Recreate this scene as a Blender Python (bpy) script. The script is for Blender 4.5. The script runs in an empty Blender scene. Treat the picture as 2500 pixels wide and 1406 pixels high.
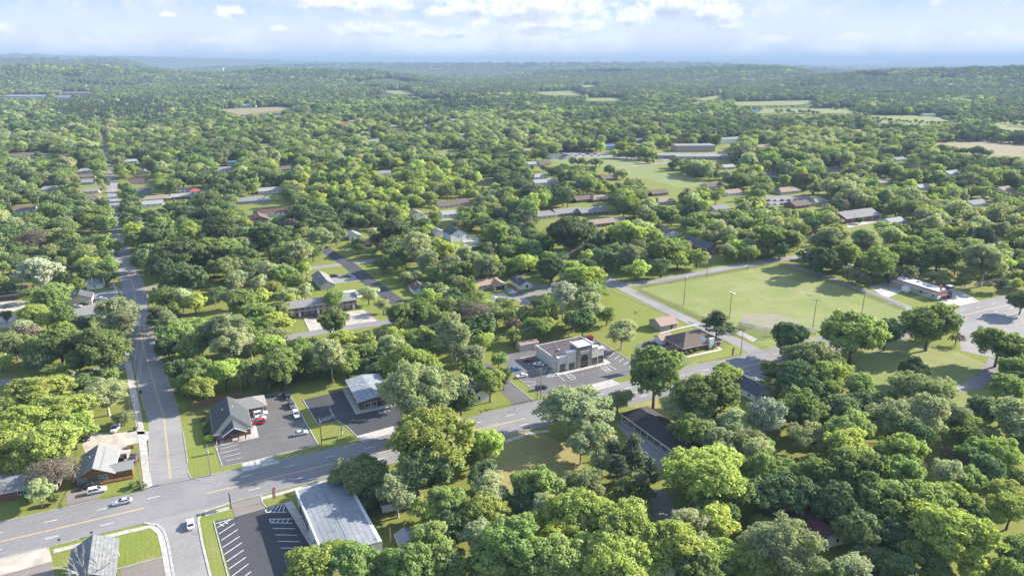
import bpy, bmesh, math, random
import numpy as np
from mathutils import Vector, Matrix
R_ = math.radians
random.seed(7)
rng = np.random.default_rng(11)
scn = bpy.context.scene
C = scn.collection

# ---------------------------------------------------------------- camera
CAM_H, FPX = 115.0, 1700.0
TH = math.atan(550 / FPX)
cam_d = bpy.data.cameras.new('camera')
cam_d.sensor_width = 36.0
cam_d.lens = 36.0 * FPX / 2500
cam_d.clip_start = 1.0
cam_d.clip_end = 90000
cam = bpy.data.objects.new('camera', cam_d)
C.objects.link(cam)
cam.location = (0, 0, CAM_H)
cam.rotation_euler = (math.pi / 2 - TH, 0, 0)
scn.camera = cam
# ---------------------------------------------------------------- light
SUN_EL, SUN_AZ = R_(27.0), R_(67.0)          # azimuth from +Y towards +X
SUN_STR, SKY_STR, EXPO = 4.7, 0.15, 1.74
HAZE = 0.000115
S_dir = Vector((math.sin(SUN_AZ) * math.cos(SUN_EL), math.cos(SUN_AZ) * math.cos(SUN_EL), math.sin(SUN_EL)))
sun_d = bpy.data.lights.new('sun', 'SUN')
sun_d.energy = SUN_STR
sun_d.angle = R_(0.55)
sun_d.color = (1.0, 0.94, 0.84)
sun = bpy.data.objects.new('sun', sun_d)
C.objects.link(sun)
sun.rotation_euler = S_dir.to_track_quat('Z', 'Y').to_euler()
sun.location = S_dir * 500
vs = scn.view_settings
scn.display_settings.display_device = 'sRGB'
vs.view_transform = 'Standard'
vs.look = 'None'
vs.exposure = EXPO
vs.gamma = 1.0
vs.use_curve_mapping = False
scn.render.engine = 'CYCLES'
cy = scn.cycles
cy.max_bounces = 6
cy.diffuse_bounces = 3
cy.glossy_bounces = 2
cy.transmission_bounces = 3
cy.transparent_max_bounces = 8
cy.volume_bounces = 0
cy.use_denoising = True
cy.sample_clamp_indirect = 5

# ---------------------------------------------------------------- world
world = bpy.data.worlds.new('World')
scn.world = world
world.use_nodes = True
nt = world.node_tree
for n in list(nt.nodes):
    nt.nodes.remove(n)

class NB:
    """tiny helper to chain nodes"""
    def __init__(s, nt): s.nt = nt; s.n = nt.nodes; s.l = nt.links
    def new(s, t, **k):
        o = s.n.new(t)
        for a, b in k.items(): setattr(o, a, b)
        return o
    def put(s, sock, v):
        if hasattr(v, 'node'): s.l.new(v, sock)
        elif v is not None:
            if isinstance(v, tuple) and len(v) == 3 and sock.type == 'RGBA': v = (*v, 1)
            sock.default_value = v
    def m(s, op, a, b=None, c=None, clamp=False):
        o = s.new('ShaderNodeMath', operation=op); o.use_clamp = clamp
        s.put(o.inputs[0], a)
        if b is not None: s.put(o.inputs[1], b)
        if c is not None: s.put(o.inputs[2], c)
        return o.outputs[0]
    def mix(s, f, a, b, bt='MIX'):
        o = s.new('ShaderNodeMix', data_type='RGBA', blend_type=bt)
        s.put(o.inputs[0], f); s.put(o.inputs[6], a); s.put(o.inputs[7], b)
        return o.outputs[2]
    def ramp(s, f, lo, hi, a=0.0, b=1.0):
        o = s.new('ShaderNodeMapRange', interpolation_type='SMOOTHSTEP')
        s.put(o.inputs[0], f); s.put(o.inputs[1], lo); s.put(o.inputs[2], hi); s.put(o.inputs[3], a); s.put(o.inputs[4], b)
        return o.outputs[0]
    def noise(s, vec, scale, detail=4, rough=0.55, dist=0.0, out='Fac'):
        o = s.new('ShaderNodeTexNoise')
        s.put(o.inputs['Vector'], vec); o.inputs['Scale'].default_value = scale
        o.inputs['Detail'].default_value = detail; o.inputs['Roughness'].default_value = rough
        o.inputs['Distortion'].default_value = dist
        return o.outputs[out]

def px_dir(px, py):
    x, y = (px - 1250) / FPX, (py - 703) / FPX
    s, c = math.sin(TH), math.cos(TH)
    return x, c - y * s, -(s + y * c)          # X, forward, up

def px_ae(px, py):
    x, w, u = px_dir(px, py)
    return math.degrees(math.atan2(x, w)), math.degrees(math.atan2(u, math.hypot(x, w)))

def build_world():
    b = NB(nt)
    out = b.new('ShaderNodeOutputWorld')
    bg = b.new('ShaderNodeBackground')
    sky = b.new('ShaderNodeTexSky', sky_type='NISHITA')
    sky.sun_disc = False
    sky.sun_elevation = SUN_EL
    sky.sun_rotation = SUN_AZ
    sky.altitude = 200
    sky.air_density = 1.0
    sky.dust_density = 0.6
    sky.ozone_density = 1.6
    tc = b.new('ShaderNodeTexCoord')
    sep = b.new('ShaderNodeSeparateXYZ')
    b.put(sep.inputs[0], tc.outputs['Generated'])
    X, Y, Z = sep.outputs
    az = b.m('MULTIPLY', b.m('ARCTAN2', X, Y), 57.2958)
    el = b.m('MULTIPLY', b.m('ARCSINE', Z), 57.2958)
    cv = b.new('ShaderNodeCombineXYZ')
    b.put(cv.inputs[0], az); b.put(cv.inputs[1], b.m('MULTIPLY', el, 1.25)); cv.inputs[2].default_value = 3.7
    P = cv.outputs[0]
    n1 = b.noise(P, 0.55, 7, 0.62)
    n2 = b.noise(P, 0.16, 4, 0.55)
    n3 = b.noise(P, 1.6, 6, 0.65)
    # thin veil and scattered distant puffs over the whole sky
    veil = b.ramp(b.m('ADD', b.m('MULTIPLY', n2, 0.75), b.m('MULTIPLY', n1, 0.35)), 0.38, 0.66)
    pn = b.m('ADD', b.m('MULTIPLY', n1, 0.55), b.m('MULTIPLY', n3, 0.45))
    puffs = b.ramp(b.m('ADD', pn, b.m('MULTIPLY', n2, 0.25)), 0.66, 0.76)
    # clouds of the photograph: px, py(centre), half width px, half height px, brightness
    blobs = [(565, 32, 42, 20, 1), (680, 70, 22, 9, 1), (410, 37, 15, 7, .6), (8, 74, 20, 20, 1), (800, 14, 68, 30, 1), (930, 18, 80, 32, 1),
             (900, 76, 90, 24, .7), (1130, 26, 70, 36, 1), (1065, 34, 30, 20, .9), (1340, 26, 150, 42, 1), (1340, 66, 120, 30, .95), (1320, 92, 75, 16, .9), (1250, 30, 80, 34, .85),
             (1530, 46, 60, 34, .7), (1640, 22, 85, 52, 1.05), (1740, 36, 75, 42, 1), (1760, 66, 70, 18, .8), (1890, 98, 42, 13, .95), (2080, 94, 42, 14, .7),
             (1000, 62, 40, 12, .6), (1080, 84, 110, 18, .6), (1220, 60, 70, 16, .5), (350, 102, 45, 10, .5), (520, 101, 60, 11, .8), (210, 103, 20, 9, .6), (260, 105, 40, 9, .6), (1430, 70, 70, 30, .5), (2370, 84, 20, 9, .5), (2450, 90, 18, 8, .4), (2450, 118, 22, 7, .4)]
    dn = b.m('SUBTRACT', b.m('ADD', b.m('MULTIPLY', n1, 0.9), b.m('MULTIPLY', n3, 0.75)), 0.82)
    tot = None; under = None
    for (px, py, sx, sy, br) in blobs:
        a0, e0 = px_ae(px, py)
        a1, _ = px_ae(px + sx, py)
        _, e1 = px_ae(px, py - sy)
        wx, wy = abs(a1 - a0), abs(e1 - e0)
        dx = b.m('MULTIPLY', b.m('SUBTRACT', az, a0), 1 / wx)
        dy = b.m('MULTIPLY', b.m('SUBTRACT', el, e0), 1 / wy)
        dyl = b.m('MULTIPLY', b.m('MINIMUM', dy, 0.0), 1.7)
        dy = b.m('ADD', b.m('MAXIMUM', dy, 0.0), dyl)
        d = b.m('SUBTRACT', 1.0, b.m('ADD', b.m('MULTIPLY', dx, dx), b.m('MULTIPLY', dy, dy)))
        d = b.m('MULTIPLY', d, br)
        tot = d if tot is None else b.m('MAXIMUM', tot, d)
        if sy > 16:
            sd = b.m('SUBTRACT', b.m('MULTIPLY', d, .8), b.m('MULTIPLY', dy, 1.0)); under = sd if under is None else b.m('MAXIMUM', under, sd)
    tot = b.m('MAXIMUM', tot, -3.0)
    body = b.ramp(b.m('ADD', tot, b.m('MULTIPLY', dn, 4.4)), -0.5, 1.0)
    # shaded undersides, from the clouds' own thickness field sampled upwards
    cv2 = b.new('ShaderNodeVectorMath', operation='ADD')
    b.put(cv2.inputs[0], P); cv2.inputs[1].default_value = (-.35, -.9, .2)
    n4 = b.noise(cv2.outputs[0], 0.5, 5, 0.6)
    shade = b.ramp(b.m('ADD', under, b.m('MULTIPLY', b.m('SUBTRACT', n4, .5), 2.4)), 0.45, 1.2)
    cloudcol = b.mix(b.m('MULTIPLY', shade, 0.9), (0.385, 0.385, 0.39), (0.19, 0.215, 0.275))
    base = b.mix(1.0, sky.outputs[0], (SKY_STR, SKY_STR, SKY_STR), 'MULTIPLY')
    hor = b.ramp(el, 5.5, 26.0, 1.0, 0.0)
    base = b.mix(b.m('MULTIPLY', hor, 0.97), base, (0.165, 0.22, 0.30))
    hor2 = b.ramp(el, -0.5, 4.2, 1.0, 0.0)
    base = b.mix(b.m('MULTIPLY', hor2, 0.9), base, (0.58, 0.555, 0.52))
    veilc = b.mix(b.m('MULTIPLY', veil, b.ramp(el, 8, 40, 0.85, 0.2)), base, (0.27, 0.295, 0.335))
    c = b.mix(b.m('MULTIPLY', puffs, b.ramp(el, 5, 14, 0.5, 0.3)), veilc, (0.33, 0.34, 0.37))
    c = b.mix(b.m('MULTIPLY', body, 0.92), c, cloudcol)
    b.put(bg.inputs[0], c)
    bg.inputs[1].default_value = 1.0
    b.l.new(bg.outputs[0], out.inputs[0])
build_world()

# ---------------------------------------------------------------- maths between the photograph and the ground
def G(px, py, z=0.0):
    x, w, u = px_dir(px, py)
    k = (CAM_H - z) / -u
    return (x * k, w * k)
def PX(X, Y, Z=0.0):
    s, c = math.sin(TH), math.cos(TH)
    dz = CAM_H - Z
    zc = Y * c + dz * s
    yc = dz * c - Y * s
    return 1250 + FPX * X / zc, 703 + FPX * yc / zc
def PXa(X, Y, Z):
    s, c = math.sin(TH), math.cos(TH)
    dz = CAM_H - Z
    zc = Y * c + dz * s
    return 1250 + FPX * X / zc, 703 + FPX * (dz * c - Y * s) / zc, zc
U = Vector((.9018, .4321, 0)); N = Vector((-.4321, .9018, 0)); UANG = math.atan2(U.y, U.x)
O0 = Vector((-129.2, 147.5, 0))
def RD(s, v, z=0.0):
    return O0 + U * s + N * v + Vector((0, 0, z))

# ridge lines of the hills: distance, width, crest as seen (px, py)
RIDGES = [
 (4300, 650, [(-900, 150), (0, 158), (240, 161), (320, 166), (420, 174), (540, 180), (590, 172), (680, 167), (900, 171), (1000, 182), (1120, 198), (1200, 216), (1300, 240), (4000, 240)]),
 (5200, 800, [(-900, 250), (1080, 250), (1150, 215), (1200, 197), (1270, 180), (1330, 173), (1500, 168), (1650, 166), (1830, 160), (1950, 166), (2000, 178), (2080, 200), (2200, 240), (4000, 240)]),
 (3900, 600, [(-900, 250), (1850, 250), (1950, 188), (2050, 180), (2150, 173), (2300, 168), (2500, 163), (2800, 155), (4000, 170)]),
 (7500, 1200, [(-900, 150), (0, 147), (150, 147), (290, 148), (330, 157), (370, 167), (450, 180), (600, 250), (4000, 250)]),
 (8600, 1100, [(-900, 250), (350, 190), (500, 168), (700, 162), (850, 159), (1700, 157), (1900, 164), (2100, 175), (2200, 170), (4000, 165)]),
 (14500, 1700, [(-900, 140), (-200, 136), (0, 134), (50, 131), (150, 136), (400, 139), (700, 147), (870, 151), (1200, 155), (1500, 156), (1700, 154), (1980, 160), (2500, 160), (4000, 150)]),
 (23000, 2800, [(-900, 160), (700, 158), (800, 152), (880, 148), (1000, 155), (1100, 151), (1200, 156), (1500, 152), (1600, 147), (1850, 146), (1980, 155), (2030, 161), (2080, 156), (2230, 151), (2400, 156), (2600, 158), (4000, 150)]),
]
def _rid():
    out = []
    for dist, w, pr in RIDGES:
        A, Zs = [], []
        for px, py in pr:
            x, f, u = px_dir(px, py)
            hlen = math.hypot(x, f)
            A.append(math.degrees(math.atan2(x, f)))
            Zs.append(max(0.0, CAM_H + u / hlen * dist - (17 if dist < 6000 else 0)))
        out.append((dist, w, np.array(A), np.array(Zs)))
    return out
RID = _rid()
def wob(a, k):
    return np.sin(a * 1.7 * k + k) + .6 * np.sin(a * 4.1 * k + 2 * k) + .35 * np.sin(a * 9.3 * k + k * 3)
def hgt(X, Y):
    X = np.asarray(X, float); Y = np.asarray(Y, float)
    r = np.hypot(X, Y); a = np.degrees(np.arctan2(X, Y))
    h = np.zeros_like(r)
    for i, (dist, w, A, Zs) in enumerate(RID):
        cr = np.interp(a, A, Zs)
        cr = cr * (1 + (.035 if dist < 8000 else (.06 if dist < 9000 else .03)) * wob(a, 1 + .3 * i))
        d2 = dist * (1 + .04 * np.sin(a * .21 + i))
        t = (r - d2) / w
        t = np.where(t > 0, t * .8, t)
        h = np.maximum(h, cr * np.exp(-t * t * 1.6))
    h = h * np.clip((r - 2000) / 900, 0, 1)
    return h

# ---------------------------------------------------------------- materials
MATS = {}
def mat(name, col, rough=.8, var=.12, scale=1.0, col2=None, bump=0.0, bscale=None, metal=0.0, spec=.3, coord='pos', stretch=None, big=None, detail=5):
    if name in MATS: return MATS[name]
    m = bpy.data.materials.new(name); m.use_nodes = True
    nt = m.node_tree
    b = NB(nt)
    bs = nt.nodes['Principled BSDF']
    if coord == 'pos':
        v = b.new('ShaderNodeNewGeometry').outputs['Position']
    else:
        v = b.new('ShaderNodeTexCoord').outputs['Object']
    if stretch:
        mp = b.new('ShaderNodeMapping'); b.put(mp.inputs[0], v)
        mp.inputs['Rotation'].default_value = (0, 0, stretch[3] if len(stretch) > 3 else 0)
        mp.inputs['Scale'].default_value = stretch[:3]; v = mp.outputs[0]
    n = b.noise(v, scale, detail, .6)
    c2 = col2 if col2 else tuple(x * (1 - 2.2 * var) for x in col)
    c1 = col if col2 else tuple(min(1, x * (1 + 1.2 * var)) for x in col)
    c = b.mix(b.ramp(n, .3, .7), c2, c1)
    if big:
        nb = b.noise(v, big[0], 3, .5)
        c = b.mix(b.m('MULTIPLY', b.ramp(nb, .38, .68), big[2]), c, big[1])
    b.put(bs.inputs['Base Color'], c)
    bs.inputs['Roughness'].default_value = rough
    bs.inputs['Metallic'].default_value = metal
    bs.inputs['Specular IOR Level'].default_value = spec
    if bump:
        bn = b.new('ShaderNodeBump'); bn.inputs['Strength'].default_value = bump; bn.inputs['Distance'].default_value = .08
        b.put(bn.inputs['Height'], b.noise(v, bscale or scale * 3, 3, .6)); b.l.new(bn.outputs[0], bs.inputs['Normal'])
    MATS[name] = m
    return m

def grass_mat(name, c1, c2, c3, stripes=0.0, patchy=.6):
    m = bpy.data.materials.new(name); m.use_nodes = True
    b = NB(m.node_tree); bs = m.node_tree.nodes['Principled BSDF']
    pos = b.new('ShaderNodeNewGeometry').outputs['Position']
    n1 = b.noise(pos, .06, 5, .62); n2 = b.noise(pos, .9, 6, .7); n3 = b.noise(pos, .017, 3, .55)
    c = b.mix(b.ramp(n2, .3, .72), c1, c2)
    c = b.mix(b.m('MULTIPLY', b.ramp(b.m('ADD', b.m('MULTIPLY', n1, .6), b.m('MULTIPLY', n3, .4)), .42, .66), patchy), c, c3)
    c = b.mix(b.m('MULTIPLY', b.ramp(b.noise(pos, .33, 5, .7), .56, .70), .55), c, tuple(x * .62 for x in c1))
    c = b.mix(b.m('MULTIPLY', b.ramp(b.noise(pos, .14, 6, .75), .60, .68), .6), c, (.26, .215, .12))
    if stripes:
        mp = b.new('ShaderNodeMapping'); b.put(mp.inputs[0], pos); mp.inputs['Rotation'].default_value = (0, 0, -UANG)
        w = b.new('ShaderNodeTexWave'); b.put(w.inputs[0], mp.outputs[0]); w.inputs['Scale'].default_value = .28; w.inputs['Distortion'].default_value = 1.0; w.inputs['Detail'].default_value = 2
        c = b.mix(b.m('MULTIPLY', w.outputs['Fac'], stripes), c, tuple(x * .7 for x in c1))
    b.put(bs.inputs['Base Color'], c)
    bs.inputs['Roughness'].default_value = .95; bs.inputs['Specular IOR Level'].default_value = .1
    bn = b.new('ShaderNodeBump'); bn.inputs['Strength'].default_value = .5; bn.inputs['Distance'].default_value = .25
    b.put(bn.inputs['Height'], b.noise(pos, 2.2, 4, .7)); b.l.new(bn.outputs[0], bs.inputs['Normal'])
    MATS[name] = m
    return m
M_LAWN = grass_mat('lawn', (.14, .17, .03), (.20, .215, .05), (.225, .20, .075))
M_MOWN = grass_mat('mown_lawn', (.135, .17, .03), (.185, .21, .048), (.205, .195, .065), stripes=.2)
M_FIELD = grass_mat('field_grass', (.135, .17, .045), (.195, .215, .07), (.27, .24, .12))
M_DRY = grass_mat('dry_grass', (.20, .19, .06), (.27, .235, .085), (.29, .21, .11), patchy=.8)
M_PAST = grass_mat('pasture', (.14, .175, .058), (.185, .205, .075), (.22, .21, .10))
M_TAN = grass_mat('ploughed_field', (.215, .17, .105), (.25, .20, .13), (.18, .18, .085))
M_DIRT = mat('infield_dirt', (.23, .185, .14), .95, scale=.4, col2=(.18, .17, .12), bump=.4, big=(.13, (.17, .18, .08), .45))
M_SOIL = mat('bare_soil', (.17, .12, .075), .95, scale=.4, col2=(.11, .09, .05), bump=.4)
def asphalt(name, col, big=.35):
    m = bpy.data.materials.new(name); m.use_nodes = True; b = NB(m.node_tree); bs = m.node_tree.nodes['Principled BSDF']
    pos = b.new('ShaderNodeNewGeometry').outputs['Position']
    mp = b.new('ShaderNodeMapping', vector_type='TEXTURE'); b.put(mp.inputs[0], pos); mp.inputs['Rotation'].default_value = (0, 0, UANG); v = mp.outputs[0]
    st = b.new('ShaderNodeMapping'); b.put(st.inputs[0], v); st.inputs['Scale'].default_value = (.05, 1.1, 1)
    c = b.mix(b.ramp(b.noise(pos, 1.3, 6, .75), .3, .7), tuple(x * .86 for x in col), tuple(x * 1.12 for x in col))
    c = b.mix(b.m('MULTIPLY', b.ramp(b.noise(st.outputs[0], 1.0, 3, .6), .42, .62), .32), c, tuple(x * .70 for x in col))
    c = b.mix(b.m('MULTIPLY', b.ramp(b.noise(pos, .06, 5, .6), .42, .66), big), c, tuple(min(1, x * 1.4) for x in col))
    c = b.mix(b.m('MULTIPLY', b.ramp(b.noise(pos, .35, 3, .6), .62, .72), .35), c, tuple(x * .55 for x in col))
    vo = b.new('ShaderNodeTexVoronoi', feature='DISTANCE_TO_EDGE'); nv = b.new('ShaderNodeVectorMath', operation='ADD')
    nm_ = b.new('ShaderNodeVectorMath', operation='SCALE'); nm_.inputs['Scale'].default_value = 5.0; b.put(nm_.inputs[0], b.noise(pos, .22, 4, .7, out='Color')); b.put(nv.inputs[0], pos); b.put(nv.inputs[1], nm_.outputs[0]); b.put(vo.inputs['Vector'], nv.outputs[0]); vo.inputs['Scale'].default_value = .13
    c = b.mix(b.m('MULTIPLY', b.m('MULTIPLY', b.m('LESS_THAN', vo.outputs['Distance'], .010), b.ramp(b.noise(pos, .03, 2, .5), .48, .6)), .35), c, tuple(x * .4 for x in col))
    b.put(bs.inputs['Base Color'], c); bs.inputs['Roughness'].default_value = .92; bs.inputs['Specular IOR Level'].default_value = .15
    MATS[name] = m; return m
M_ROAD = asphalt('worn_asphalt', (.185, .176, .172))
M_ROAD2 = asphalt('old_asphalt', (.215, .203, .192))
M_LOT = asphalt('parking_asphalt', (.115, .108, .105))
M_LOTD = asphalt('dark_asphalt', (.060, .060, .064), .2)
M_BROWNLOT = asphalt('brown_asphalt', (.19, .165, .145))
M_CONC = mat('concrete', (.40, .37, .33), .9, .14, .8, bump=.15, big=(.06, (.30, .27, .24), .5))
M_KERB = mat('kerb_concrete', (.34, .325, .295), .9, .12, 1.2)
M_TANLOT = mat('tan_concrete', (.40, .35, .29), .9, .14, .25, bump=.15, big=(.07, (.30, .265, .22), .6))
M_WHITE = mat('white_paint', (.78, .78, .76), .6, .05, 3)
M_PLINE = mat('line_paint', (.72, .72, .70), .8, .15, 2.5)
M_YEL = mat('yellow_line_paint', (.54, .37, .14), .8, .14, 2.0)

# ---------------------------------------------------------------- mesh helpers
class MB:
    def __init__(s): s.v = []; s.f = []
    def add(s, vs, fs):
        o = len(s.v); s.v += [tuple(p) for p in vs]; s.f += [tuple(i + o for i in f) for f in fs]; return s
    def box(s, x0, x1, y0, y1, z0, z1):
        return s.add([(x0, y0, z0), (x1, y0, z0), (x1, y1, z0), (x0, y1, z0), (x0, y0, z1), (x1, y0, z1), (x1, y1, z1), (x0, y1, z1)],
                     [(3, 2, 1, 0), (4, 5, 6, 7), (0, 1, 5, 4), (1, 2, 6, 5), (2, 3, 7, 6), (3, 0, 4, 7)])
    def bar(s, a, b, w, h=None):
        """box section bar from a to b"""
        h = h or w
        a = Vector(a); b = Vector(b); d = (b - a).normalized()
        up = Vector((0, 0, 1)) if abs(d.z) < .95 else Vector((1, 0, 0))
        sx = d.cross(up).normalized() * w / 2; sz = d.cross(sx).normalized() * h / 2
        vs = [p + sx * i + sz * j for p in (a, b) for i, j in ((-1, -1), (1, -1), (1, 1), (-1, 1))]
        return s.add(vs, [(0, 1, 2, 3), (7, 6, 5, 4), (0, 4, 5, 1), (1, 5, 6, 2), (2, 6, 7, 3), (3, 7, 4, 0)])
    def tube(s, pts, rads, n=8, caps=True):
        pts = [Vector(p) for p in pts]; o = []; vs = []; fs = []
        for i, p in enumerate(pts):
            d = (pts[min(i + 1, len(pts) - 1)] - pts[max(i - 1, 0)]).normalized()
            up = Vector((0, 0, 1)) if abs(d.z) < .9 else Vector((1, 0, 0))
            a = d.cross(up).normalized(); b = d.cross(a).normalized()
            for k in range(n):
                t = 2 * math.pi * k / n
                vs.append(p + (a * math.cos(t) + b * math.sin(t)) * rads[i])
        for i in range(len(pts) - 1):
            for k in range(n):
                fs.append((i * n + k, i * n + (k + 1) % n, (i + 1) * n + (k + 1) % n, (i + 1) * n + k))
        if caps:
            fs.append(tuple(range(n - 1, -1, -1))); fs.append(tuple((len(pts) - 1) * n + k for k in range(n)))
        return s.add(vs, fs)
    def prism(s, poly, z0, z1):
        n = len(poly)
        return s.add([(p[0], p[1], z0) for p in poly] + [(p[0], p[1], z1) for p in poly],
                     [tuple(range(n - 1, -1, -1)), tuple(range(n, 2 * n))] + [(i, (i + 1) % n, n + (i + 1) % n, n + i) for i in range(n)])
    def mesh(s, name, m, smooth=False):
        me = bpy.data.meshes.new(name); me.from_pydata(s.v, [], s.f)
        if m is not None: me.materials.append(m)
        if smooth: me.polygons.foreach_set('use_smooth', [True] * len(me.polygons))
        me.update(); return me
    def build(s, name, m, parent=None, smooth=False, fix=False):
        me = s.mesh(name, m, smooth)
        if fix:
            bm = bmesh.new(); bm.from_mesh(me); bmesh.ops.recalc_face_normals(bm, faces=bm.faces); bm.to_mesh(me); bm.free()
        return link(name, me, parent)
def link(name, me, parent=None, loc=None, rz=None):
    o = bpy.data.objects.new(name, me); C.objects.link(o)
    if parent is not None: o.parent = parent
    if loc is not None: o.location = loc
    if rz is not None: o.rotation_euler = (0, 0, rz)
    return o
AUTO = []         # things whose label is written at the end from what stands near them
def thing(name, label, cat, loc=(0, 0, 0), rz=0.0, group=None):
    o = bpy.data.objects.new(name, None); C.objects.link(o); o.empty_display_size = .5
    o.location = loc; o.rotation_euler = (0, 0, rz)
    tag(o, label, cat, group); return o
def tag(o, label, cat, group=None):
    o['label'] = label; o['category'] = cat
    if group: o['group'] = group
    return o
def struct(o, kind='structure'):
    o['kind'] = kind; return o
def cross(o, a, b): return (a[0] - o[0]) * (b[1] - o[1]) - (a[1] - o[1]) * (b[0] - o[0])
def ccw(p):
    return p if sum(p[i][0] * p[(i + 1) % len(p)][1] - p[(i + 1) % len(p)][0] * p[i][1] for i in range(len(p))) > 0 else p[::-1]
def smooth_poly(p, it=1):
    for _ in range(it):
        q = []
        for i in range(len(p)):
            a, b = p[i], p[(i + 1) % len(p)]
            q.append((a[0] * .75 + b[0] * .25, a[1] * .75 + b[1] * .25)); q.append((a[0] * .25 + b[0] * .75, a[1] * .25 + b[1] * .75))
        p = q
    return p
GROUND_POLYS = []    # world polygons where no tree may stand
def sheet(name, poly, z, m, world=False, sm=0, keep=True, parent=None, thick=.0):
    p = [tuple(q[:2]) for q in poly] if world else [G(*q) for q in poly]
    if sm: p = smooth_poly(p, sm)
    p = ccw(p)
    if keep: GROUND_POLYS.append(p)
    b = MB(); b.prism(p, z - .5, z)
    o = b.build(name, m, parent)
    if parent is None: struct(o)
    return o
def strip(name, pts, w, z, m, keep=True, h=None, closed=False, parent=None, base=0.0):
    """flat ribbon (or kerb if h) along world points"""
    pts = [Vector((p[0], p[1], 0)) for p in pts]; L = []; Rr = []
    n = len(pts)
    for i, p in enumerate(pts):
        a = pts[(i - 1) % n] if (closed or i > 0) else p
        c = pts[(i + 1) % n] if (closed or i < n - 1) else p
        d = (c - a)
        d.normalize(); nn = Vector((-d.y, d.x, 0))
        L.append(p + nn * w / 2); Rr.append(p - nn * w / 2)
    vs = []; fs = []
    for l, r in zip(L, Rr):
        vs += [(l.x, l.y, z), (r.x, r.y, z), (r.x, r.y, base - .3), (l.x, l.y, base - .3)]
    m_ = n if closed else n - 1
    for i in range(m_):
        a = i * 4; c = ((i + 1) % n) * 4
        fs += [(a, a + 1, c + 1, c), (a + 1, a + 2, c + 2, c + 1), (a + 3, a, c, c + 3)]
    if not closed: fs += [(0, 3, 2, 1), (m_ * 4, m_ * 4 + 1, m_ * 4 + 2, m_ * 4 + 3)]
    b = MB(); b.add(vs, fs)
    o = b.build(name, m, parent)
    if parent is None: struct(o)
    if keep: GROUND_POLYS.append([(l.x, l.y) for l in L] + [(r.x, r.y) for r in Rr[::-1]])
    return o
# ---------------------------------------------------------------- terrain
def terrain():
    az = np.concatenate([np.arange(-180, -48, 3.0), np.arange(-48, 48, .35), np.arange(48, 180, 3.0)])
    rr = np.concatenate([[25, 60, 120, 250, 500, 900, 1400, 2000], np.geomspace(2300, 46000, 110)])
    A, R = np.meshgrid(np.radians(az), rr)
    X = R * np.sin(A); Y = R * np.cos(A); Z = hgt(X, Y)
    na, nr = len(az), len(rr)
    v = np.stack([X.ravel(), Y.ravel(), Z.ravel()], 1)
    v = np.vstack([v, [[0, 0, 0]]])
    i, j = np.meshgrid(np.arange(nr - 1), np.arange(na), indexing='ij')
    j2 = (j + 1) % na
    f = np.stack([i * na + j, i * na + j2, (i + 1) * na + j2, (i + 1) * na + j], -1).reshape(-1, 4)
    f = f[:, ::-1]
    faces = f.tolist() + [(nr * na, k, (k + 1) % na)[::-1] for k in range(na)]
    me = bpy.data.meshes.new('ground'); me.from_pydata(v.tolist(), [], faces)
    me.polygons.foreach_set('use_smooth', [True] * len(me.polygons))
    m = bpy.data.materials.new('countryside'); m.use_nodes = True
    b = NB(m.node_tree); bs = m.node_tree.nodes['Principled BSDF']
    pos = b.new('ShaderNodeNewGeometry').outputs['Position']
    ln = b.new('ShaderNodeVectorMath', operation='LENGTH'); b.put(ln.inputs[0], pos)
    dist = ln.outputs['Value']
    n1 = b.noise(pos, .05, 6, .62); n2 = b.noise(pos, .9, 6, .7); n3 = b.noise(pos, .012, 3, .55)
    c = b.mix(b.ramp(n2, .3, .72), (.125, .15, .03), (.185, .20, .048))
    c = b.mix(b.m('MULTIPLY', b.ramp(b.m('ADD', b.m('MULTIPLY', n1, .6), b.m('MULTIPLY', n3, .4)), .44, .64), .55), c, (.17, .145, .055))
    w1 = b.noise(pos, .035, 4, .7); w2 = b.noise(pos, .004, 4, .6)
    wood = b.mix(b.ramp(w1, .35, .65), (.04, .06, .016), (.105, .13, .032))
    wood = b.mix(b.m('MULTIPLY', b.ramp(w2, .4, .62), .4), wood, (.045, .06, .03))
    wf = b.noise(pos, .0011, 3, .5)
    wood = b.mix(b.ramp(wf, .66, .70), wood, (.20, .22, .09))
    wood = b.mix(b.m('MULTIPLY', b.ramp(b.noise(pos, .007, 5, .7), .40, .62), .75), wood, (.03, .05, .02))
    c = b.mix(b.ramp(dist, 1700, 2300), c, wood)
    b.put(bs.inputs['Base Color'], c); bs.inputs['Roughness'].default_value = .95; bs.inputs['Specular IOR Level'].default_value = .08
    bn = b.new('ShaderNodeBump'); bn.inputs['Strength'].default_value = .9; bn.inputs['Distance'].default_value = 14
    b.put(bn.inputs['Height'], b.m('MULTIPLY', w1, b.ramp(dist, 2000, 3000))); b.l.new(bn.outputs[0], bs.inputs['Normal'])
    me.materials.append(m)
    return struct(link('ground', me))
terrain()

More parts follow.
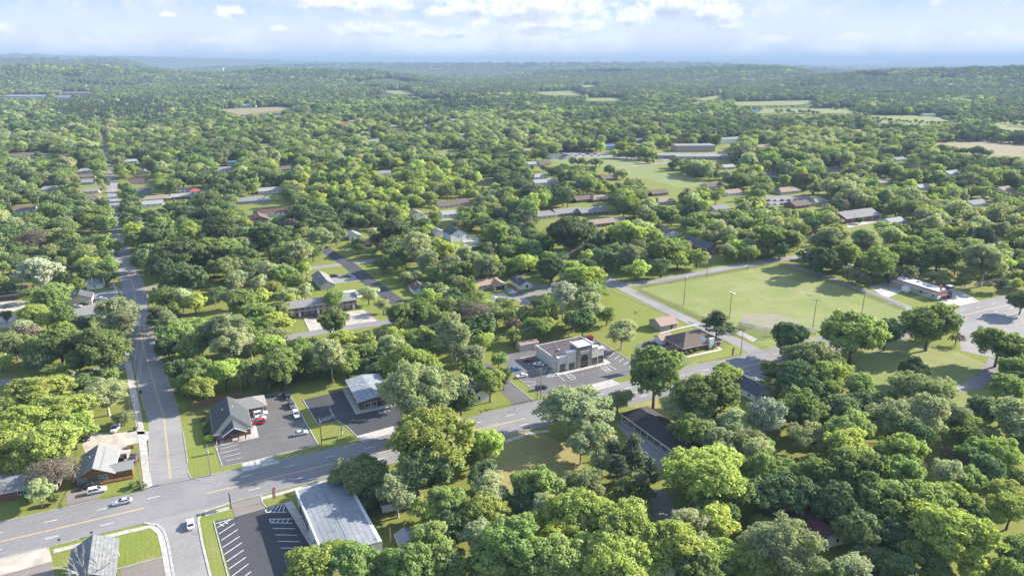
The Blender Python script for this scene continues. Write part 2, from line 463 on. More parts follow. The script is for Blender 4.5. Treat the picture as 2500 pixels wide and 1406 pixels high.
# ---------------------------------------------------------------- roads
L0, L1 = -90, 640
sheet('main_road', [RD(L0, -7.3), RD(L1, -7.3), RD(L1, 9.2), RD(L0, 9.2)], .05, M_ROAD, world=True)
SIDE = [(-97.8, 166), (-99.3, 175.6), (-118.5, 212), (-149.5, 262), (-167.1, 292.0), (-206, 361), (-235.8, 406.3), (-330, 572), (-427.6, 742.4), (-600, 1041), (-771.4, 1338.4), (-900, 1560)]
strip('side_street', SIDE, 9.8, .042, M_ROAD2)
def px(*pts): return [G(*p) for p in pts]
sheet('south_street', [(352, 1277), (392, 1284), (408, 1310), (424, 1406), (452, 1560), (560, 1560), (514, 1406), (495, 1330), (484, 1270), (497, 1250), (560, 1229), (640, 1205), (520, 1210)], .044, M_ROAD2)
sheet('junction', [(330, 1205), (362, 1196), (379, 1180), (379, 1150), (458, 1150), (466, 1166), (500, 1174), (520, 1190), (420, 1225)], .046, M_ROAD2)
FIELDW = px((1478, 678), (1520, 702), (1600, 742), (1700, 790), (1780, 825), (1830, 850), (1880, 880))
strip('park_street', FIELDW, 7.2, .04, M_ROAD2)
BACKL = px((1300, 700), (1400, 697), (1500, 697), (1600, 688), (1700, 668), (1800, 650), (1900, 634), (1980, 622), (2100, 600))
strip('back_street', BACKL, 7.0, .036, M_ROAD2)
strip('field_lane', px((1925, 645), (2000, 672), (2080, 700), (2160, 727), (2230, 757)), 5.0, .034, M_ROAD2)
DARKST = px((700, 570), (790, 608), (850, 645), (905, 690), (960, 730), (1010, 765), (1040, 790))
strip('dark_street', DARKST, 8.2, .038, M_LOTD)
strip('cross_street', px((600, 672), (700, 662), (800, 650), (900, 637), (1000, 622), (1150, 605), (1250, 590)), 6.4, .036, M_ROAD2)
strip('flats_street', px((640, 834), (724, 820), (830, 802), (940, 787), (1040, 768), (1130, 752), (1280, 722), (1400, 697)), 6.5, .034, M_ROAD)
strip('north_cross_street', px((150, 727), (280, 712), (390, 700), (480, 690)), 7, .03, M_ROAD2)
strip('west_cross_street', px((-50, 937), (120, 925), (300, 893), (330, 884)), 6, .03, M_ROAD2)
strip('far_cross_street', px((380, 570), (620, 545), (900, 520), (1200, 545)), 6, .02, M_ROAD2, keep=False)
strip('school_road', px((1480, 412), (1560, 405), (1640, 396), (1800, 385)), 9, .03, M_ROAD2)

# kerbs along the roads
def kerb(pts, w=.26, world=True, h=.15):
    p = pts if world else px(*pts)
    o = strip('kerb', p, w, h, M_KERB, keep=False); return o
for a, b_ in ((-90, 22.0), (43.0, 76), (94, 122), (136, 190), (200, 240), (252, 300), (330, 640)):
    kerb([RD(a, 9.4), RD((a + b_) / 2, 9.4), RD(b_, 9.4)])
for a, b_ in ((-90, -40), (-25, 18.0), (52, 66), (92, 170), (205, 380), (400, 640)):
    kerb([RD(a, -7.5), RD((a + b_) / 2, -7.5), RD(b_, -7.5)])
kerb([(458, 1150), (466, 1166), (490, 1172)], world=False)
def side_off(v, t0, t1):
    out = []
    for k in range(1, 7):
        a = Vector((*SIDE[k], 0)); c = Vector((*SIDE[k + 1], 0)); d = (c - a).normalized(); n = Vector((-d.y, d.x, 0))
        for i in range(6): out.append(a.lerp(c, i / 6) + n * v)
    out = [p for p in out if t0 <= p.y <= t1]
    return [(p.x, p.y) for p in out]
for v, a_, c_ in ((-5.05, 178, 207), (-5.05, 218, 400), (5.05, 176, 198), (5.05, 212, 252), (5.05, 262, 338), (5.05, 352, 480)):
    kerb(side_off(v, a_, c_), w=.22)
kerb([(484, 1268), (495, 1330), (514, 1406), (545, 1540)], world=False, w=.6)
kerb([(560, 1229), (505, 1246), (490, 1256), (484, 1268)], world=False, w=.6)
kerb([(352, 1277), (385, 1281), (400, 1296), (410, 1325), (424, 1406), (450, 1540)], world=False, w=.6)
kerb([(1480, 706), (1560, 738), (1700, 800), (1790, 842)], world=False)

# pavements
def walk(pts, w=1.5, z=.07): return strip('pavement', px(*pts), w, z, M_CONC, keep=True)
walk([(312, 885), (322, 940), (336, 1010), (348, 1080), (362, 1190)], 2.2)
walk([(292, 800), (302, 840), (312, 876)], 1.8)
walk([(282, 700), (288, 770), (292, 800)], 1.6)
walk([(235, 1316), (300, 1300), (370, 1284), (392, 1300), (402, 1340), (414, 1406), (430, 1500)], 1.6)
walk([(130, 1346), (200, 1328), (235, 1316)], 1.6)
walk([(500, 1256), (560, 1240)], 1.4)
walk([(640, 1216), (700, 1200), (790, 1176), (840, 1165)], 1.4)
walk([(1232, 1078), (1300, 1056), (1340, 1052)], 1.4)
walk([(1658, 876), (1700, 866), (1760, 853), (1750, 846)], 1.6)
walk([(1612, 814), (1650, 803), (1702, 792)], 1.4)
walk([(300, 1058), (362, 1056)], 2.0)

# ---------------------------------------------------------------- lots
sheet('clinic_parking', [(522, 1078), (543, 1139), (600, 1129), (668, 1112), (778, 1087), (702, 955), (640, 968)], .03, M_LOT)
sheet('driveway_apron', [(592, 1130), (668, 1112), (664, 1120), (684, 1129), (590, 1152)], .052, M_CONC)
sheet('shop_parking', [(740, 976), (838, 953), (882, 1010), (965, 985), (1010, 1030), (872, 1066), (824, 1026), (776, 1036)], .03, M_LOTD)
sheet('driveway_apron', [(872, 1064), (960, 1040), (968, 1055), (884, 1079)], .052, M_CONC)
STORELOT = sheet('store_parking', [(523, 1272), (572, 1262), (640, 1240), (693, 1228), (775, 1352), (840, 1460), (580, 1460)], .03, M_LOTD)
sheet('driveway_apron', [(563, 1230), (637, 1209), (652, 1240), (573, 1262)], .055, M_BROWNLOT)
sheet('store_walk', [(693, 1228), (713, 1223), (805, 1366), (780, 1370)], .12, M_CONC)
sheet('corner_parking', [(-80, 1380), (0, 1358), (118, 1332), (128, 1370), (0, 1404), (-80, 1420)], .03, M_TANLOT)
sheet('canopy_yard', [(-80, 1422), (0, 1403), (128, 1371), (140, 1440), (-80, 1520)], .028, M_BROWNLOT)
sheet('corner_yard', [(292, 1384), (398, 1360), (410, 1425), (300, 1460)], .03, M_BROWNLOT)
sheet('cabin_yard', [(200, 1085), (222, 1058), (300, 1056), (362, 1052), (366, 1074), (318, 1085), (322, 1125), (300, 1145), (224, 1145)], .03, M_TANLOT)
sheet('cabin_drive', [(160, 1205), (190, 1188), (262, 1196), (215, 1232), (165, 1250)], .03, M_BROWNLOT)
SHOPLOT = sheet('stone_shop_parking', [(1219, 866), (1302, 848), (1392, 835), (1450, 826), (1556, 890), (1554, 912), (1446, 937), (1339, 962), (1318, 965), (1248, 910)], .03, M_LOT)
sheet('service_lane', [(1160, 880), (1200, 890), (1246, 930), (1304, 978), (1256, 992), (1205, 935)], .03, M_LOT)
sheet('driveway_apron', [(1445, 938), (1493, 926), (1516, 937), (1452, 954)], .055, M_CONC)
sheet('office_parking', [(1543, 848), (1585, 830), (1700, 803), (1762, 810), (1745, 822), (1650, 842), (1625, 860), (1650, 880), (1690, 884), (1665, 896), (1600, 872)], .03, M_LOT)
sheet('flats_forecourt', [(742, 779), (758, 813), (925, 785), (888, 755)], .03, M_TANLOT)
sheet('house_drive', [(803, 674), (868, 666), (892, 684), (820, 692)], .03, M_ROAD2)
sheet('house_drive', [(868, 712), (915, 706), (930, 720), (872, 726)], .03, M_CONC)
sheet('east_parking', [(2342, 792), (2520, 745), (2700, 790), (2620, 930), (2420, 872), (2345, 856)], .03, M_ROAD2)
sheet('gravel_track', [(2416, 872), (2440, 890), (2425, 925), (2400, 945), (2335, 960), (2325, 950), (2385, 918)], .03, M_ROAD)
sheet('takeaway_yard', [(2120, 700), (2200, 684), (2200, 712), (2165, 728)], .03, M_CONC)
sheet('takeaway_parking', [(2285, 748), (2318, 705), (2350, 712), (2390, 735), (2460, 740), (2480, 742), (2390, 762), (2350, 752), (2330, 742)], .03, M_CONC)
sheet('west_parking', [(190, 722), (280, 712), (286, 745), (200, 752)], .028, M_ROAD2)
sheet('west_yard', [(0, 735), (60, 735), (62, 780), (25, 800), (0, 800)], .03, M_TANLOT)
sheet('hall_yard', [(2062, 538), (2150, 524), (2150, 540), (2070, 556)], .03, M_CONC)
sheet('far_parking', [(1866, 478), (1970, 480), (1976, 500), (1880, 502)], .03, M_ROAD)
sheet('school_yard', [(1350, 372), (1480, 374), (1600, 388), (1520, 392), (1400, 384)], .02, M_ROAD2)
sheet('school_parking', [(1590, 380), (1780, 372), (1780, 384), (1620, 392)], .02, M_ROAD2)
sheet('white_house_drive', [(1820, 912), (1860, 898), (1890, 905), (1850, 935)], .03, M_ROAD2)
sheet('garage_drive', [(1200, 718), (1228, 714), (1250, 730), (1215, 735)], .03, M_CONC)
sheet('garage_drive', [(1232, 705), (1250, 703), (1300, 740), (1280, 748)], .03, M_ROAD2)
sheet('flat_drive', [(1128, 585), (1165, 578), (1175, 592), (1135, 600)], .03, M_CONC)
sheet('motel_yard', [(1505, 1035), (1530, 1030), (1640, 1125), (1620, 1150), (1560, 1100)], .028, M_ROAD2)
sheet('wood_drive', [(1585, 1195), (1625, 1195), (1660, 1260), (1680, 1330), (1600, 1290)], .028, M_BROWNLOT)
# grass of its own
sheet('clinic_lawn', [(428, 1034), (460, 1160), (495, 1170), (590, 1147), (592, 1130), (543, 1140), (522, 1080), (500, 1045), (493, 1012)], .026, M_MOWN)
sheet('clinic_verge', [(668, 1114), (778, 1090), (870, 1068), (880, 1079), (790, 1105), (684, 1127), (664, 1121)], .026, M_MOWN, keep=False)
sheet('corner_lawn', [(282, 1313), (370, 1290), (388, 1300), (397, 1358), (300, 1382), (284, 1372)], .026, M_MOWN, keep=False)
sheet('store_lawn', [(490, 1268), (565, 1242), (570, 1260), (522, 1272), (560, 1440), (524, 1440)], .026, M_MOWN)
sheet('shop_verge', [(1342, 963), (1445, 939), (1460, 950), (1345, 978)], .026, M_MOWN)
sheet('office_lawn', [(1668, 896), (1690, 884), (1765, 850), (1800, 826), (1835, 850), (1832, 862), (1770, 880), (1665, 904)], .022, M_LAWN)
sheet('ball_field', [(1562, 706), (1700, 680), (1880, 648), (1960, 668), (2060, 700), (2215, 762), (2215, 790), (2000, 850), (1900, 860), (1800, 815), (1680, 760)], .02, M_FIELD)
sheet('infield', [(1803, 775), (1820, 768), (1860, 764), (1905, 766), (1945, 782), (1958, 792), (1945, 803), (1885, 809), (1840, 801)], .03, M_DIRT, sm=2)
sheet('dry_lawn', [(1215, 1062), (1300, 1048), (1330, 1060), (1410, 1100), (1430, 1150), (1350, 1190), (1230, 1200), (1180, 1150), (1200, 1100)], .02, M_DRY)
sheet('tree_lawn', [(1500, 985), (1560, 965), (1640, 975), (1700, 1030), (1650, 1040), (1600, 1005)], .02, M_DRY)
sheet('east_lawn', [(2140, 830), (2200, 830), (2345, 862), (2410, 890), (2330, 960), (2420, 950), (2400, 1000), (2320, 1010), (2100, 940), (2080, 900)], .02, M_FIELD)
FARF = [('pasture', M_PAST, [(1790, 250), (1985, 246), (2000, 251), (1940, 258), (1800, 260)]),
        ('pasture', M_PAST, [(1830, 268), (2080, 266), (2100, 278), (1850, 279)]), ('pasture', M_PAST, [(2110, 284), (2240, 283), (2360, 293), (2310, 301), (2230, 311), (2160, 310)]),
        ('ploughed_field', M_TAN, [(2270, 348), (2440, 346), (2540, 352), (2540, 385), (2400, 378), (2290, 362)]),
        ('pasture', M_PAST, [(2420, 300), (2540, 292), (2540, 318), (2450, 318)]),
        ('pasture', M_PAST, [(1300, 226), (1400, 222), (1430, 236), (1330, 233)]), ('pasture', M_PAST, [(1430, 240), (1515, 240), (1525, 248), (1440, 248)]),
        ('pasture', M_PAST, [(930, 222), (990, 221), (1020, 232), (960, 231)]), ('pasture', M_PAST, [(1420, 209), (1455, 208), (1460, 213), (1425, 214)]),
        ('pasture', M_PAST, [(1700, 242), (1760, 233), (1770, 240), (1715, 247)]),
        ('pasture', M_PAST, [(1345, 384), (1480, 384), (1600, 395), (1480, 410), (1350, 396)]),
        ('pasture', M_PAST, [(1480, 414), (1600, 406), (1620, 420), (1700, 434), (1740, 450), (1660, 460), (1580, 438), (1490, 430)]),
        ('ploughed_field', M_TAN, [(530, 268), (690, 262), (720, 267), (580, 282)]), ('pasture', M_PAST, [(150, 184), (190, 182), (195, 187), (155, 188)]),
        ('pasture', M_PAST, [(1060, 370), (1130, 362), (1135, 368), (1070, 376)]), ('pasture', M_PAST, [(950, 316), (985, 314), (985, 322), (955, 322)]),
        ('pasture', M_PAST, [(60, 288), (84, 286), (84, 294), (60, 295)]), ('pasture', M_PAST, [(100, 374), (130, 374), (130, 392), (105, 392)])]
KEEP = []      # picture polygons that trees must not cover
for nm, m_, p in FARF:
    sheet(nm, p, .05 if G(*p[0])[1] < 1500 else 1.0, m_)
    KEEP.append(p)

# ---------------------------------------------------------------- paint on the roads
def dash(s0, s1, v, w, m, nm, z=.056):
    a, b_ = RD(s0, v), RD(s1, v)
    n = N * w / 2
    mb = MB(); mb.prism([tuple((a - n)[:2]), tuple((b_ - n)[:2]), tuple((b_ + n)[:2]), tuple((a + n)[:2])], z - .02, z)
    o = mb.build(nm, m, ROADMARK); return o
ROADMARK = thing('road_marking', 'yellow and white painted lines along the main road', 'road marking', (0, 0, 0))
def s_of(px_, py_):
    g = Vector((*G(px_, py_), 0)) - O0; return g.dot(U)
for a, b_ in ((-90, s_of(352, 1240)), (s_of(505, 1198), s_of(1277, 1016)), (s_of(1466, 971), 640)):
    for v in (-.17, .17): dash(a, b_, v, .16, M_YEL, 'yellow_line')
s0 = s_of(122, 1277) - 1.5
for k in range(-7, 48):
    for v in (4.3, -3.6):
        s = s0 + 12.2 * k + (1.2 if v < 0 else 0)
        if s_of(370, 1235) < s < s_of(500, 1200): continue
        dash(s, s + 3.1, v, .15, M_PLINE, 'white_dash')
SM = thing('street_marking', 'double yellow centre line on the side street', 'road marking', (0, 0, 0))
for k in range(1, 8):
    a = Vector((*SIDE[k], 0)); b_ = Vector((*SIDE[k + 1], 0)); n = Vector((-(b_ - a).y, (b_ - a).x, 0)).normalized()
    for v in (-.17, .17):
        mb = MB(); q = [a + n * (v - .07), b_ + n * (v - .07), b_ + n * (v + .07), a + n * (v + .07)]
        mb.prism(ccw([tuple(t[:2]) for t in q]), .03, .05); mb.build('yellow_line', M_YEL, SM)
def lines(label, segs, w=.13, z=.035, nm='parking_line'):
    t = thing('parking_marking', label, 'road marking', (0, 0, 0))
    for a, b_ in segs:
        a = Vector((*G(*a), 0)); b_ = Vector((*G(*b_), 0)); n = Vector((-(b_ - a).y, (b_ - a).x, 0)).normalized() * w / 2
        mb = MB(); mb.prism(ccw([tuple(t_[:2]) for t_ in (a - n, b_ - n, b_ + n, a + n)]), z - .02, z); mb.build(nm, M_PLINE, t)
    return t
def cs(ox, oy, sc, L): return [((ox + a * sc, oy + b_ * sc), (ox + c * sc, oy + d * sc)) for a, b_, c, d in L]
lines('white bay lines in the dark parking lot beside the big metal-roofed store', cs(420, 860, .3884, [
    (295, 1140, 395, 1075), (310, 1180, 412, 1113), (318, 1225, 425, 1155), (328, 1270, 438, 1195), (342, 1315, 450, 1240), (357, 1360, 465, 1285), (375, 1406, 480, 1328), (392, 1455, 497, 1376),
    (635, 1105, 772, 1107), (650, 1145, 788, 1148), (667, 1186, 804, 1188), (683, 1228, 822, 1230), (702, 1273, 842, 1276),
    (612, 1047, 755, 1045), (622, 1070, 757, 1072), (612, 1047, 622, 1070), (645, 1047, 630, 1070), (675, 1047, 660, 1070), (705, 1046, 690, 1071), (735, 1046, 720, 1071),
    (585, 988, 597, 1005), (597, 1005, 722, 1003), (585, 988, 705, 955), (612, 1003, 640, 975), (640, 1003, 668, 967), (668, 1003, 690, 960), (698, 1003, 706, 965),
    (275, 1075, 385, 1042), (285, 1100, 375, 1045), (300, 1075, 325, 1090), (330, 1062, 350, 1075)]), .16)
lines('faint white bay lines in front of the brick clinic', cs(480, 940, .2, [
    (285, 830, 520, 775), (320, 878, 540, 828), (350, 925, 560, 880), (290, 780, 500, 725), (270, 735, 470, 690), (340, 690, 480, 665), (370, 705, 400, 670), (420, 695, 450, 665)]), .11)
lines('hatched white lines in the dark lot beside the small metal-roofed shop', cs(480, 940, .2, [
    (1500, 455, 1650, 400), (1520, 440, 1560, 400), (1560, 430, 1600, 380), (1600, 415, 1640, 365), (1640, 400, 1670, 350), (1620, 280, 1690, 410), (2210, 300, 2380, 260), (2240, 340, 2300, 285), (2290, 330, 2350, 270), (2340, 320, 2390, 265), (2210, 300, 2250, 345)]), .12)
lines('white bay lines and hatching in the lot around the stone-fronted shop', cs(1200, 800, .16, [
    (1870, 485, 1950, 425), (1945, 520, 2020, 465), (2015, 565, 2095, 510), (1800, 440, 1880, 385), (1740, 400, 1810, 345), (1680, 360, 1750, 310), (1620, 320, 1690, 270), (1490, 250, 1530, 200), (1440, 245, 1480, 205), (1530, 240, 1570, 205),
    (560, 555, 650, 485), (625, 610, 705, 555), (700, 660, 775, 600), (790, 690, 850, 630), (430, 465, 650, 425), (440, 480, 520, 450), (470, 500, 530, 465),
    (500, 820, 680, 826), (545, 875, 720, 860), (930, 660, 1115, 805), (850, 750, 1000, 735), (850, 750, 920, 660), (890, 740, 940, 690), (930, 740, 970, 700),
    (1120, 710, 1220, 790), (1200, 700, 1290, 770), (1120, 710, 1200, 700), (1150, 735, 1225, 720), (1180, 760, 1255, 745), (1220, 790, 1290, 770),
    (1660, 595, 1760, 675), (1720, 570, 1830, 655), (1680, 612, 1745, 590), (1705, 635, 1775, 612), (1735, 655, 1805, 632), (1760, 675, 1830, 655), (1770, 560, 1905, 640),
    (2095, 600, 2165, 570), (2110, 615, 2140, 575), (2135, 610, 2165, 575)]), .14)
b4 = MB()
for q in ((1115, 780, 1160, 800), ):
    a = G(1200 + 1120 * .16, 800 + 785 * .16); b4.box(a[0] - 1, a[0] + 1, a[1] - 1, a[1] + 1, .02, .036)
# kerbs of the lots
for p in ([(1248, 910), (1318, 965), (1339, 962), (1446, 937)], [(1494, 925), (1554, 912), (1556, 890), (1450, 826)], [(778, 1087), (740, 1020), (702, 955), (640, 967)],
          [(522, 1078), (543, 1139), (596, 1129)], [(778, 1087), (720, 1100), (676, 1110), (664, 1119), (684, 1128)], [(522, 1272), (555, 1400), (575, 1460)],
          [(740, 976), (758, 1006), (776, 1036)], [(824, 1026), (850, 1044), (872, 1066), (878, 1076)], [(1246, 932), (1302, 978)], [(758, 813), (742, 779)], [(925, 785), (888, 755)],
          [(637, 1209), (640, 1226), (652, 1240), (693, 1228)], [(282, 1390), (340, 1374), (398, 1360)]):
    kerb(p, world=False, w=.3, h=.14)
# ---------------------------------------------------------------- trees
def leaf_mat(name, ca, cb, trans=.48, gloss=.012):
    m = bpy.data.materials.new(name); m.use_nodes = True
    nt = m.node_tree; b = NB(nt)
    for n in list(nt.nodes): nt.nodes.remove(n)
    out = b.new('ShaderNodeOutputMaterial')
    geo = b.new('ShaderNodeNewGeometry'); oi = b.new('ShaderNodeObjectInfo')
    tc = b.new('ShaderNodeTexCoord')
    f = b.m('ADD', b.m('MULTIPLY', geo.outputs['Random Per Island'], .45), b.m('MULTIPLY', b.noise(tc.outputs['Object'], .45, 2, .5), .7))
    c = b.mix(b.ramp(f, .25, .85), cb, ca)
    v = b.m('ADD', b.m('MULTIPLY', oi.outputs['Random'], .50), .70)
    hs = b.new('ShaderNodeHueSaturation'); b.put(hs.inputs['Color'], c); b.put(hs.inputs['Value'], v)
    b.put(hs.inputs['Hue'], b.m('ADD', .485, b.m('MULTIPLY', b.m('FRACT', b.m('MULTIPLY', oi.outputs['Random'], 7.31)), .03)))
    hs.inputs['Saturation'].default_value = 1.0
    c = hs.outputs[0]
    # leaves turn their faces outwards: shading normal leans towards the crown's outside
    off = b.new('ShaderNodeVectorMath', operation='SUBTRACT'); b.put(off.inputs[0], tc.outputs['Object']); off.inputs[1].default_value = (0, 0, 1.0)
    vt = b.new('ShaderNodeVectorTransform', vector_type='NORMAL', convert_from='OBJECT', convert_to='WORLD'); b.put(vt.inputs[0], off.outputs[0])
    nz = b.new('ShaderNodeVectorMath', operation='NORMALIZE'); b.put(nz.inputs[0], vt.outputs[0])
    sc = b.new('ShaderNodeVectorMath', operation='SCALE'); b.put(sc.inputs[0], nz.outputs[0]); sc.inputs['Scale'].default_value = .75
    ad = b.new('ShaderNodeVectorMath', operation='ADD'); b.put(ad.inputs[0], sc.outputs[0]); b.put(ad.inputs[1], geo.outputs['Normal'])
    nf = b.new('ShaderNodeVectorMath', operation='NORMALIZE'); b.put(nf.inputs[0], ad.outputs[0])
    d = b.new('ShaderNodeBsdfDiffuse'); b.put(d.inputs[0], c)
    t = b.new('ShaderNodeBsdfTranslucent'); b.put(t.inputs[0], b.mix(1.0, c, (1.12, 1.12, .60), 'MULTIPLY'))
    b.l.new(nf.outputs[0], d.inputs['Normal'])
    g = b.new('ShaderNodeBsdfGlossy'); g.inputs['Roughness'].default_value = .6; b.put(g.inputs[0], (1, 1, 1))
    m1 = b.new('ShaderNodeMixShader'); m1.inputs[0].default_value = trans; b.l.new(d.outputs[0], m1.inputs[1]); b.l.new(t.outputs[0], m1.inputs[2])
    m2 = b.new('ShaderNodeMixShader'); m2.inputs[0].default_value = gloss; b.l.new(m1.outputs[0], m2.inputs[1]); b.l.new(g.outputs[0], m2.inputs[2])
    b.l.new(m2.outputs[0], out.inputs[0])
    return m
LM = {'L': leaf_mat('lime_leaves', (0.43, 0.5, 0.13), (0.31, 0.385, 0.095)),
      'G': leaf_mat('green_leaves', (0.285, 0.365, 0.115), (0.19, 0.255, 0.085)),
      'D': leaf_mat('dark_leaves', (0.16, 0.22, 0.08), (0.105, 0.15, 0.062), .25),
      'P': leaf_mat('pale_leaves', (0.42, 0.455, 0.25), (0.29, 0.335, 0.17)),
      'Y': leaf_mat('yellow_green_leaves', (0.52, 0.56, 0.08), (0.39, 0.44, 0.07), .4),
      'O': leaf_mat('olive_leaves', (0.32, 0.355, 0.155), (0.22, 0.255, 0.11)),
      'N': leaf_mat('pine_needles', (.12,.15,.06), (.07,.10,.042), .15, .03),
      'B': leaf_mat('brown_buds', (0.195, 0.156, 0.124), (0.150, 0.137, 0.091), .15, .0),
      'W': leaf_mat('blossom_leaves', (0.5, 0.52, 0.4), (0.25, 0.31, 0.15), .2)}
M_BARK = mat('bark', (.13, .105, .085), .95, .3, 1.5, coord='obj')
M_PALEBARK = mat('pale_bark', (.38, .35, .32), .9, .2, 1.5, coord='obj')

def rand_dirs(r, n):
    v = r.normal(size=(n, 3)); return v / np.linalg.norm(v, axis=1, keepdims=True)
def crown_arrays(r, lobes, n, size, keepdeep=.12, flat=1.0):
    """leaf clumps spread over the outside of a cloud of lobes"""
    lc = np.array([l[:3] for l in lobes]); lr = np.array([l[3] for l in lobes])
    p = lr ** 2; p /= p.sum()
    k = r.choice(len(lobes), size=int(n * 2.6), p=p)
    d = rand_dirs(r, len(k)); d[:, 2] = np.abs(d[:, 2]) * np.where(r.random(len(k)) < .72, 1, -1)
    pos = lc[k] + d * (lr[k] * np.where(r.random(len(k)) < .07, 1.2 + .5 * r.random(len(k)), .72 + .5 * r.random(len(k))))[:, None] * np.array([1, 1, flat])
    sc_ = np.array([1, 1, flat]); ok = np.ones(len(k), bool)
    for a0 in range(0, len(k), 4000):
        q = (pos[a0:a0 + 4000] / sc_).astype(np.float32); l2 = (lc / sc_).astype(np.float32)
        d2 = (q ** 2).sum(1)[:, None] + (l2 ** 2).sum(1)[None] - 2 * q @ l2.T
        d2 = d2 / (lr[None] ** 2).astype(np.float32)
        d2[np.arange(len(q)), k[a0:a0 + 4000]] = 9
        ok[a0:a0 + 4000] = d2.min(1) > .55
    ok |= r.random(len(k)) < keepdeep
    pos, d = pos[ok][:n], d[ok][:n]
    n = len(pos)
    nn = d * .7 + rand_dirs(r, n) * .85 + np.array([.12, .05, .3])*0 + np.array([0, 0, .35]); nn /= np.linalg.norm(nn, axis=1, keepdims=True)
    a = np.cross(nn, rand_dirs(r, n)); a /= np.linalg.norm(a, axis=1, keepdims=True); b = np.cross(nn, a)
    s = size * (.55 + .8 * r.random(n))[:, None]
    asp = (.55 + .4 * r.random(n))[:, None]
    j = lambda: (.85 + .3 * r.random((n, 1)))
    q = np.stack([pos - a * s * j(), pos - b * s * asp * j(), pos + a * s * j(), pos + b * s * asp * j()], 1)
    q[:, 1] += nn * s * .18; q[:, 3] += nn * s * .18
    return q.reshape(-1, 3)
def quads_mesh(name, v, m):
    me = bpy.data.meshes.new(name); n = len(v) // 4
    me.vertices.add(len(v)); me.vertices.foreach_set('co', v.astype(np.float32).ravel())
    me.loops.add(n * 4); me.loops.foreach_set('vertex_index', np.arange(n * 4, dtype=np.int32))
    me.polygons.add(n); me.polygons.foreach_set('loop_start', np.arange(0, n * 4, 4, dtype=np.int32))
    try: me.polygons.foreach_set('loop_total', np.full(n, 4, dtype=np.int32))
    except Exception: pass
    me.materials.append(m); me.update(); me.validate(); return me
def lobes_round(r, R, H, nl, low=.30, top=1.0, lr=(.24, .40), squash=1.0):
    cz = H * (low + top) / 2; hz = H * (top - low) / 2
    out = []
    for _ in range(nl):
        d = rand_dirs(r, 1)[0]
        rad = .30 + .42 * r.random() ** .6
        l = R * r.uniform(*lr)
        taper = 1.0 - .28 * max(0, d[2]) - .12 * max(0, -d[2])
        out.append((d[0] * R * rad * taper, d[1] * R * rad * taper, cz + d[2] * (hz - l * .75) * min(1, rad + .22), l))
    out.append((0, 0, cz, R * .45))
    return out
def sub_lobes(r, lobes, k, lo, hi, R, flat=.85):
    """break each bough into small leafy clumps that sit on its outside"""
    out = []
    for (x, y, z, l) in lobes:
        m = max(3, int(k * (l / (R * .3)) ** 2))
        for _ in range(m):
            d = rand_dirs(r, 1)[0]; d[2] = abs(d[2]) if r.random() < .75 else d[2]
            q = l * r.uniform(.72, 1.12)
            out.append((x + d[0] * q, y + d[1] * q, z + d[2] * q * flat, R * r.uniform(lo, hi)))
        out.append((x, y, z, l * .6))
    return out
def lobes_pine(r, R, H, nl):
    out = []
    for i in range(nl):
        t = .30 + .68 * (i + r.random()) / nl
        rad = R * (1.08 - t) * 1.15 * (.35 + .65 * r.random())
        a = r.random() * 6.283
        l = R * r.uniform(.18, .34) * (1.25 - .6 * t)
        out.append((rad * math.cos(a), rad * math.sin(a), H * t, l))
    out.append((0, 0, H * .97, R * .2))
    return out
def limbs(r, R, H, fork=.28, n=6, rad=None, reach=.62):
    mb = MB(); rad = rad or R * .05
    x, y = r.uniform(-.04, .04, 2) * R
    top = H * .72
    mb.tube([(0, 0, -.4), (0, 0, .25), (x * .4, y * .4, H * fork), (x, y, top)], [rad * 1.9, rad * 1.25, rad, rad * .35], 8)
    for k in range(n):
        a = 6.283 * (k + r.random() * .7) / n; t = fork * r.uniform(.75, 1.5)
        e = Vector((math.cos(a) * R * reach, math.sin(a) * R * reach, H * r.uniform(.55, .85)))
        s = Vector((x * .4, y * .4, H * t)); m_ = s.lerp(e, .5) + Vector((0, 0, H * .06))
        mb.tube([s, m_, e], [rad * .6, rad * .4, rad * .12], 6)
        for _ in range(2):
            e2 = m_ + Vector((r.normal() * R * .25, r.normal() * R * .25, H * .2)); mb.tube([m_, e2], [rad * .3, rad * .08], 5)
    return mb
PROTO = {}
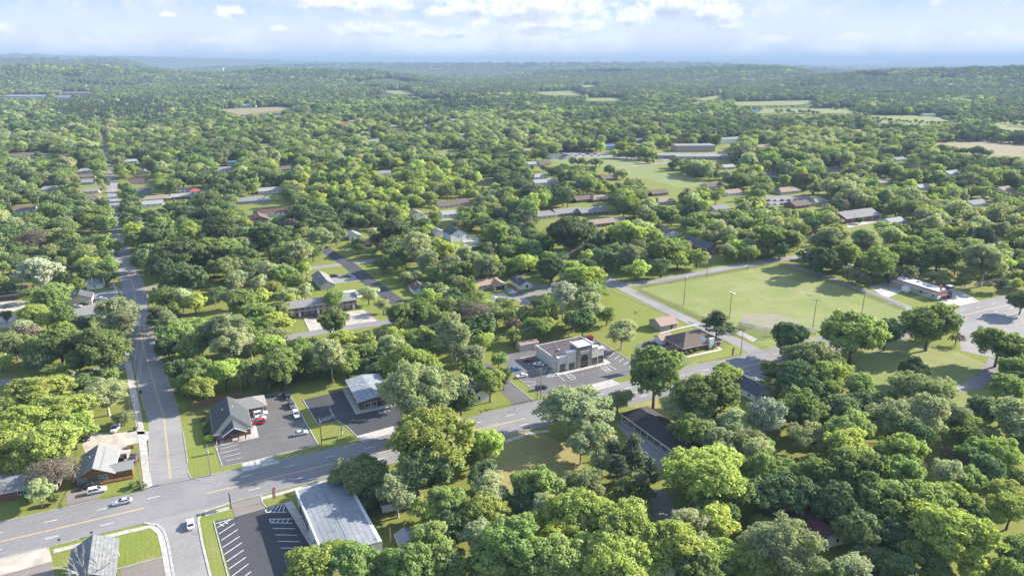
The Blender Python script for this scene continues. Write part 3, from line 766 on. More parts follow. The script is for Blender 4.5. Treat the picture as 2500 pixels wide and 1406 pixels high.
def make_proto(kind, var, big):
    r = np.random.default_rng(abs(hash((kind, var, big))) % 1 + ord(kind) * 31 + var * 7 + big * 3)
    R = 9.0 if big else 6.0
    n = 19000 if big else 11500
    sz = .33 if big else .27
    S = lambda lb, k=9, lo=.075, hi=.15: sub_lobes(r, lb, k if not big else int(k * 1.5), lo * (1 if not big else .8), hi * (1 if not big else .8), R)
    tall = 1.0
    if kind == 'N':
        H = R * 3.3; lb = lobes_pine(r, R * .95, H, 44); v = crown_arrays(r, S(lb), int(n * .8), sz * .9, .3, .62); lm = limbs(r, R, H, .5, 7, R * .045, .45)
    elif kind == 'P' or kind == 'W':
        H = R * 2.25; lb = lobes_round(r, R * .95, H, 26, .24, 1.0, (.17, .32)); v = crown_arrays(r, S(lb), int(n * .85), sz * .85, .1); lm = limbs(r, R, H, .25, 7)
    elif kind == 'O':
        H = R * 1.65; lb = lobes_round(r, R, H, 28, .28, 1.0, (.17, .32)); v = crown_arrays(r, S(lb), int(n * .9), sz * .8, .1); lm = limbs(r, R, H, .22, 8)
    elif kind == 'L' or kind == 'Y':
        H = R * 1.85; lb = lobes_round(r, R, H, 22, .26, 1.0, (.22, .36)); v = crown_arrays(r, S(lb), n, sz, .1); lm = limbs(r, R, H, .25, 7)
    elif kind == 'B':
        H = R * 1.9; lb = lobes_round(r, R, H, 34, .25, 1.0, (.2, .34)); v = crown_arrays(r, S(lb), int(n * .42), sz * .6, .5); lm = limbs(r, R, H, .2, 12, R * .045, .85)
    elif kind == 'D':
        H = R * 2.0; lb = lobes_round(r, R, H, 20, .2, 1.0, (.25, .40)); v = crown_arrays(r, S(lb), n, sz, .08); lm = limbs(r, R, H, .22, 6)
    else:
        H = R * 1.95; lb = lobes_round(r, R, H, 22, .23, 1.0, (.22, .38)); v = crown_arrays(r, S(lb), n, sz, .1); lm = limbs(r, R, H, .25, 6)
    v[:, 2] *= H / np.percentile(v[:, 2], 99.7)
    an = r.uniform(.86, 1.16); v[:, 0] *= an; v[:, 1] /= an
    v[:, 0] += (v[:, 2] - H * .4) * r.uniform(-.12, .12); v[:, 1] += (v[:, 2] - H * .4) * r.uniform(-.12, .12)
    v[:, :2] *= R / np.percentile(np.hypot(v[:, 0], v[:, 1]), 95)
    return dict(crown=quads_mesh('crown', v, LM[kind]), trunk=lm.mesh('trunk', M_PALEBARK if kind in 'PBW' else M_BARK, True), R=R, H=H)
def proto(kind, var, big):
    k = (kind, var, big)
    if k not in PROTO: PROTO[k] = make_proto(kind, var, big)
    return PROTO[k]
RATIO = {'N': 3.3, 'P': 2.25, 'W': 2.25, 'O': 1.65, 'L': 1.85, 'Y': 1.85, 'B': 1.9, 'D': 2.0, 'G': 1.95}
KINDW = {'N': ('dark pine', 'pine'), 'P': ('pale silvery green', 'broadleaf'), 'W': ('white blossoming', 'locust'), 'O': ('olive green spreading', 'broadleaf'), 'L': ('lime green', 'broadleaf'),
         'Y': ('bright yellow green', 'broadleaf'), 'B': ('bare grey brown', 'twiggy'), 'D': ('dark green', 'broadleaf'), 'G': ('mid green', 'broadleaf')}
TREES = []       # X, Y, R, H, kind
def solve_tree(cx, cy, w, kind, hs=1.0):
    """crown centre and width as seen -> where the tree stands and how large it is"""
    Rr = 6.0
    for _ in range(12):
        hs2 = hs * (1 - .022 * max(0, Rr - 7)); H = Rr * RATIO[kind] * hs2
        X, Y = G(cx, cy, H * .58)
        _, _, zc = PXa(X, Y, H * .58)
        Rr = w / 2 * zc / FPX * .97
    return X, Y, Rr, Rr * RATIO[kind] * hs2
HAND = """
241,856,130,G;146,850,110,G;35,845,85,O;145,917,72,L;258,968,108,P,.75;95,965,130,L;150,1012,135,L;55,1042,140,L;112,1088,130,L;25,1095,112,L;178,1050,100,L;60,1135,80,L;130,1155,112,B,.8;128,1150,100,O,.7;
410,850,62,D;465,850,82,G;440,905,70,D;487,912,92,G;560,845,100,P;548,912,86,L;448,945,56,G,.7;602,905,70,G;692,898,112,G;650,930,60,D;808,872,100,P;847,885,80,L;740,870,80,G;
885,868,75,G;915,900,46,D;955,850,70,P;1003,905,125,L,1.3;1012,975,150,P,1.35;1060,965,130,P,1.3;1052,1090,195,L,1.15;1050,1150,150,D;885,1168,112,O,1.1;938,1190,92,D;892,1232,60,D,.8;1040,1250,95,L;
750,1388,130,L;868,1372,130,G;820,1350,80,L;935,1392,100,G;1125,972,80,D;1196,938,78,L,1.2;1230,920,52,D,1.2;1148,1116,62,G;1184,1088,86,L,1.25;1182,1160,80,D;
1090,1235,112,G;1166,1258,120,L;1101,1282,92,D;1062,1332,135,G;1008,1382,130,G;1100,1375,112,G;1173,1321,112,P;1260,1338,170,G;1249,1283,52,Y;1300,1283,78,Y;1307,1190,112,G,1.1;1280,1230,80,D;1335,1240,84,P;
1415,1005,185,P,.66;1385,1000,110,P;1418,1090,78,P;1458,1072,92,P;1433,1188,112,O;1404,1262,150,L;1462,1262,122,L;1350,1265,100,L;1372,1316,112,Y;1368,1372,150,G;1440,1352,130,L;1190,1392,120,G;1300,1396,120,G;
1545,1105,74,N;1508,1148,66,N;1566,1185,62,N;1530,1200,66,G,1.3;1470,1130,62,P,1.3;1492,1112,62,N;1586,1150,56,N;1720,1160,200,L,.95;1760,1200,130,G;1854,1148,112,G;1912,1156,92,G;1919,1206,122,D;1868,1212,112,D;1870,1022,88,W,1.25;1789,1040,92,P;1815,1082,102,O;1692,1052,100,G;1757,1030,62,P;1860,1096,72,G;
1726,968,158,G;1600,915,128,G,1.35;1650,880,60,G;1864,1275,60,Y;1679,1292,105,P;1546,1248,72,L;1530,1300,190,L;1640,1339,165,L;1773,1358,115,L;1497,1380,170,L;1925,1352,170,P;1898,1312,90,P;1724,1396,140,G;1590,1385,120,L;1850,1385,120,L;1400,1396,120,L;
1979,874,122,O,1.1;1940,935,128,D;2024,895,90,O;2052,905,60,G;1935,826,100,D;2098,945,82,G;2124,972,60,G;2232,905,74,D;2250,962,142,O;2303,945,60,P;1959,1006,112,G;2058,1010,92,D;2180,1026,112,P;2256,1016,112,P,1.1;2327,1022,82,P;2362,1038,70,G;
1979,1071,102,O;2070,1055,122,G;2066,1098,130,L;2208,1098,112,L;2319,1107,50,B;2244,1138,44,B;2386,1105,84,G;2450,1105,92,L;2496,1087,70,G;2470,1026,112,P;2400,1005,80,D;2454,948,92,G;2494,930,62,D;2440,845,118,G,.9;
2085,820,148,G,1.0;2048,815,90,G;2165,812,84,D;2272,792,140,G,1.0;2240,800,70,O;1912,1180,92,G;2000,1168,132,G;2098,1160,160,G;2200,1168,122,G;2315,1160,92,P;2372,1172,82,G;2462,1200,72,L;2496,1166,62,G;2038,1228,132,D;2157,1227,142,G;2248,1220,122,G;2327,1216,102,L;2376,1247,82,G;
2468,1247,102,L;2098,1295,122,D;2180,1307,112,D;2327,1310,195,L,1.0;2260,1350,120,G;2476,1347,112,G;2137,1366,92,O;2197,1394,92,D;2454,1396,100,G;2380,1390,90,L;2290,1400,90,G;
22,565,55,G;50,588,52,G;82,585,66,B;20,640,52,D;37,602,45,G;94,668,92,W,1.0;117,615,62,O;155,578,60,G;180,597,60,D;206,614,62,O;224,644,62,L;146,642,52,O;249,592,62,G;281,600,40,G;268,647,56,G;258,677,42,D;191,692,40,G;
135,725,88,G;100,742,60,G;82,772,70,L;152,770,72,G;112,780,60,L;12,770,38,D;290,765,108,P,.85;300,792,80,P;32,832,78,O;155,838,92,G;205,792,52,D;67,812,60,B;195,830,60,D;100,880,80,D;190,880,70,G;
330,562,60,L;331,585,60,G;388,572,76,D;455,562,62,L;350,632,60,D;386,607,52,O;435,630,112,D;473,627,92,D;410,667,82,D;448,678,92,D;411,722,62,G;443,726,60,P;475,737,62,L;388,772,62,N,.62;402,812,56,D;435,816,82,G;473,802,72,G;400,735,40,G;
530,567,102,D;655,585,98,D;525,617,102,G;600,607,62,P;590,632,72,D;552,655,82,O,.9;655,662,52,P,1.3;662,702,32,L,1.5;695,617,62,G;732,617,72,P;776,585,64,P;700,672,66,G;724,690,60,G;743,570,52,O;570,690,60,P;
592,740,78,G;622,768,72,G;687,757,62,O;674,788,72,L;560,812,112,P;612,825,72,G;650,802,62,G;811,728,62,G;818,785,72,G,1.15;908,612,32,G;948,607,44,G;933,645,46,D;965,565,82,D;975,770,78,G;983,667,42,L;1010,765,50,G;
836,832,72,L;736,847,62,G;779,840,46,G;898,834,46,G,1.4;933,822,52,B;960,847,72,G;650,850,82,L;680,877,82,G;755,882,60,G;850,864,72,O;835,570,30,P;912,570,36,P;1022,607,92,P;1070,614,82,L;1140,632,62,P;1050,640,62,P;1100,650,62,P;1128,667,70,G;1192,642,57,L;1241,647,52,L;1281,640,62,L;1308,642,32,O;
1215,575,78,G,1.1;1240,594,62,O;1275,599,52,G;1294,572,46,D;1350,582,52,D;1398,575,125,D;1450,574,52,P;1348,660,76,D;1390,657,62,G;1430,680,84,L;1460,702,46,G;1375,728,64,W,1.5;1437,748,78,P;1423,784,76,D;1482,768,52,G;1057,667,46,G;1015,675,36,P;1095,682,52,G;1140,700,62,G;1162,730,56,G;1110,732,62,D;1043,704,28,P,1.4;1025,762,78,G;
1232,750,62,G;1259,772,62,G;1212,764,66,O;1162,764,72,B;1175,794,72,D;1304,800,64,G;1286,757,36,O;1100,815,78,P,1.5;1112,838,82,P,1.3;1037,832,82,G;1174,832,62,L;1025,882,82,L;1155,872,74,P;1217,876,44,G;1519,812,74,P,.95;1555,655,60,L;1531,572,90,L;1529,627,66,P;1623,615,82,G;1655,630,60,Y;1702,627,54,G;1578,582,70,L;1615,650,52,D;1782,590,46,G;1745,574,36,O;1880,582,82,G;1920,590,72,G;1905,608,50,D;
2031,592,92,P;2010,635,80,D;2067,622,82,G;2141,642,94,G,1.05;2116,592,72,P;2206,630,82,G;2250,615,62,G;2292,625,102,G;2345,613,72,P;2406,642,112,P,.95;2440,690,44,D;2490,575,62,G;1970,625,50,D;2240,650,60,D;2172,672,40,D;2496,735,62,D;1752,786,80,N,.58;2270,580,60,G;2330,575,62,G;2400,580,62,D;2175,575,60,P;2030,540,50,P;1950,560,50,G;1985,545,46,D
"""
for ent in HAND.replace('\n', '').split(';'):
    if not ent.strip(): continue
    q = ent.split(',')
    hs = float(q[4]) if len(q) > 4 else 1.0
    x, y, r_, h_ = solve_tree(float(q[0]), float(q[1]), float(q[2]), q[3].strip(), hs)
    TREES.append((x, y, r_, h_, q[3].strip()))
NHAND = len(TREES)
# bushes: px, py of the foot, width m, height m, kind
BUSH = [(88, 1222, 5.5, 4.2, 'D'), (136, 1228, 3.0, 3.2, 'G'), (500, 1046, 2.6, 2.2, 'G'), (494, 1030, 2.6, 2.0, 'B'), (504, 1062, 2.0, 1.6, 'D'), (512, 1078, 3.4, 2.0, 'Y'), (503, 1010, 1.8, 1.5, 'G'),
        (1685, 862, 2.2, 1.6, 'G'), (1697, 858, 2.6, 2.2, 'D'), (1675, 866, 2.0, 1.4, 'O'), (1742, 850, 1.8, 1.3, 'G'), (1730, 853, 1.5, 1.0, 'D'), (325, 1190, 2.6, 2.0, 'G'), (340, 1185, 2.2, 1.8, 'G'), (350, 1192, 2.0, 1.4, 'D'), (332, 1050, 1.6, 1.3, 'D'),
        (700, 935, 4, 3, 'D'), (725, 930, 5, 3.4, 'D'), (752, 927, 4, 3, 'D'), (780, 922, 5, 3.4, 'D'), (808, 918, 4, 3, 'D'), (670, 938, 4, 3, 'D'), (905, 895, 4, 3, 'D'), (2097, 547, 6, 5, 'D'), (640, 1008, 1.5, 1.0, 'G'), (1268, 700, 3, 2.5, 'D')]

# ---- gaps, as seen, that no crown may cover
def add_keep(p): KEEP.append(p)
for p in [
    [(0, 1285), (400, 1270), (420, 1406), (0, 1406)], [(380, 1180), (450, 1180), (530, 1406), (400, 1406)],
    [(1480, 690), (1560, 690), (1900, 630), (1960, 660), (2220, 750), (2215, 790), (1990, 800), (1880, 830), (1850, 860), (1640, 900), (1560, 880), (1480, 760)],
    [(264, 425), (276, 425), (292, 515), (276, 515)], [(290, 620), (320, 620), (346, 720), (310, 720)], [(345, 830), (372, 810), (384, 860), (420, 1010), (350, 1010), (318, 880)],
    [(170, 1080), (350, 1050), (360, 1200), (150, 1260), (0, 1280), (0, 1265), (120, 1240)],
    [(705, 775), (760, 725), (870, 715), (885, 760), (935, 785), (725, 825)], [(755, 655), (800, 655), (820, 690), (810, 712), (755, 690)], [(820, 600), (860, 640), (960, 740), (1010, 775), (980, 740), (880, 655)],
    [(790, 650), (920, 635), (940, 690), (880, 700), (830, 700)], [(890, 590), (930, 600), (900, 612)],
    [(190, 750), (235, 745), (235, 782), (160, 780)], [(200, 720), (290, 715), (290, 735), (200, 740)],
    [(1210, 695), (1240, 700), (1300, 712), (1270, 740), (1225, 725)], [(1165, 690), (1220, 685), (1225, 718), (1170, 716)], [(1237, 675), (1285, 672), (1300, 700), (1240, 705)],
    [(1070, 555), (1160, 560), (1170, 600), (1100, 612), (1070, 590)], [(1280, 835), (1320, 830), (1480, 820), (1560, 890), (1560, 930), (1250, 1000), (1150, 1020), (1300, 960)],
    [(435, 1020), (480, 985), (700, 945), (850, 920), (960, 960), (960, 1000), (860, 1070), (600, 1200), (470, 1170)],
    [(480, 1180), (720, 1180), (830, 1180), (930, 1320), (720, 1340), (500, 1400)], [(1230, 1060), (1310, 1045), (1400, 1090), (1410, 1150), (1240, 1170)],
    [(1530, 1015), (1570, 1010), (1680, 1090), (1660, 1110), (1600, 1120)], [(1790, 920), (1862, 945), (1850, 985), (1790, 935)], [(2060, 550), (2040, 515), (2120, 503), (2150, 525), (2145, 550), (2070, 560)],
    [(2200, 685), (2330, 700), (2400, 740), (2350, 760), (2200, 720)], [(2150, 840), (2330, 870), (2410, 900), (2400, 990), (2120, 940)], [(2350, 700), (2460, 690), (2450, 720), (2370, 740)],
    [(1690, 585), (1755, 600), (1750, 620), (1690, 605)], [(1320, 545), (1500, 515), (1530, 545), (1500, 560), (1330, 555)], [(1600, 354), (1775, 352), (1775, 388), (1600, 394)], [(1350, 376), (1450, 374), (1450, 384), (1350, 384)],
    [(575, 480), (680, 455), (685, 505), (590, 505)], [(1860, 478), (1975, 470), (1975, 505), (1880, 505)], [(1900, 1250), (2060, 1300), (2050, 1345), (2000, 1345), (1900, 1280)], [(440, 565), (470, 560), (470, 572)],
    [(2290, 352), (2500, 350), (2500, 376), (2300, 364)], [(500, 745), (550, 745), (560, 770), (440, 790), (430, 765)], [(185, 555), (235, 555), (235, 575), (190, 577)]]:
    add_keep(p)

# ---------------------------------------------------------------- houses among the trees: px, py (foot of the front), length m, roof colour, wall colour, long side facing?, depth
MIDH = """46,386,30,brown,white,1,14;206,424,13,white,white,1,9;212,437,15,brown,tan,1,9;217,451,12,grey,blue,1,9;222,474,13,grey,tan,1,9;224,492,12,brown,white,1,9;353,428,14,tan,tan,0,11;338,450,17,maroon,tan,1,10;
346,474,16,slate,teal,1,10;382,493,22,tan,brick,1,10;370,506,18,white,white,1,10;442,487,15,white,brick,1,9;460,472,14,grey,white,1,9;478,474,10,red,white,1,7;620,497,26,grey,blue,1,11;550,420,17,grey,white,1,11;568,404,13,teal,white,1,9;
600,291,30,slate,tan,1,14;640,288,30,slate,tan,1,14;680,285,30,slate,tan,1,14;660,473,20,white,white,1,11;665,528,26,maroon,white,1,10;636,545,16,brown,brick,0,12;1022,533,13,tan,white,0,10;1096,508,18,brown,tan,1,11;1132,502,16,brown,tan,1,11;1100,531,13,white,white,1,9;
837,305,20,red,white,1,11;866,303,20,grey,tan,1,11;912,350,36,grey,white,1,16;898,330,20,grey,white,1,12;960,313,22,grey,tan,1,12;1042,313,26,white,white,1,12;1102,300,26,grey,tan,1,12;985,328,36,maroon,brick,1,12;872,337,16,tan,tan,1,10;642,362,18,brown,tan,1,11;
868,586,11,white,white,0,8;1298,373,20,tan,tan,1,12;1296,338,16,orange,white,1,10;1362,388,19,slate,white,1,12;1388,389,19,brown,white,0,12;1490,362,18,blue,white,1,12;1564,348,24,grey,brick,1,12;1560,358,18,grey,tan,1,11;1785,352,44,grey,white,1,20;1870,364,36,tan,brick,1,14;
1332,405,15,brown,tan,1,11;1304,406,15,white,white,1,10;1320,438,15,white,white,1,10;1333,452,24,white,white,1,11;1490,441,18,brown,brick,1,11;1612,478,18,brown,brick,1,11;1628,499,18,tan,tan,1,11;1748,461,18,brown,tan,1,11;1795,478,17,tan,white,1,11;1764,518,16,grey,white,1,11;
1336,534,18,grey,tan,1,11;1392,527,24,grey,brick,1,12;1452,525,24,grey,brick,1,12;1484,552,32,tan,brick,1,10;1468,493,16,tan,brick,1,11;1426,494,16,brown,brick,1,11;1642,578,12,brown,white,0,10;1782,414,16,white,tan,1,11;1930,474,24,tan,tan,1,13;1960,508,18,brown,brick,1,12;2192,550,16,white,white,1,10;
2422,600,16,slate,white,0,12;1984,575,14,brown,brick,0,12;2098,325,30,pink,white,1,12;2258,464,16,white,white,1,10;1884,433,16,slate,white,1,11;2006,500,16,grey,tan,1,11;2330,430,18,white,white,1,11;2392,505,20,grey,white,1,11;2160,452,14,tan,tan,1,10;60,240,150,white,white,1,60;152,242,60,white,white,1,40;182,232,110,grey,tan,1,50;
605,262,34,teal,white,1,24;1176,238,34,white,white,1,22;1650,264,30,white,white,1,14;1840,276,24,blue,white,1,14;2270,286,26,grey,white,1,14;700,418,16,brown,tan,1,11;770,350,16,white,white,1,11;1190,452,14,brown,tan,1,10;940,430,14,grey,white,1,10;120,470,15,grey,tan,1,11;60,520,15,brown,white,1,10;
1700,258,30,white,white,1,12;2460,470,16,tan,white,1,10;2120,610,18,slate,white,1,10;1240,345,16,tan,white,1,11;1130,335,18,white,tan,1,11;740,320,20,grey,white,1,12;320,400,15,white,white,1,10;25,330,18,grey,white,1,10;205,300,24,grey,tan,1,11;760,275,24,white,white,1,14;500,330,18,grey,tan,1,11;2040,420,18,brown,tan,1,11;2200,395,18,grey,white,1,11"""
MH = []
for ent in MIDH.replace('\n', '').split(';'):
    q = ent.split(','); hx, hy, ln_, dp = float(q[0]), float(q[1]), float(q[2]), float(q[6])
    gx, gy = G(hx, hy); _, _, zc = PXa(gx, gy, 0)
    wp = ln_ / 2 / zc * FPX
    hp = 3.4 / zc * FPX + 4.2 / zc * FPX + dp * .5 * (CAM_H / zc) / zc * FPX
    hp = max(hp, 5)
    MH.append((gx, gy, ln_, dp, q[3], q[4], int(q[5]), hx, hy))
    if hy > 385 or ln_ > 50: add_keep([(hx - wp, hy - hp * .15), (hx + wp, hy - hp * .15), (hx + wp, hy - hp), (hx - wp, hy - hp)])
    elif hy > 255: add_keep([(hx - wp * .6, hy - hp * .55), (hx + wp * .5, hy - hp * .55), (hx + wp * .5, hy - hp), (hx - wp * .6, hy - hp)])
KEEPA = [np.array(p, float) for p in KEEP]
def inside(poly, x, y):
    """vectorised even-odd test"""
    r = np.zeros(x.shape, bool); n = len(poly)
    for i in range(n):
        x1, y1 = poly[i]; x2, y2 = poly[(i + 1) % n]
        c = ((y1 > y) != (y2 > y))
        with np.errstate(divide='ignore', invalid='ignore'):
            r ^= c & (x < (x2 - x1) * (y - y1) / (y2 - y1 + 1e-12) + x1)
    return r
def clear_mask(X, Y, R, H, Z=0):
    px_, py_, zc = PXa(X, Y, Z + H * .6)
    rp = R / zc * FPX * .8; rv = H * .36 / zc * FPX * .9
    bad = np.zeros(X.shape, bool)
    pts = [(0, 0)] + [(math.cos(t), math.sin(t)) for t in np.linspace(0, 2 * math.pi, 9)[:-1]]
    for P_ in KEEPA:
        x0, y0 = P_.min(0); x1, y1 = P_.max(0)
        near = (px_ + rp > x0) & (px_ - rp < x1) & (py_ + rv > y0) & (py_ - rv < y1) & ~bad
        idx = np.nonzero(near)[0]
        if len(idx) == 0: continue
        hit = np.zeros(len(idx), bool)
        for cx_, sy_ in pts:
            hit |= inside(P_, px_[idx] + cx_ * rp[idx], py_[idx] + sy_ * rv[idx])
        # the reverse: a small gap wholly inside the crown
        mx, my = P_.mean(0)
        hit |= (np.abs(px_[idx] - mx) < rp[idx]) & (np.abs(py_[idx] - my) < rv[idx])
        bad[idx[hit]] = True
    foot = np.zeros(X.shape, bool)
    for p in GROUND_POLYS + FOOT:
        a = np.array(p); x0, y0 = a.min(0) - 2; x1, y1 = a.max(0) + 2
        idx = np.nonzero((X > x0) & (X < x1) & (Y > y0) & (Y < y1) & ~foot)[0]
        if len(idx):
            h = inside(p, X[idx], Y[idx])
            for dx, dy in ((2, 0), (-2, 0), (0, 2), (0, -2)): h |= inside(p, X[idx] + dx, Y[idx] + dy)
            foot[idx[h]] = True
    return ~(bad | foot)
FOOT = []
for (gx, gy, ln_, dp, *_r) in MH:
    FOOT.append([(gx - ln_ / 2 - 3, gy - 4), (gx + ln_ / 2 + 3, gy - 4), (gx + ln_ / 2 + 3, gy + dp + 4), (gx - ln_ / 2 - 3, gy + dp + 4)])

def vnoise(X, Y, s, seed):
    X = X / s; Y = Y / s; xi = np.floor(X).astype(int); yi = np.floor(Y).astype(int); fx = X - xi; fy = Y - yi
    fx = fx * fx * (3 - 2 * fx); fy = fy * fy * (3 - 2 * fy)
    def h(a, b):
        v = np.sin(a * 127.1 + b * 311.7 + seed * 74.7) * 43758.5453; return v - np.floor(v)
    return (h(xi, yi) * (1 - fx) + h(xi + 1, yi) * fx) * (1 - fy) + (h(xi, yi + 1) * (1 - fx) + h(xi + 1, yi + 1) * fx) * fy
KL = np.array(list('LGDPONB'))
def scatter(r0, r1, sp0, sp1, a0=-41, a1=41, drop=.1, Rm=(4.0, 7.4)):
    xs, ys, sc = [], [], []
    r = r0
    while r < r1:
        sp = sp0 + (sp1 - sp0) * (r - r0) / (r1 - r0)
        n = int(math.radians(a1 - a0) * r / sp)
        a = np.radians(a0 + (a1 - a0) * (np.arange(n) + rng.random(n) * .9) / n)
        rr = r + rng.uniform(-.45, .45, n) * sp
        xs.append(rr * np.sin(a)); ys.append(rr * np.cos(a)); sc.append(np.full(n, sp / sp0))
        r += sp * .92
    X = np.concatenate(xs); Y = np.concatenate(ys); S = np.concatenate(sc)
    k = rng.random(len(X)) > drop
    X, Y, S = X[k], Y[k], S[k]
    R = rng.uniform(*Rm, len(X)) * (.85 + .3 * vnoise(X, Y, 90, 3)) * S
    n1 = vnoise(X, Y, 70, 1) * .6 + vnoise(X, Y, 260, 2) * .4 + rng.normal(0, .16, len(X)) - .34 * np.clip((np.hypot(X, Y) - 900) / 1800, 0, 1)
    kind = np.where(n1 < .38, 'D', np.where(n1 < .58, 'G', np.where(n1 < .70, 'L', 'P')))
    q = rng.random(len(X))
    kind = np.where(q < .10, 'O', np.where(q < .125, 'B', np.where(q < .15, 'N', kind)))
    pxx, pyy, _ = PXa(X, Y, 8)
    lime = (np.hypot((pxx - 950) / 270, (pyy - 445) / 62) < 1) & (rng.random(len(X)) < .75)
    kind = np.where(lime, 'L', kind)
    dark = (np.hypot((pxx - 1120) / 75, (pyy - 255) / 16) < 1) | (np.hypot((pxx - 270) / 150, (pyy - 270) / 24) < 1)
    kind = np.where(dark & (rng.random(len(X)) < .85), 'N', kind)
    ratio = np.array([RATIO[c] for c in kind]); R = np.where(kind == 'N', R * .62, R); R = np.where(lime, R * .8, R)
    H = R * ratio * rng.uniform(.85, 1.14, len(X)) * np.where(Y > 500, 1.1, 1.0)
    return X, Y, R, H, kind
# nearer wood and street trees that the hand list leaves out
X, Y, Rr, Hh, Kk = scatter(135, 520, 9.5, 9.5, -39, 39, .05, (3.8, 6.2))
pxx, pyy, zc = PXa(X, Y, Hh * .6)
ok = clear_mask(X, Y, Rr, Hh)
hx = np.array([t[0] for t in TREES]); hy = np.array([t[1] for t in TREES]); hr = np.array([t[2] for t in TREES])
dd = (np.hypot(X[:, None] - hx, Y[:, None] - hy) / (hr[None] * .55 + Rr[:, None] * .62)).min(1)
# inside the digitised area only fill under and between; keep low
ok &= dd > 1.0
ok &= (pyy < 1500) & (pxx > -120) & (pxx < 2620)
near_fill = [(X[i], Y[i], Rr[i], Hh[i], Kk[i]) for i in np.nonzero(ok)[0]]
# thin the fill where the photograph shows open yards (lower left and middle)
def yard(t):
    x, y, _ = PXa(t[0], t[1], 4)
    return y > 620 and x < 1500 and rng.random() < .35
near_fill = [t for t in near_fill if not yard(t)]
X, Y, Rr, Hh, Kk = scatter(520, 1500, 9.8, 10.6, -40, 40, .06, (4.2, 8.0))
ok = clear_mask(X, Y, Rr, Hh)
ok &= ~((vnoise(X, Y, 38, 9) > .90) & (Y < 1400))
mid = [(X[i], Y[i], Rr[i], Hh[i], Kk[i]) for i in np.nonzero(ok)[0]]
allt = [(*t, 0) for t in TREES] + [(*t, 1) for t in near_fill] + [(*t, 2) for t in mid]
def szpx(t):
    x, y, zc = PXa(t[0], t[1], t[3] * .6)
    if x < -60 or x > 2560 or y > 1440 + t[3] / zc * FPX: return 0
    return t[2] / zc * FPX
first = [t for t in allt]
first.sort(key=lambda t: -szpx(t))
indiv = first[:300]
rest = first[300:]
print('TREES hand', NHAND, 'fill', len(near_fill), 'mid', len(mid))
TREEOBJ = []
for i, t in enumerate(indiv):
    X_, Y_, R1, H1, k = t[:5]
    big = R1 > 7.2
    p = proto(k, (i * 7 + int(X_)) % (2 if big else 3), big)
    o = bpy.data.objects.new('pine_tree' if k == 'N' else 'tree', None); C.objects.link(o)
    o.location = (X_, Y_, 0); o.rotation_euler = (0, 0, rng.random() * 6.283)
    s = R1 / p['R']; o.scale = (s * rng.uniform(.9, 1.08), s * rng.uniform(.9, 1.08), H1 / p['H'])
    for nm in ('trunk', 'crown'): link(nm, p[nm], o)
    o['category'] = 'tree'; o['group'] = 'trees around the crossroads and the ball field'
    size = 'small' if H1 < 9 else ('tall' if H1 > 15 else '')
    AUTO.append((o, (size + ' ' + KINDW[k][0] + (' tree' if k in 'NB' else ' tree')).strip(), X_, Y_))
for i, (bx, by, w, h, k) in enumerate(BUSH):
    g = G(bx, by); p = proto(k, 0, False)
    o = link('bush', None) if False else bpy.data.objects.new('bush', None)
    C.objects.link(o); o.location = (*g, -h * .12); o.rotation_euler = (0, 0, i * 1.3); s = w / 2 / p['R']; o.scale = (s, s, h / p['H'] * 1.1)
    link('foliage', p['crown'], o); link('stem', p['trunk'], o)
    o['category'] = 'bush'; AUTO.append((o, {'D': 'dark green', 'G': 'mid green', 'Y': 'golden green', 'B': 'brownish purple', 'O': 'olive'}[k] + ' rounded bush', *g))

# ---------------------------------------------------------------- the mass of trees beyond: one object, instances of low detail kinds
def far_proto(kind, var, lod):
    r = np.random.default_rng(ord(kind) + 100 * var + 7 * lod)
    R = 1.0; H = RATIO[kind]
    if kind == 'N': lb = lobes_pine(r, R, H, 20); fl = .7
    else: lb = lobes_round(r, R, H, 14 if lod else 17, .2, 1.0, (.24, .40) if kind in 'DGL' else (.2, .36)); fl = 1
    if not lod: lb = sub_lobes(r, lb, 6, .10, .19, R)
    n = (2300, 420)[lod] if kind != 'B' else (600, 200)[lod]
    v = crown_arrays(r, lb, n, (.068, .15)[lod], .08, fl)
    v[:, 2] *= H / max(v[:, 2].max(), .5)
    v[:, :2] *= 1.0 / np.percentile(np.hypot(v[:, 0], v[:, 1]), 95)
    me = quads_mesh('crown_' + kind, v, LM[kind])
    bm = bmesh.new(); bm.from_mesh(me)
    ret = bmesh.ops.create_cone(bm, segments=5, radius1=.07, radius2=.03, depth=H * .7, matrix=Matrix.Translation((0, 0, H * .33)))
    for vv in ret['verts']:
        for ff in vv.link_faces: ff.material_index = 1
    bm.to_mesh(me); bm.free(); me.materials.append(M_BARK)
    return me
KSEQ = 'BDGLNOP'
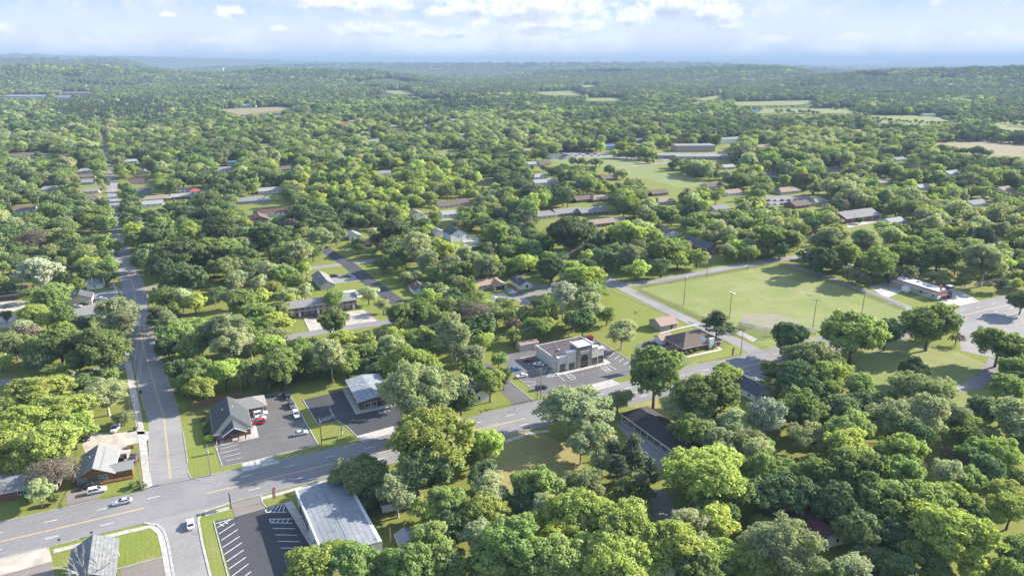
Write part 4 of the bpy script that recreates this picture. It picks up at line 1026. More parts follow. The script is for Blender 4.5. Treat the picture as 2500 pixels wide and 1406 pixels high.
def far_wood(name, lod, X, Y, Z, R, H, K, label):
    col = bpy.data.collections.new('tree_kinds_%d' % lod)       # not linked to the scene: only a source for the instances
    idx = {}
    for i, (k, v) in enumerate([(k, v) for k in KSEQ for v in (0, 1)]):
        ob = bpy.data.objects.new('%02d_kind' % i, far_proto(k, v, lod)); col.objects.link(ob); idx[(k, v)] = i
    n = len(X)
    me = bpy.data.meshes.new(name); me.vertices.add(n)
    me.vertices.foreach_set('co', np.stack([X, Y, Z], 1).astype(np.float32).ravel())
    a = me.attributes.new('kind_index', 'INT', 'POINT')
    K2 = np.where(np.isin(K, list('YW')), 'L', K)
    a.data.foreach_set('value', np.array([idx[(k, int(v))] for k, v in zip(K2, rng.integers(0, 2, n))], dtype=np.int32))
    rat = np.array([RATIO[k] for k in K2])
    a = me.attributes.new('size', 'FLOAT_VECTOR', 'POINT')
    a.data.foreach_set('vector', np.stack([R * rng.uniform(.85, 1.15, n), R * rng.uniform(.85, 1.15, n), H / rat], 1).astype(np.float32).ravel())
    a = me.attributes.new('turn', 'FLOAT_VECTOR', 'POINT')
    a.data.foreach_set('vector', np.stack([np.zeros(n), np.zeros(n), rng.random(n) * 6.283], 1).astype(np.float32).ravel())
    ng = bpy.data.node_groups.new(name, 'GeometryNodeTree')
    ng.interface.new_socket('Geometry', in_out='INPUT', socket_type='NodeSocketGeometry')
    ng.interface.new_socket('Geometry', in_out='OUTPUT', socket_type='NodeSocketGeometry')
    N_ = ng.nodes; Lk = ng.links
    gi = N_.new('NodeGroupInput'); go = N_.new('NodeGroupOutput')
    iop = N_.new('GeometryNodeInstanceOnPoints'); ci = N_.new('GeometryNodeCollectionInfo')
    ci.inputs['Collection'].default_value = col; ci.inputs['Separate Children'].default_value = True; ci.inputs['Reset Children'].default_value = True
    iop.inputs['Pick Instance'].default_value = True
    def at(nm, ty):
        o = N_.new('GeometryNodeInputNamedAttribute'); o.data_type = ty; o.inputs['Name'].default_value = nm; return o.outputs['Attribute']
    Lk.new(gi.outputs[0], iop.inputs['Points']); Lk.new(ci.outputs[0], iop.inputs['Instance'])
    Lk.new(at('kind_index', 'INT'), iop.inputs['Instance Index'])
    e2r = N_.new('FunctionNodeEulerToRotation'); Lk.new(at('turn', 'FLOAT_VECTOR'), e2r.inputs[0]); Lk.new(e2r.outputs[0], iop.inputs['Rotation'])
    Lk.new(at('size', 'FLOAT_VECTOR'), iop.inputs['Scale'])
    Lk.new(iop.outputs[0], go.inputs[0])
    ob = link(name, me); md = ob.modifiers.new('trees', 'NODES'); md.node_group = ng
    ob['kind'] = 'stuff'; ob['label'] = label; ob['category'] = 'woodland'
    return ob
A_ = lambda i, L: np.array([t[i] for t in L])
mz = np.zeros(len(rest))
far_wood('tree_canopy', 0, A_(0, rest).astype(float), A_(1, rest).astype(float), mz, A_(2, rest).astype(float), A_(3, rest).astype(float), A_(4, rest), 'leafy tree canopy filling the neighbourhood beyond the ball field')
X, Y, Rr, Hh, Kk = scatter(1500, 10000, 11.5, 37, -40, 40, .05, (5.0, 8.2))
Zt = hgt(X, Y)
Hh = np.minimum(Hh, 21 + rng.random(len(Hh)) * 4)
ok = clear_mask(X, Y, Rr, Hh, Zt)
# open patches and small clearings scattered in the farmland
ok &= ~((vnoise(X, Y, 210, 5) * .6 + vnoise(X, Y, 620, 6) * .4 > .76))
X, Y, Zt, Rr, Hh, Kk = X[ok], Y[ok], Zt[ok], Rr[ok], Hh[ok], Kk[ok]
hedge = []
for (a, b_, n_, R0) in (((2195, 322), (2330, 330), 16, 7), ((2330, 325), (2425, 330), 12, 7), ((2300, 298), (2432, 304), 16, 6), ((2080, 284), (2172, 322), 14, 6), ((1800, 263), (1985, 264), 22, 3), ((1888, 276), (2000, 280), 12, 5), ((2440, 348), (2520, 354), 10, 8),
                        ((2088, 284), (2088, 284), 1, 6), ((2135, 269), (2135, 269), 1, 7), ((2282, 352), (2284, 352), 1, 8), ((2270, 304), (2270, 304), 1, 5), ((2471, 309), (2471, 309), 1, 6), ((1825, 274), (1865, 274), 6, 6), ((2030, 268), (2100, 272), 9, 4), ((1560, 396), (1600, 402), 4, 4), ((2100, 292), (2330, 308), 26, 4), ((2160, 316), (2300, 336), 20, 7), ((2440, 300), (2520, 312), 8, 6), ((1980, 246), (2060, 262), 12, 6), ((1490, 386), (1600, 392), 12, 6), ((1650, 410), (1720, 425), 8, 6), ((1480, 425), (1530, 440), 6, 6), ((2290, 372), (2420, 384), 14, 6), ((1395, 405), (1470, 408), 7, 5)):
    for i in range(n_):
        f = (i + .5) / n_; g = G(a[0] + (b_[0] - a[0]) * f + rng.normal() * 3, a[1] + (b_[1] - a[1]) * f + rng.normal() * .8)
        hedge.append((*g, R0 * rng.uniform(.7, 1.2), rng.choice(list('DGGOP'))))
hX = np.array([h[0] for h in hedge]); hY = np.array([h[1] for h in hedge]); hR = np.array([h[2] for h in hedge]); hK = np.array([h[3] for h in hedge])
X = np.concatenate([X, hX]); Y = np.concatenate([Y, hY]); Zt = np.concatenate([Zt, np.zeros(len(hX))]); Rr = np.concatenate([Rr, hR]); Hh = np.concatenate([Hh, hR * 1.9]); Kk = np.concatenate([Kk, hK])
print('FAR', len(X))
far_wood('distant_woodland', 1, X, Y, Zt, Rr, Hh, Kk, 'hazy blue-green woodland spreading to the hills')
# ---------------------------------------------------------------- buildings
def brick_mat(name, a, b_):
    m = bpy.data.materials.new(name); m.use_nodes = True; q = NB(m.node_tree); bs = m.node_tree.nodes['Principled BSDF']
    tc = q.new('ShaderNodeTexCoord').outputs['Object']
    n = q.noise(tc, 1.6, 6, .7); n2 = q.noise(tc, 14, 2, .5)
    w = q.new('ShaderNodeTexWave', bands_direction='Z'); q.put(w.inputs[0], tc); w.inputs['Scale'].default_value = 4.2
    c = q.mix(q.ramp(n2, .35, .65), a, b_); c = q.mix(q.m('MULTIPLY', q.ramp(n, .45, .75), .35), c, tuple(x * 1.5 for x in a))
    c = q.mix(q.m('MULTIPLY', q.ramp(w.outputs['Fac'], .85, 1.0), .35), c, (.30, .27, .24))
    q.put(bs.inputs['Base Color'], c); bs.inputs['Roughness'].default_value = .9; MATS[name] = m; return m
M_BRICK = brick_mat('red_brick', (.21, .085, .062), (.14, .055, .042))
M_BRICKD = brick_mat('dark_brick', (.13, .07, .055), (.09, .05, .04))
M_STONE = mat('stone_veneer', (.24, .21, .18), .95, .3, 2.2, bump=.6, coord='obj', col2=(.12, .105, .095))
M_STUCCO = mat('tan_stucco', (.56, .52, .45), .9, .05, .5, coord='obj')
M_SIDING = mat('beige_siding', (.46, .42, .34), .8, .06, 1.0, coord='obj')
M_WSIDE = mat('white_siding', (.66, .67, .66), .7, .06, .8, coord='obj')
M_BSIDE = mat('blue_grey_siding', (.28, .33, .38), .8, .06, .8, coord='obj')
M_TSIDE = mat('teal_siding', (.22, .33, .34), .8, .06, .8, coord='obj')
M_LOG = mat('log_siding', (.24, .115, .045), .8, .25, 1.2, coord='obj', stretch=(6, 6, .4), col2=(.12, .055, .025))
M_CMU = mat('painted_block', (.37, .30, .25), .9, .08, 1.5, coord='obj')
M_GLASS = mat('dark_glass', (.03, .035, .04), .08, .1, 1, coord='obj', spec=.9)
M_TRIM = mat('white_trim', (.72, .72, .70), .6, .04, 1, coord='obj')
M_DTRIM = mat('dark_trim', (.05, .045, .045), .6, .1, 1, coord='obj')
M_GREEND = mat('green_door', (.03, .14, .09), .6, .1, 1, coord='obj')
M_MAROON = mat('maroon_door', (.20, .04, .04), .6, .1, 1, coord='obj')
M_TEALW = mat('teal_window_frame', (.35, .58, .56), .6, .08, 1, coord='obj')
M_STEEL = mat('galvanised_steel', (.45, .46, .47), .45, .1, 2, metal=.5, coord='obj')
M_METALROOF = mat('white_metal_roof', (.215, .225, .235), .75, .08, .6, coord='obj', big=(.12, (.165, .18, .19), .6))
M_METALGREY = mat('grey_metal_roof', (.165, .168, .168), .7, .12, .8, coord='obj', big=(.2, (.12, .125, .125), .6))
M_BLUEMETAL = mat('weathered_metal_roof', (.25, .27, .285), .6, .2, .8, coord='obj', big=(.4, (.18, .215, .25), .7))
def shingle(name, c):
    m = bpy.data.materials.new(name); m.use_nodes = True; q = NB(m.node_tree); bs = m.node_tree.nodes['Principled BSDF']
    tc = q.new('ShaderNodeTexCoord').outputs['Object']
    n = q.noise(tc, 7, 4, .7); n1 = q.noise(tc, .5, 5, .6)
    w = q.new('ShaderNodeTexWave', bands_direction='Z', wave_profile='SAW'); q.put(w.inputs[0], tc); w.inputs['Scale'].default_value = 2.2; w.inputs['Distortion'].default_value = .4
    col = q.mix(q.ramp(n, .3, .7), tuple(x * .78 for x in c), tuple(x * 1.2 for x in c))
    col = q.mix(q.m('MULTIPLY', q.ramp(n1, .45, .75), .45), col, tuple(x * .62 + .02 for x in c))
    col = q.mix(q.m('MULTIPLY', w.outputs['Fac'], .25), col, tuple(x * .6 for x in c))
    q.put(bs.inputs['Base Color'], col); bs.inputs['Roughness'].default_value = .95; bs.inputs['Specular IOR Level'].default_value = .15; MATS[name] = m; return m
ROOF = {'brown': shingle('brown_shingles', (.135, .10, .08)), 'grey': shingle('grey_shingles', (.20, .195, .185)), 'slate': shingle('slate_shingles', (.085, .09, .10)), 'tan': shingle('tan_shingles', (.25, .19, .145)),
        'maroon': shingle('maroon_shingles', (.115, .055, .052)), 'white': shingle('white_roof', (.27, .27, .265)), 'teal': shingle('teal_roof', (.16, .30, .29)), 'red': shingle('red_roof', (.42, .075, .07)), 'pink': shingle('pink_red_roof', (.40, .17, .14)),
        'orange': shingle('orange_roof', (.42, .20, .10)), 'blue': shingle('blue_roof', (.09, .13, .24)), 'black': shingle('black_brown_shingles', (.060, .050, .050)), 'lgrey': shingle('light_grey_shingles', (.21, .21, .20)),
        'dgreen': shingle('charcoal_green_shingles', (.075, .082, .082)), 'terra': shingle('pinkish_brown_shingles', (.32, .22, .18)), 'membrane': mat('dark_roof_membrane', (.075, .060, .062), .9, .15, .5, coord='obj')}
WALL = {'white': M_WSIDE, 'tan': M_SIDING, 'brick': M_BRICK, 'blue': M_BSIDE, 'teal': M_TSIDE}

def roof_shell(W, D, h, rise, axis='x', hip0=0.0, hip1=0.0, ov=.5, t=.16):
    """gabled (hip 0) or hipped (hip>0, metres the ridge is shortened) roof over a W x D footprint"""
    x0, x1, y0, y1 = -ov, W + ov, -ov, D + ov
    if axis == 'x':
        ym = D / 2; slope = rise / (D / 2); e = h - slope * ov
        r0 = (x0 + (hip0 + (ov if hip0 else 0)), ym, h + rise); r1 = (x1 - (hip1 + (ov if hip1 else 0)), ym, h + rise)
        c = [(x0, y0, e), (x1, y0, e), (x1, y1, e), (x0, y1, e)]
        F = [(0, 1, 5, 4), (2, 3, 4, 5)] + ([(3, 0, 4)] if hip0 else []) + ([(1, 2, 5)] if hip1 else [])
    else:
        xm = W / 2; slope = rise / (W / 2); e = h - slope * ov
        r0 = (xm, y0 + (hip0 + (ov if hip0 else 0)), h + rise); r1 = (xm, y1 - (hip1 + (ov if hip1 else 0)), h + rise)
        c = [(x0, y0, e), (x1, y0, e), (x1, y1, e), (x0, y1, e)]
        F = [(1, 2, 5, 4), (3, 0, 4, 5)] + ([(0, 1, 4)] if hip0 else []) + ([(2, 3, 5)] if hip1 else [])
    top = c + [r0, r1]; mb = MB()
    lo = [(p[0], p[1], p[2] - t) for p in top]
    fs = list(F) + [tuple(i + 6 for i in f[::-1]) for f in F]
    ed = {}
    for f in F:
        for a, b_ in zip(f, f[1:] + f[:1]): ed[(a, b_)] = 1
    for (a, b_) in list(ed):
        if (b_, a) not in ed: fs.append((b_, a, a + 6, b_ + 6))
    mb.add(top + lo, fs)
    return mb
def walls(W, D, h, rise=0, axis='x', i0=0.0, i1=0.0):
    """i0, i1: how far the wall's peak stands in from each end (0 = a gable, else under a hip)"""
    mb = MB()
    vs = [(0, 0, -.3), (W, 0, -.3), (W, D, -.3), (0, D, -.3), (0, 0, h), (W, 0, h), (W, D, h), (0, D, h)]
    fs = [(3, 2, 1, 0), (0, 1, 5, 4), (1, 2, 6, 5), (2, 3, 7, 6), (3, 0, 4, 7)]
    if rise and not (i0 and i1):
        rz = h + rise - .20
        if axis == 'x':
            a = (i0, D / 2, rz); b_ = (W - i1, D / 2, rz); vs += [a, b_]
            fs += [(4, 5, 9, 8), (6, 7, 8, 9), (7, 4, 8), (5, 6, 9)]
        else:
            a = (W / 2, i0, rz); b_ = (W / 2, D - i1, rz); vs += [a, b_]
            fs += [(5, 6, 9, 8), (7, 4, 8, 9), (4, 5, 8), (6, 7, 9)]
    else: fs.append((4, 5, 6, 7))
    mb.add(vs, fs); return mb
WIN = {}
def window_mesh(w, h, fm, gm):
    k = (round(w, 2), round(h, 2), fm.name, gm.name)
    if k not in WIN:
        f = MB(); t = .1
        f.box(-w / 2 - t, w / 2 + t, -.10, -.005, -t, .0); f.box(-w / 2 - t, w / 2 + t, -.10, -.005, h, h + t)
        f.box(-w / 2 - t, -w / 2, -.10, -.005, 0, h); f.box(w / 2, w / 2 + t, -.10, -.005, 0, h)
        f.box(-.03, .03, -.08, -.005, 0, h) if w > .9 else None
        g = MB(); g.box(-w / 2, w / 2, -.045, -.004, 0, h)
        WIN[k] = (f.mesh('window', fm), g.mesh('pane', gm))
    return WIN[k]
def on_side(side, W, D, frac):
    if side == 'f': return (W * frac, 0), 0
    if side == 'r': return (W, D * frac), math.pi / 2
    if side == 'b': return (W * (1 - frac), D), math.pi
    return (0, D * (1 - frac)), -math.pi / 2
def add_window(par, W, D, side, frac, z, w, h, fm=None, gm=None, off=(0, 0)):
    f, g = window_mesh(w, h, fm or M_TRIM, gm or M_GLASS)
    (x, y), r = on_side(side, W, D, frac)
    o = link('window', f, par, (x + off[0], y + off[1], z), r); link('pane', g, o); return o
def add_door(par, W, D, side, frac, w=1.0, h=2.1, m=None, off=(0, 0), nm='door'):
    (x, y), r = on_side(side, W, D, frac)
    mb = MB(); mb.box(-w / 2, w / 2, -.06, -.004, 0, h); o = mb.build(nm, m or M_TRIM, par); o.location = (x + off[0], y + off[1], .02); o.rotation_euler = (0, 0, r)
    if w < 1.6:
        hb = MB(); hb.box(w / 2 - .18, w / 2 - .08, -.12, -.06, 1.0, 1.12); hb.build('handle', M_DTRIM, o)
    return o
def gutter(par, W, D, h, m=None, ov=.5, t=.16, sl=0, name='fascia'):
    mb = MB(); z1 = h - sl * ov + .02; z0 = z1 - .26
    mb.box(-ov - .06, -ov + .02, -ov, D + ov, z0, z1); mb.box(W + ov - .02, W + ov + .06, -ov, D + ov, z0, z1)
    return mb.build(name, m or M_TRIM, par)
def house(name, label, cat, at, W, D, h, rise, roof, wall, axis='x', ang=UANG, hips=(0, 0), wins=(), doors=(), ov=.5, trim=True, chimney=None, world=False, group=None):
    p = at if world else G(*at)
    t = thing(name, label, cat, (p[0], p[1], 0), ang, group)
    W_ = walls(W, D, h, rise, axis, hips[0] + .7 if hips[0] else 0, hips[1] + .7 if hips[1] else 0); W_.build('wall', wall, t)
    r = roof_shell(W, D, h, rise, axis, hips[0], hips[1], ov).build('roof', roof, t)
    if trim:
        sl = rise / ((D if axis == 'x' else W) / 2); mb = MB(); z1 = h - sl * ov - .02; z0 = z1 - .20
        if axis == 'y' or hips[0] or hips[1]:
            mb.box(-ov - .05, -ov + .02, -ov, D + ov, z0, z1); mb.box(W + ov - .02, W + ov + .05, -ov, D + ov, z0, z1)
        if axis == 'x' or hips[0] or hips[1]:
            mb.box(-ov + .03, W + ov - .03, -ov - .05, -ov + .02, z0, z1); mb.box(-ov + .03, W + ov - .03, D + ov - .02, D + ov + .05, z0, z1)
        mb.build('fascia', M_TRIM, t)
    for w in wins: add_window(t, W, D, *w)
    for d in doors: add_door(t, W, D, *d)
    if chimney:
        mb = MB(); cx, cy_, ch = chimney; mb.box(cx - .35, cx + .35, cy_ - .3, cy_ + .3, h, h + rise + ch); mb.build('chimney', M_BRICKD, r)
    for k in range(2):
        mb = MB(); vx, vy = W * (.3 + .3 * k), D * .62
        if axis == 'x': zz = h + rise * (1 - abs(vy - D / 2) / (D / 2))
        else: zz = h + rise * (1 - abs(vx - W / 2) / (W / 2))
        mb.tube([(vx, vy, zz - .1), (vx, vy, zz + .45)], [.09, .09], 8); mb.build('vent', M_TRIM, r)
    q = [Vector((x, y, 0)) for x, y in ((-1, -1), (W + 1, -1), (W + 1, D + 1), (-1, D + 1))]
    M = Matrix.Rotation(ang, 3, 'Z'); q = [(M @ v) + Vector((p[0], p[1], 0)) for v in q]
    return t
# log cabin
t = house('log_cabin', 'log-sided cabin shop with arched teal windows and grey shingle roof', 'cabin', (190, 1189), 9.0, 13.0, 2.9, 2.5, ROOF['lgrey'], M_LOG, 'y', ang=R_(23), doors=[('f', .46, 1.6, 2.2, M_GREEND)], ov=.7)
wg = MB(); wg.add(*(lambda m: (m.v, m.f))(walls(5.0, 4.6, 2.6, .9, 'x'))); o = wg.build('side_wing', M_LOG, t); o.location = (9.0, .6, 0)
rf = roof_shell(5.2, 4.6, 2.6, .9, 'x').build('wing_roof', ROOF['lgrey'], t); rf.location = (8.7, .6, 0)
def arch_mesh(w, h):
    pts = [(-w / 2, 0), (w / 2, 0), (w / 2, h - w / 2)] + [(w / 2 * math.cos(a), h - w / 2 + w / 2 * math.sin(a)) for a in np.linspace(0, math.pi, 9)[1:-1]] + [(-w / 2, h - w / 2)]
    f = MB(); n = len(pts); sc = 1.28
    out = [(x * sc, (z - h / 2) * 1.14 + h / 2) for x, z in pts]
    f.add([(x, -.10, z) for x, z in pts] + [(x, -.10, z) for x, z in out] + [(x, 0, z) for x, z in out], [(i, (i + 1) % n, n + (i + 1) % n, n + i) for i in range(n)] + [(n + i, n + (i + 1) % n, 2 * n + (i + 1) % n, 2 * n + i) for i in range(n)])
    f.box(-.04, .04, -.09, -.03, 0, h); f.box(-w / 2, w / 2, -.09, -.03, h * .45, h * .45 + .08)
    g = MB(); g.add([(x, -.05, z) for x, z in pts], [tuple(range(n))])
    return f.mesh('window', M_TEALW), g.mesh('pane', M_GLASS)
am = arch_mesh(.75, 1.6)
for fx in (.09, .23, .66, .80):
    o = link('window', am[0], t, (9.0 * fx, -.02, .8)); link('pane', am[1], o)
dk = MB(); dk.box(4.2, 14.2, -1.3, -.05, .25, .35); [dk.box(x, x + .12, -1.3, -1.18, -.2, 1.1) for x in (4.2, 6.7, 9.2, 11.7, 14.1)]; dk.box(6.7, 14.2, -1.28, -1.2, 1.0, 1.1); dk.box(6.7, 14.2, -1.28, -1.2, .6, .68); dk.build('deck', M_LOG, t)
# clinic
t = house('brick_clinic', 'brick clinic with charcoal hipped roof and white-edged entrance gable', 'clinic', (-94.4, 196.4), 10.6, 18.6, 3.0, 3.1, ROOF['dgreen'], M_BRICK, 'y', hips=(5.0, 0), world=True,
          wins=[('f', .15, .9, 1.0, 1.4), ('r', .12, 1.0, 1.4, 1.2), ('l', .3, .9, 1.4, 1.2), ('l', .6, .9, 1.4, 1.2)], ov=.6)
MW = walls(11.0, 8.2, 3.0, 0).build('wing_wall', M_BRICK, t); MW.location = (6.0, 13.4, 0)
RW = roof_shell(11.0, 8.2, 3.0, 2.1, 'x', 0, 4.0, .5).build('wing_roof', ROOF['grey'], t); RW.location = (6.0, 13.4, 0)
for fx in (.30, .75): add_window(t, 11, 8.2, 'f', fx * .75 + .3, 1.0, 1.1, 1.4, None, None, (6.0, 13.4))
PG = roof_shell(6.6, 5.6, 2.9, 2.0, 'y', 0, 0, .35).build('porch_roof', ROOF['dgreen'], t); PG.location = (2.3, -2.6, 0)
gb = MB(); gb.add([(2.3, -2.55, 2.85), (8.9, -2.55, 2.85), (5.6, -2.55, 4.75), (2.3, -2.35, 2.85), (8.9, -2.35, 2.85), (5.6, -2.35, 4.75)], [(0, 1, 2), (5, 4, 3), (0, 3, 4, 1), (1, 4, 5, 2), (2, 5, 3, 0)]); gb.build('porch_gable', M_DTRIM, t)
for a, b_ in (((1.9, -3.0, 2.72), (5.6, -3.0, 4.95)), ((9.3, -3.0, 2.72), (5.6, -3.0, 4.95))):
    mb = MB(); mb.bar(a, b_, .1, .28); mb.build('bargeboard', M_TRIM, t)
for x in (2.5, 4.6, 6.6, 8.7):
    mb = MB(); mb.box(x - .17, x + .17, -2.6, -2.26, -.2, 2.8); mb.build('column', M_BRICKD, t)
add_door(t, 10.6, 18.6, 'f', .55, 2.0, 2.3, M_GLASS)
mb = MB(); mb.box(1.0, 11.4, -3.4, -.01, -.2, .12); mb.box(10.65, 12.6, -3.4, 6, -.2, .11); mb.build('entrance_slab', M_CONC, t)
mb = MB(); mb.box(4.9, 6.3, -3.3, -2.3, .12, .2); mb.build('red_mat', M_MAROON, t)
# small metal-roofed shop
t = house('metal_roofed_shop', 'small brown shop with pale low metal roof beside dark parking lot', 'shop', (880, 1001), 11.2, 19.0, 3.4, .8, M_BLUEMETAL, M_BRICKD, 'y', wins=[('f', .25, .6, 2.2, 1.6), ('f', .42, .6, 2.2, 1.6), ('l', .25, .8, 1.6, 1.4), ('l', .5, .8, 1.6, 1.4), ('l', .75, .8, 1.6, 1.4)], doors=[('f', .60, 1.8, 2.3, M_GLASS)], ov=.7)
mb = MB(); mb.tube([(9.9, -.12, 2.5), (9.9, -.02, 2.5)], [.42, .42], 16); mb.build('round_sign', M_WHITE, t)
mb = MB(); mb.box(-2.2, 13, -2.4, -.02, -.2, .12); mb.box(-2.2, -.02, 0, 19, -.2, .115); mb.build('pavement_slab', M_CONC, t)
# big store
t = thing('metal_roofed_store', 'big long store with pale ribbed metal roof beside dark parking lot', 'store', (-43.6, 135.2, 0), R_(28.5))
W, D, h = 13.8, 30.5, 5.0
walls(W, D, h - .25).build('wall', mat('grey_panel_wall', (.48, .475, .46), .7, .06, .5, coord='obj'), t)
mb = MB(); mb.add([(0, 0, h - .2), (W * .45, 0, h + .15), (W, 0, h - .3), (W, D, h - .3), (W * .45, D, h + .15), (0, D, h - .2), (0, 0, h - .5), (W * .45, 0, h - .5), (W, 0, h - .5), (W, D, h - .5), (W * .45, D, h - .5), (0, D, h - .5)], [(0, 1, 4, 5), (1, 2, 3, 4), (0, 6, 7, 1), (1, 7, 8, 2), (2, 8, 9, 3), (3, 9, 10, 4), (4, 10, 11, 5), (5, 11, 6, 0)])
rf = mb.build('roof', M_METALROOF, t)
for k in range(9):
    x = 1.5 + k * 1.38; z = h - .2 + .35 * x / (W * .45) if x < W * .45 else h + .15 - .45 * (x - W * .45) / (W * .55)
    mb = MB(); mb.box(x - .05, x + .05, .1, D - .1, z - .02, z + .035); mb.build('seam', M_METALROOF, rf)
mb = MB(); mb.box(W * .45, W * .45 + .3, .1, D - .1, h + .14, h + .2); mb.build('ridge_cap', M_METALGREY, rf)
mb = MB(); mb.tube([(5, 9, h), (5, 9, h + 1.0)], [.09, .09], 8); mb.build('vent', M_STEEL, rf)
for nm, bx_ in (('parapet', (-.35, .05, -.1, D + .3, h - .9, h + .45)), ('parapet', (.05, W, D, D + .3, h - .6, h + .3))):
    mb = MB(); mb.box(*bx_); mb.build(nm, mat('pale_parapet', (.56, .56, .55), .7, .05, .5, coord='obj'), t)
for k in range(3): add_window(t, W, D, 'l', .12 + .12 * k, .3, 2.2, 2.2, M_DTRIM)
add_door(t, W, D, 'l', .62, 1.0, 2.1, M_DTRIM)
# brick house, far left
house('brick_house', 'low red brick house with grey roof at the left edge below the log cabin', 'house', (-70, 1238), 21.0, 10.0, 2.8, 1.6, ROOF['grey'], M_BRICK, 'x', ang=R_(24), wins=[('f', .8, 1.0, 2.4, 1.3), ('f', .55, 1.0, 1.2, 1.2)], doors=[('f', .68, 1, 2.1, M_TRIM)])
# grey-white corner house with porch
t = house('white_house', 'white house with light grey gable roof half hidden by a lime tree', 'house', (197, 1002), 8.5, 15.0, 3.2, 2.4, ROOF['white'], M_WSIDE, 'y', wins=[('f', .3, 1, 1.2, 1.4), ('f', .7, 1, 1.2, 1.4)])
pr = roof_shell(7.5, 3.0, 2.6, .5, 'x', 0, 0, .3).build('porch_roof', ROOF['lgrey'], t); pr.location = (.5, -3.0, 0)
for x in (.6, 4.2, 7.8):
    mb = MB(); mb.box(x - .08, x + .08, -2.9, -2.75, -.2, 2.6); mb.build('porch_post', M_TRIM, t)
# petrol-station style canopy at the lower left
ca = G(176, 1398, 4.6)
t = thing('canopy', 'grey ribbed metal canopy roof behind the bare tree', 'canopy', (ca[0], ca[1], 0), UANG)
cb = G(280, 1317, 4.6)
W, D = 9.6, 14.5
r = roof_shell(W, D, 4.6, 2.7, 'y', 0, 0, .3).build('roof', M_METALGREY, t)
t.location = (G(174, 1342, 4.6)[0] - (-N * D).x * -1, 0, 0)
P_nw = Vector((*G(176, 1342, 4.6), 0)); t.location = P_nw - N * D
for k in range(13):
    for s_ in (0, 1):
        x = .3 + k * .75
        z = 4.6 + 2.7 * (1 - abs(x - W / 2) / (W / 2))
    mb = MB(); mb.box(x - .03, x + .03, -.2, D + .2, z - .01, z + .05); mb.build('rib', M_METALGREY, r)
for x in (.5, W - .5):
    for y in (.5, D - .5):
        mb = MB(); mb.box(x - .15, x + .15, y - .15, y + .15, -.2, 4.7); mb.build('post', M_TRIM, t)
mb = MB(); mb.box(0, W, .3, D - .3, 4.3, 4.55); mb.build('ceiling', M_SIDING, t)
gt = G(280, 1404); g_ = thing('green_bin', 'green bin beside the canopy posts', 'bin', (gt[0], gt[1], 0), .4); mb = MB(); mb.box(-.6, .6, -.5, .5, 0, 1.2); mb.build('bin_body', mat('green_plastic', (.015, .10, .07), .5, .1, 1, coord='obj'), g_); mb = MB(); mb.box(-.65, .65, -.55, .55, 1.2, 1.3); mb.build('lid', mat('yellow_plastic', (.5, .35, .08), .5, .1, 1, coord='obj'), g_)
# stone fronted shop
p = G(1362, 909); t = thing('stone_fronted_shop', 'tan stucco shop with stepped parapets and stone arched entrance', 'shop', (p[0], p[1], 0), UANG + R_(2))
W, D, h = 21.5, 17.5, 4.6
mb = MB(); mb.box(0, W, .8, D, -.2, h); mb.build('wall', M_STUCCO, t)
mb = MB(); mb.box(.25, W - .25, 1, D - .25, h, h + .12); mb.build('roof', ROOF['membrane'], t)
for b_ in ((-.05, .25, .8, D, h, h + .45), (.25, W - .25, D - .25, D, h, h + .42), (W - .25, W + .05, .8, D, h, h + .45)):
    mb = MB(); mb.box(*b_); mb.build('parapet', M_STUCCO, t)
secs = [(0, 4.0, 0, 5.9), (4.0, 8.1, -.4, 7.5), (15.1, 18.4, -.4, 7.5), (18.4, 21.5, 0, 6.1)]
for x0, x1, y, z in secs:
    mb = MB(); mb.box(x0, x1, y, y + 1.4, -.2, z); mb.build('facade_panel', M_STUCCO, t)
    mb = MB(); mb.box(x0 - .15, x1 + .15, y - .2, y + 1.6, z, z + .3); mb.build('cornice', M_TRIM, t)
x0, x1, y, z = 8.1, 15.1, -.9, 9.2
mb = MB(); mb.box(x0, 9.9, y, y + .8, -.2, z); mb.box(13.3, x1, y, y + .8, -.2, z)
ar = [(9.9, 4.0)] + [(11.6 + 1.7 * math.cos(a), 3.6 + 1.9 * math.sin(a)) for a in np.linspace(math.pi, 0, 13)] + [(13.3, 4.0)]
for i in range(1, len(ar) - 2):
    a, b_ = ar[i], ar[i + 1]
    mb.add([(a[0], y, a[1]), (b_[0], y, b_[1]), (b_[0], y, z), (a[0], y, z), (a[0], y + .8, a[1]), (b_[0], y + .8, b_[1]), (b_[0], y + .8, z), (a[0], y + .8, z)], [(0, 1, 2, 3), (7, 6, 5, 4), (4, 5, 1, 0)])
mb.box(x0, x0 + .6, y + .8, 4.2, h, z); mb.box(x1 - .6, x1, y + .8, 4.2, h, z); mb.build('stone_tower', M_STONE, t)
mb = MB(); mb.box(x0 - .2, x1 + .2, y - .25, 4.4, z, z + .28); mb.box(x0 - .2, x0 + .1, y - .25, 4.4, z + .28, z + .8); mb.box(x1 - .1, x1 + .2, y - .25, 4.4, z + .28, z + .8); mb.build('tower_roof', M_TRIM, t)
mb = MB(); mb.box(9.9, 13.3, -.25, -.1, 0, 5.6); mb.build('entrance_glass', M_GLASS, t)
for x in (10.9, 11.55, 12.2): mb = MB(); mb.box(x, x + .1, -.33, -.26, 0, 5.2); mb.build('mullion', M_DTRIM, t)
for xc, y in ((2.0, 0), (6.0, -.4), (16.8, -.4), (20.0, 0)):
    f, g = window_mesh(2.3, 2.6, M_DTRIM, M_GLASS); o = link('shop_window', f, t, (xc, y, .4)); link('pane', g, o)
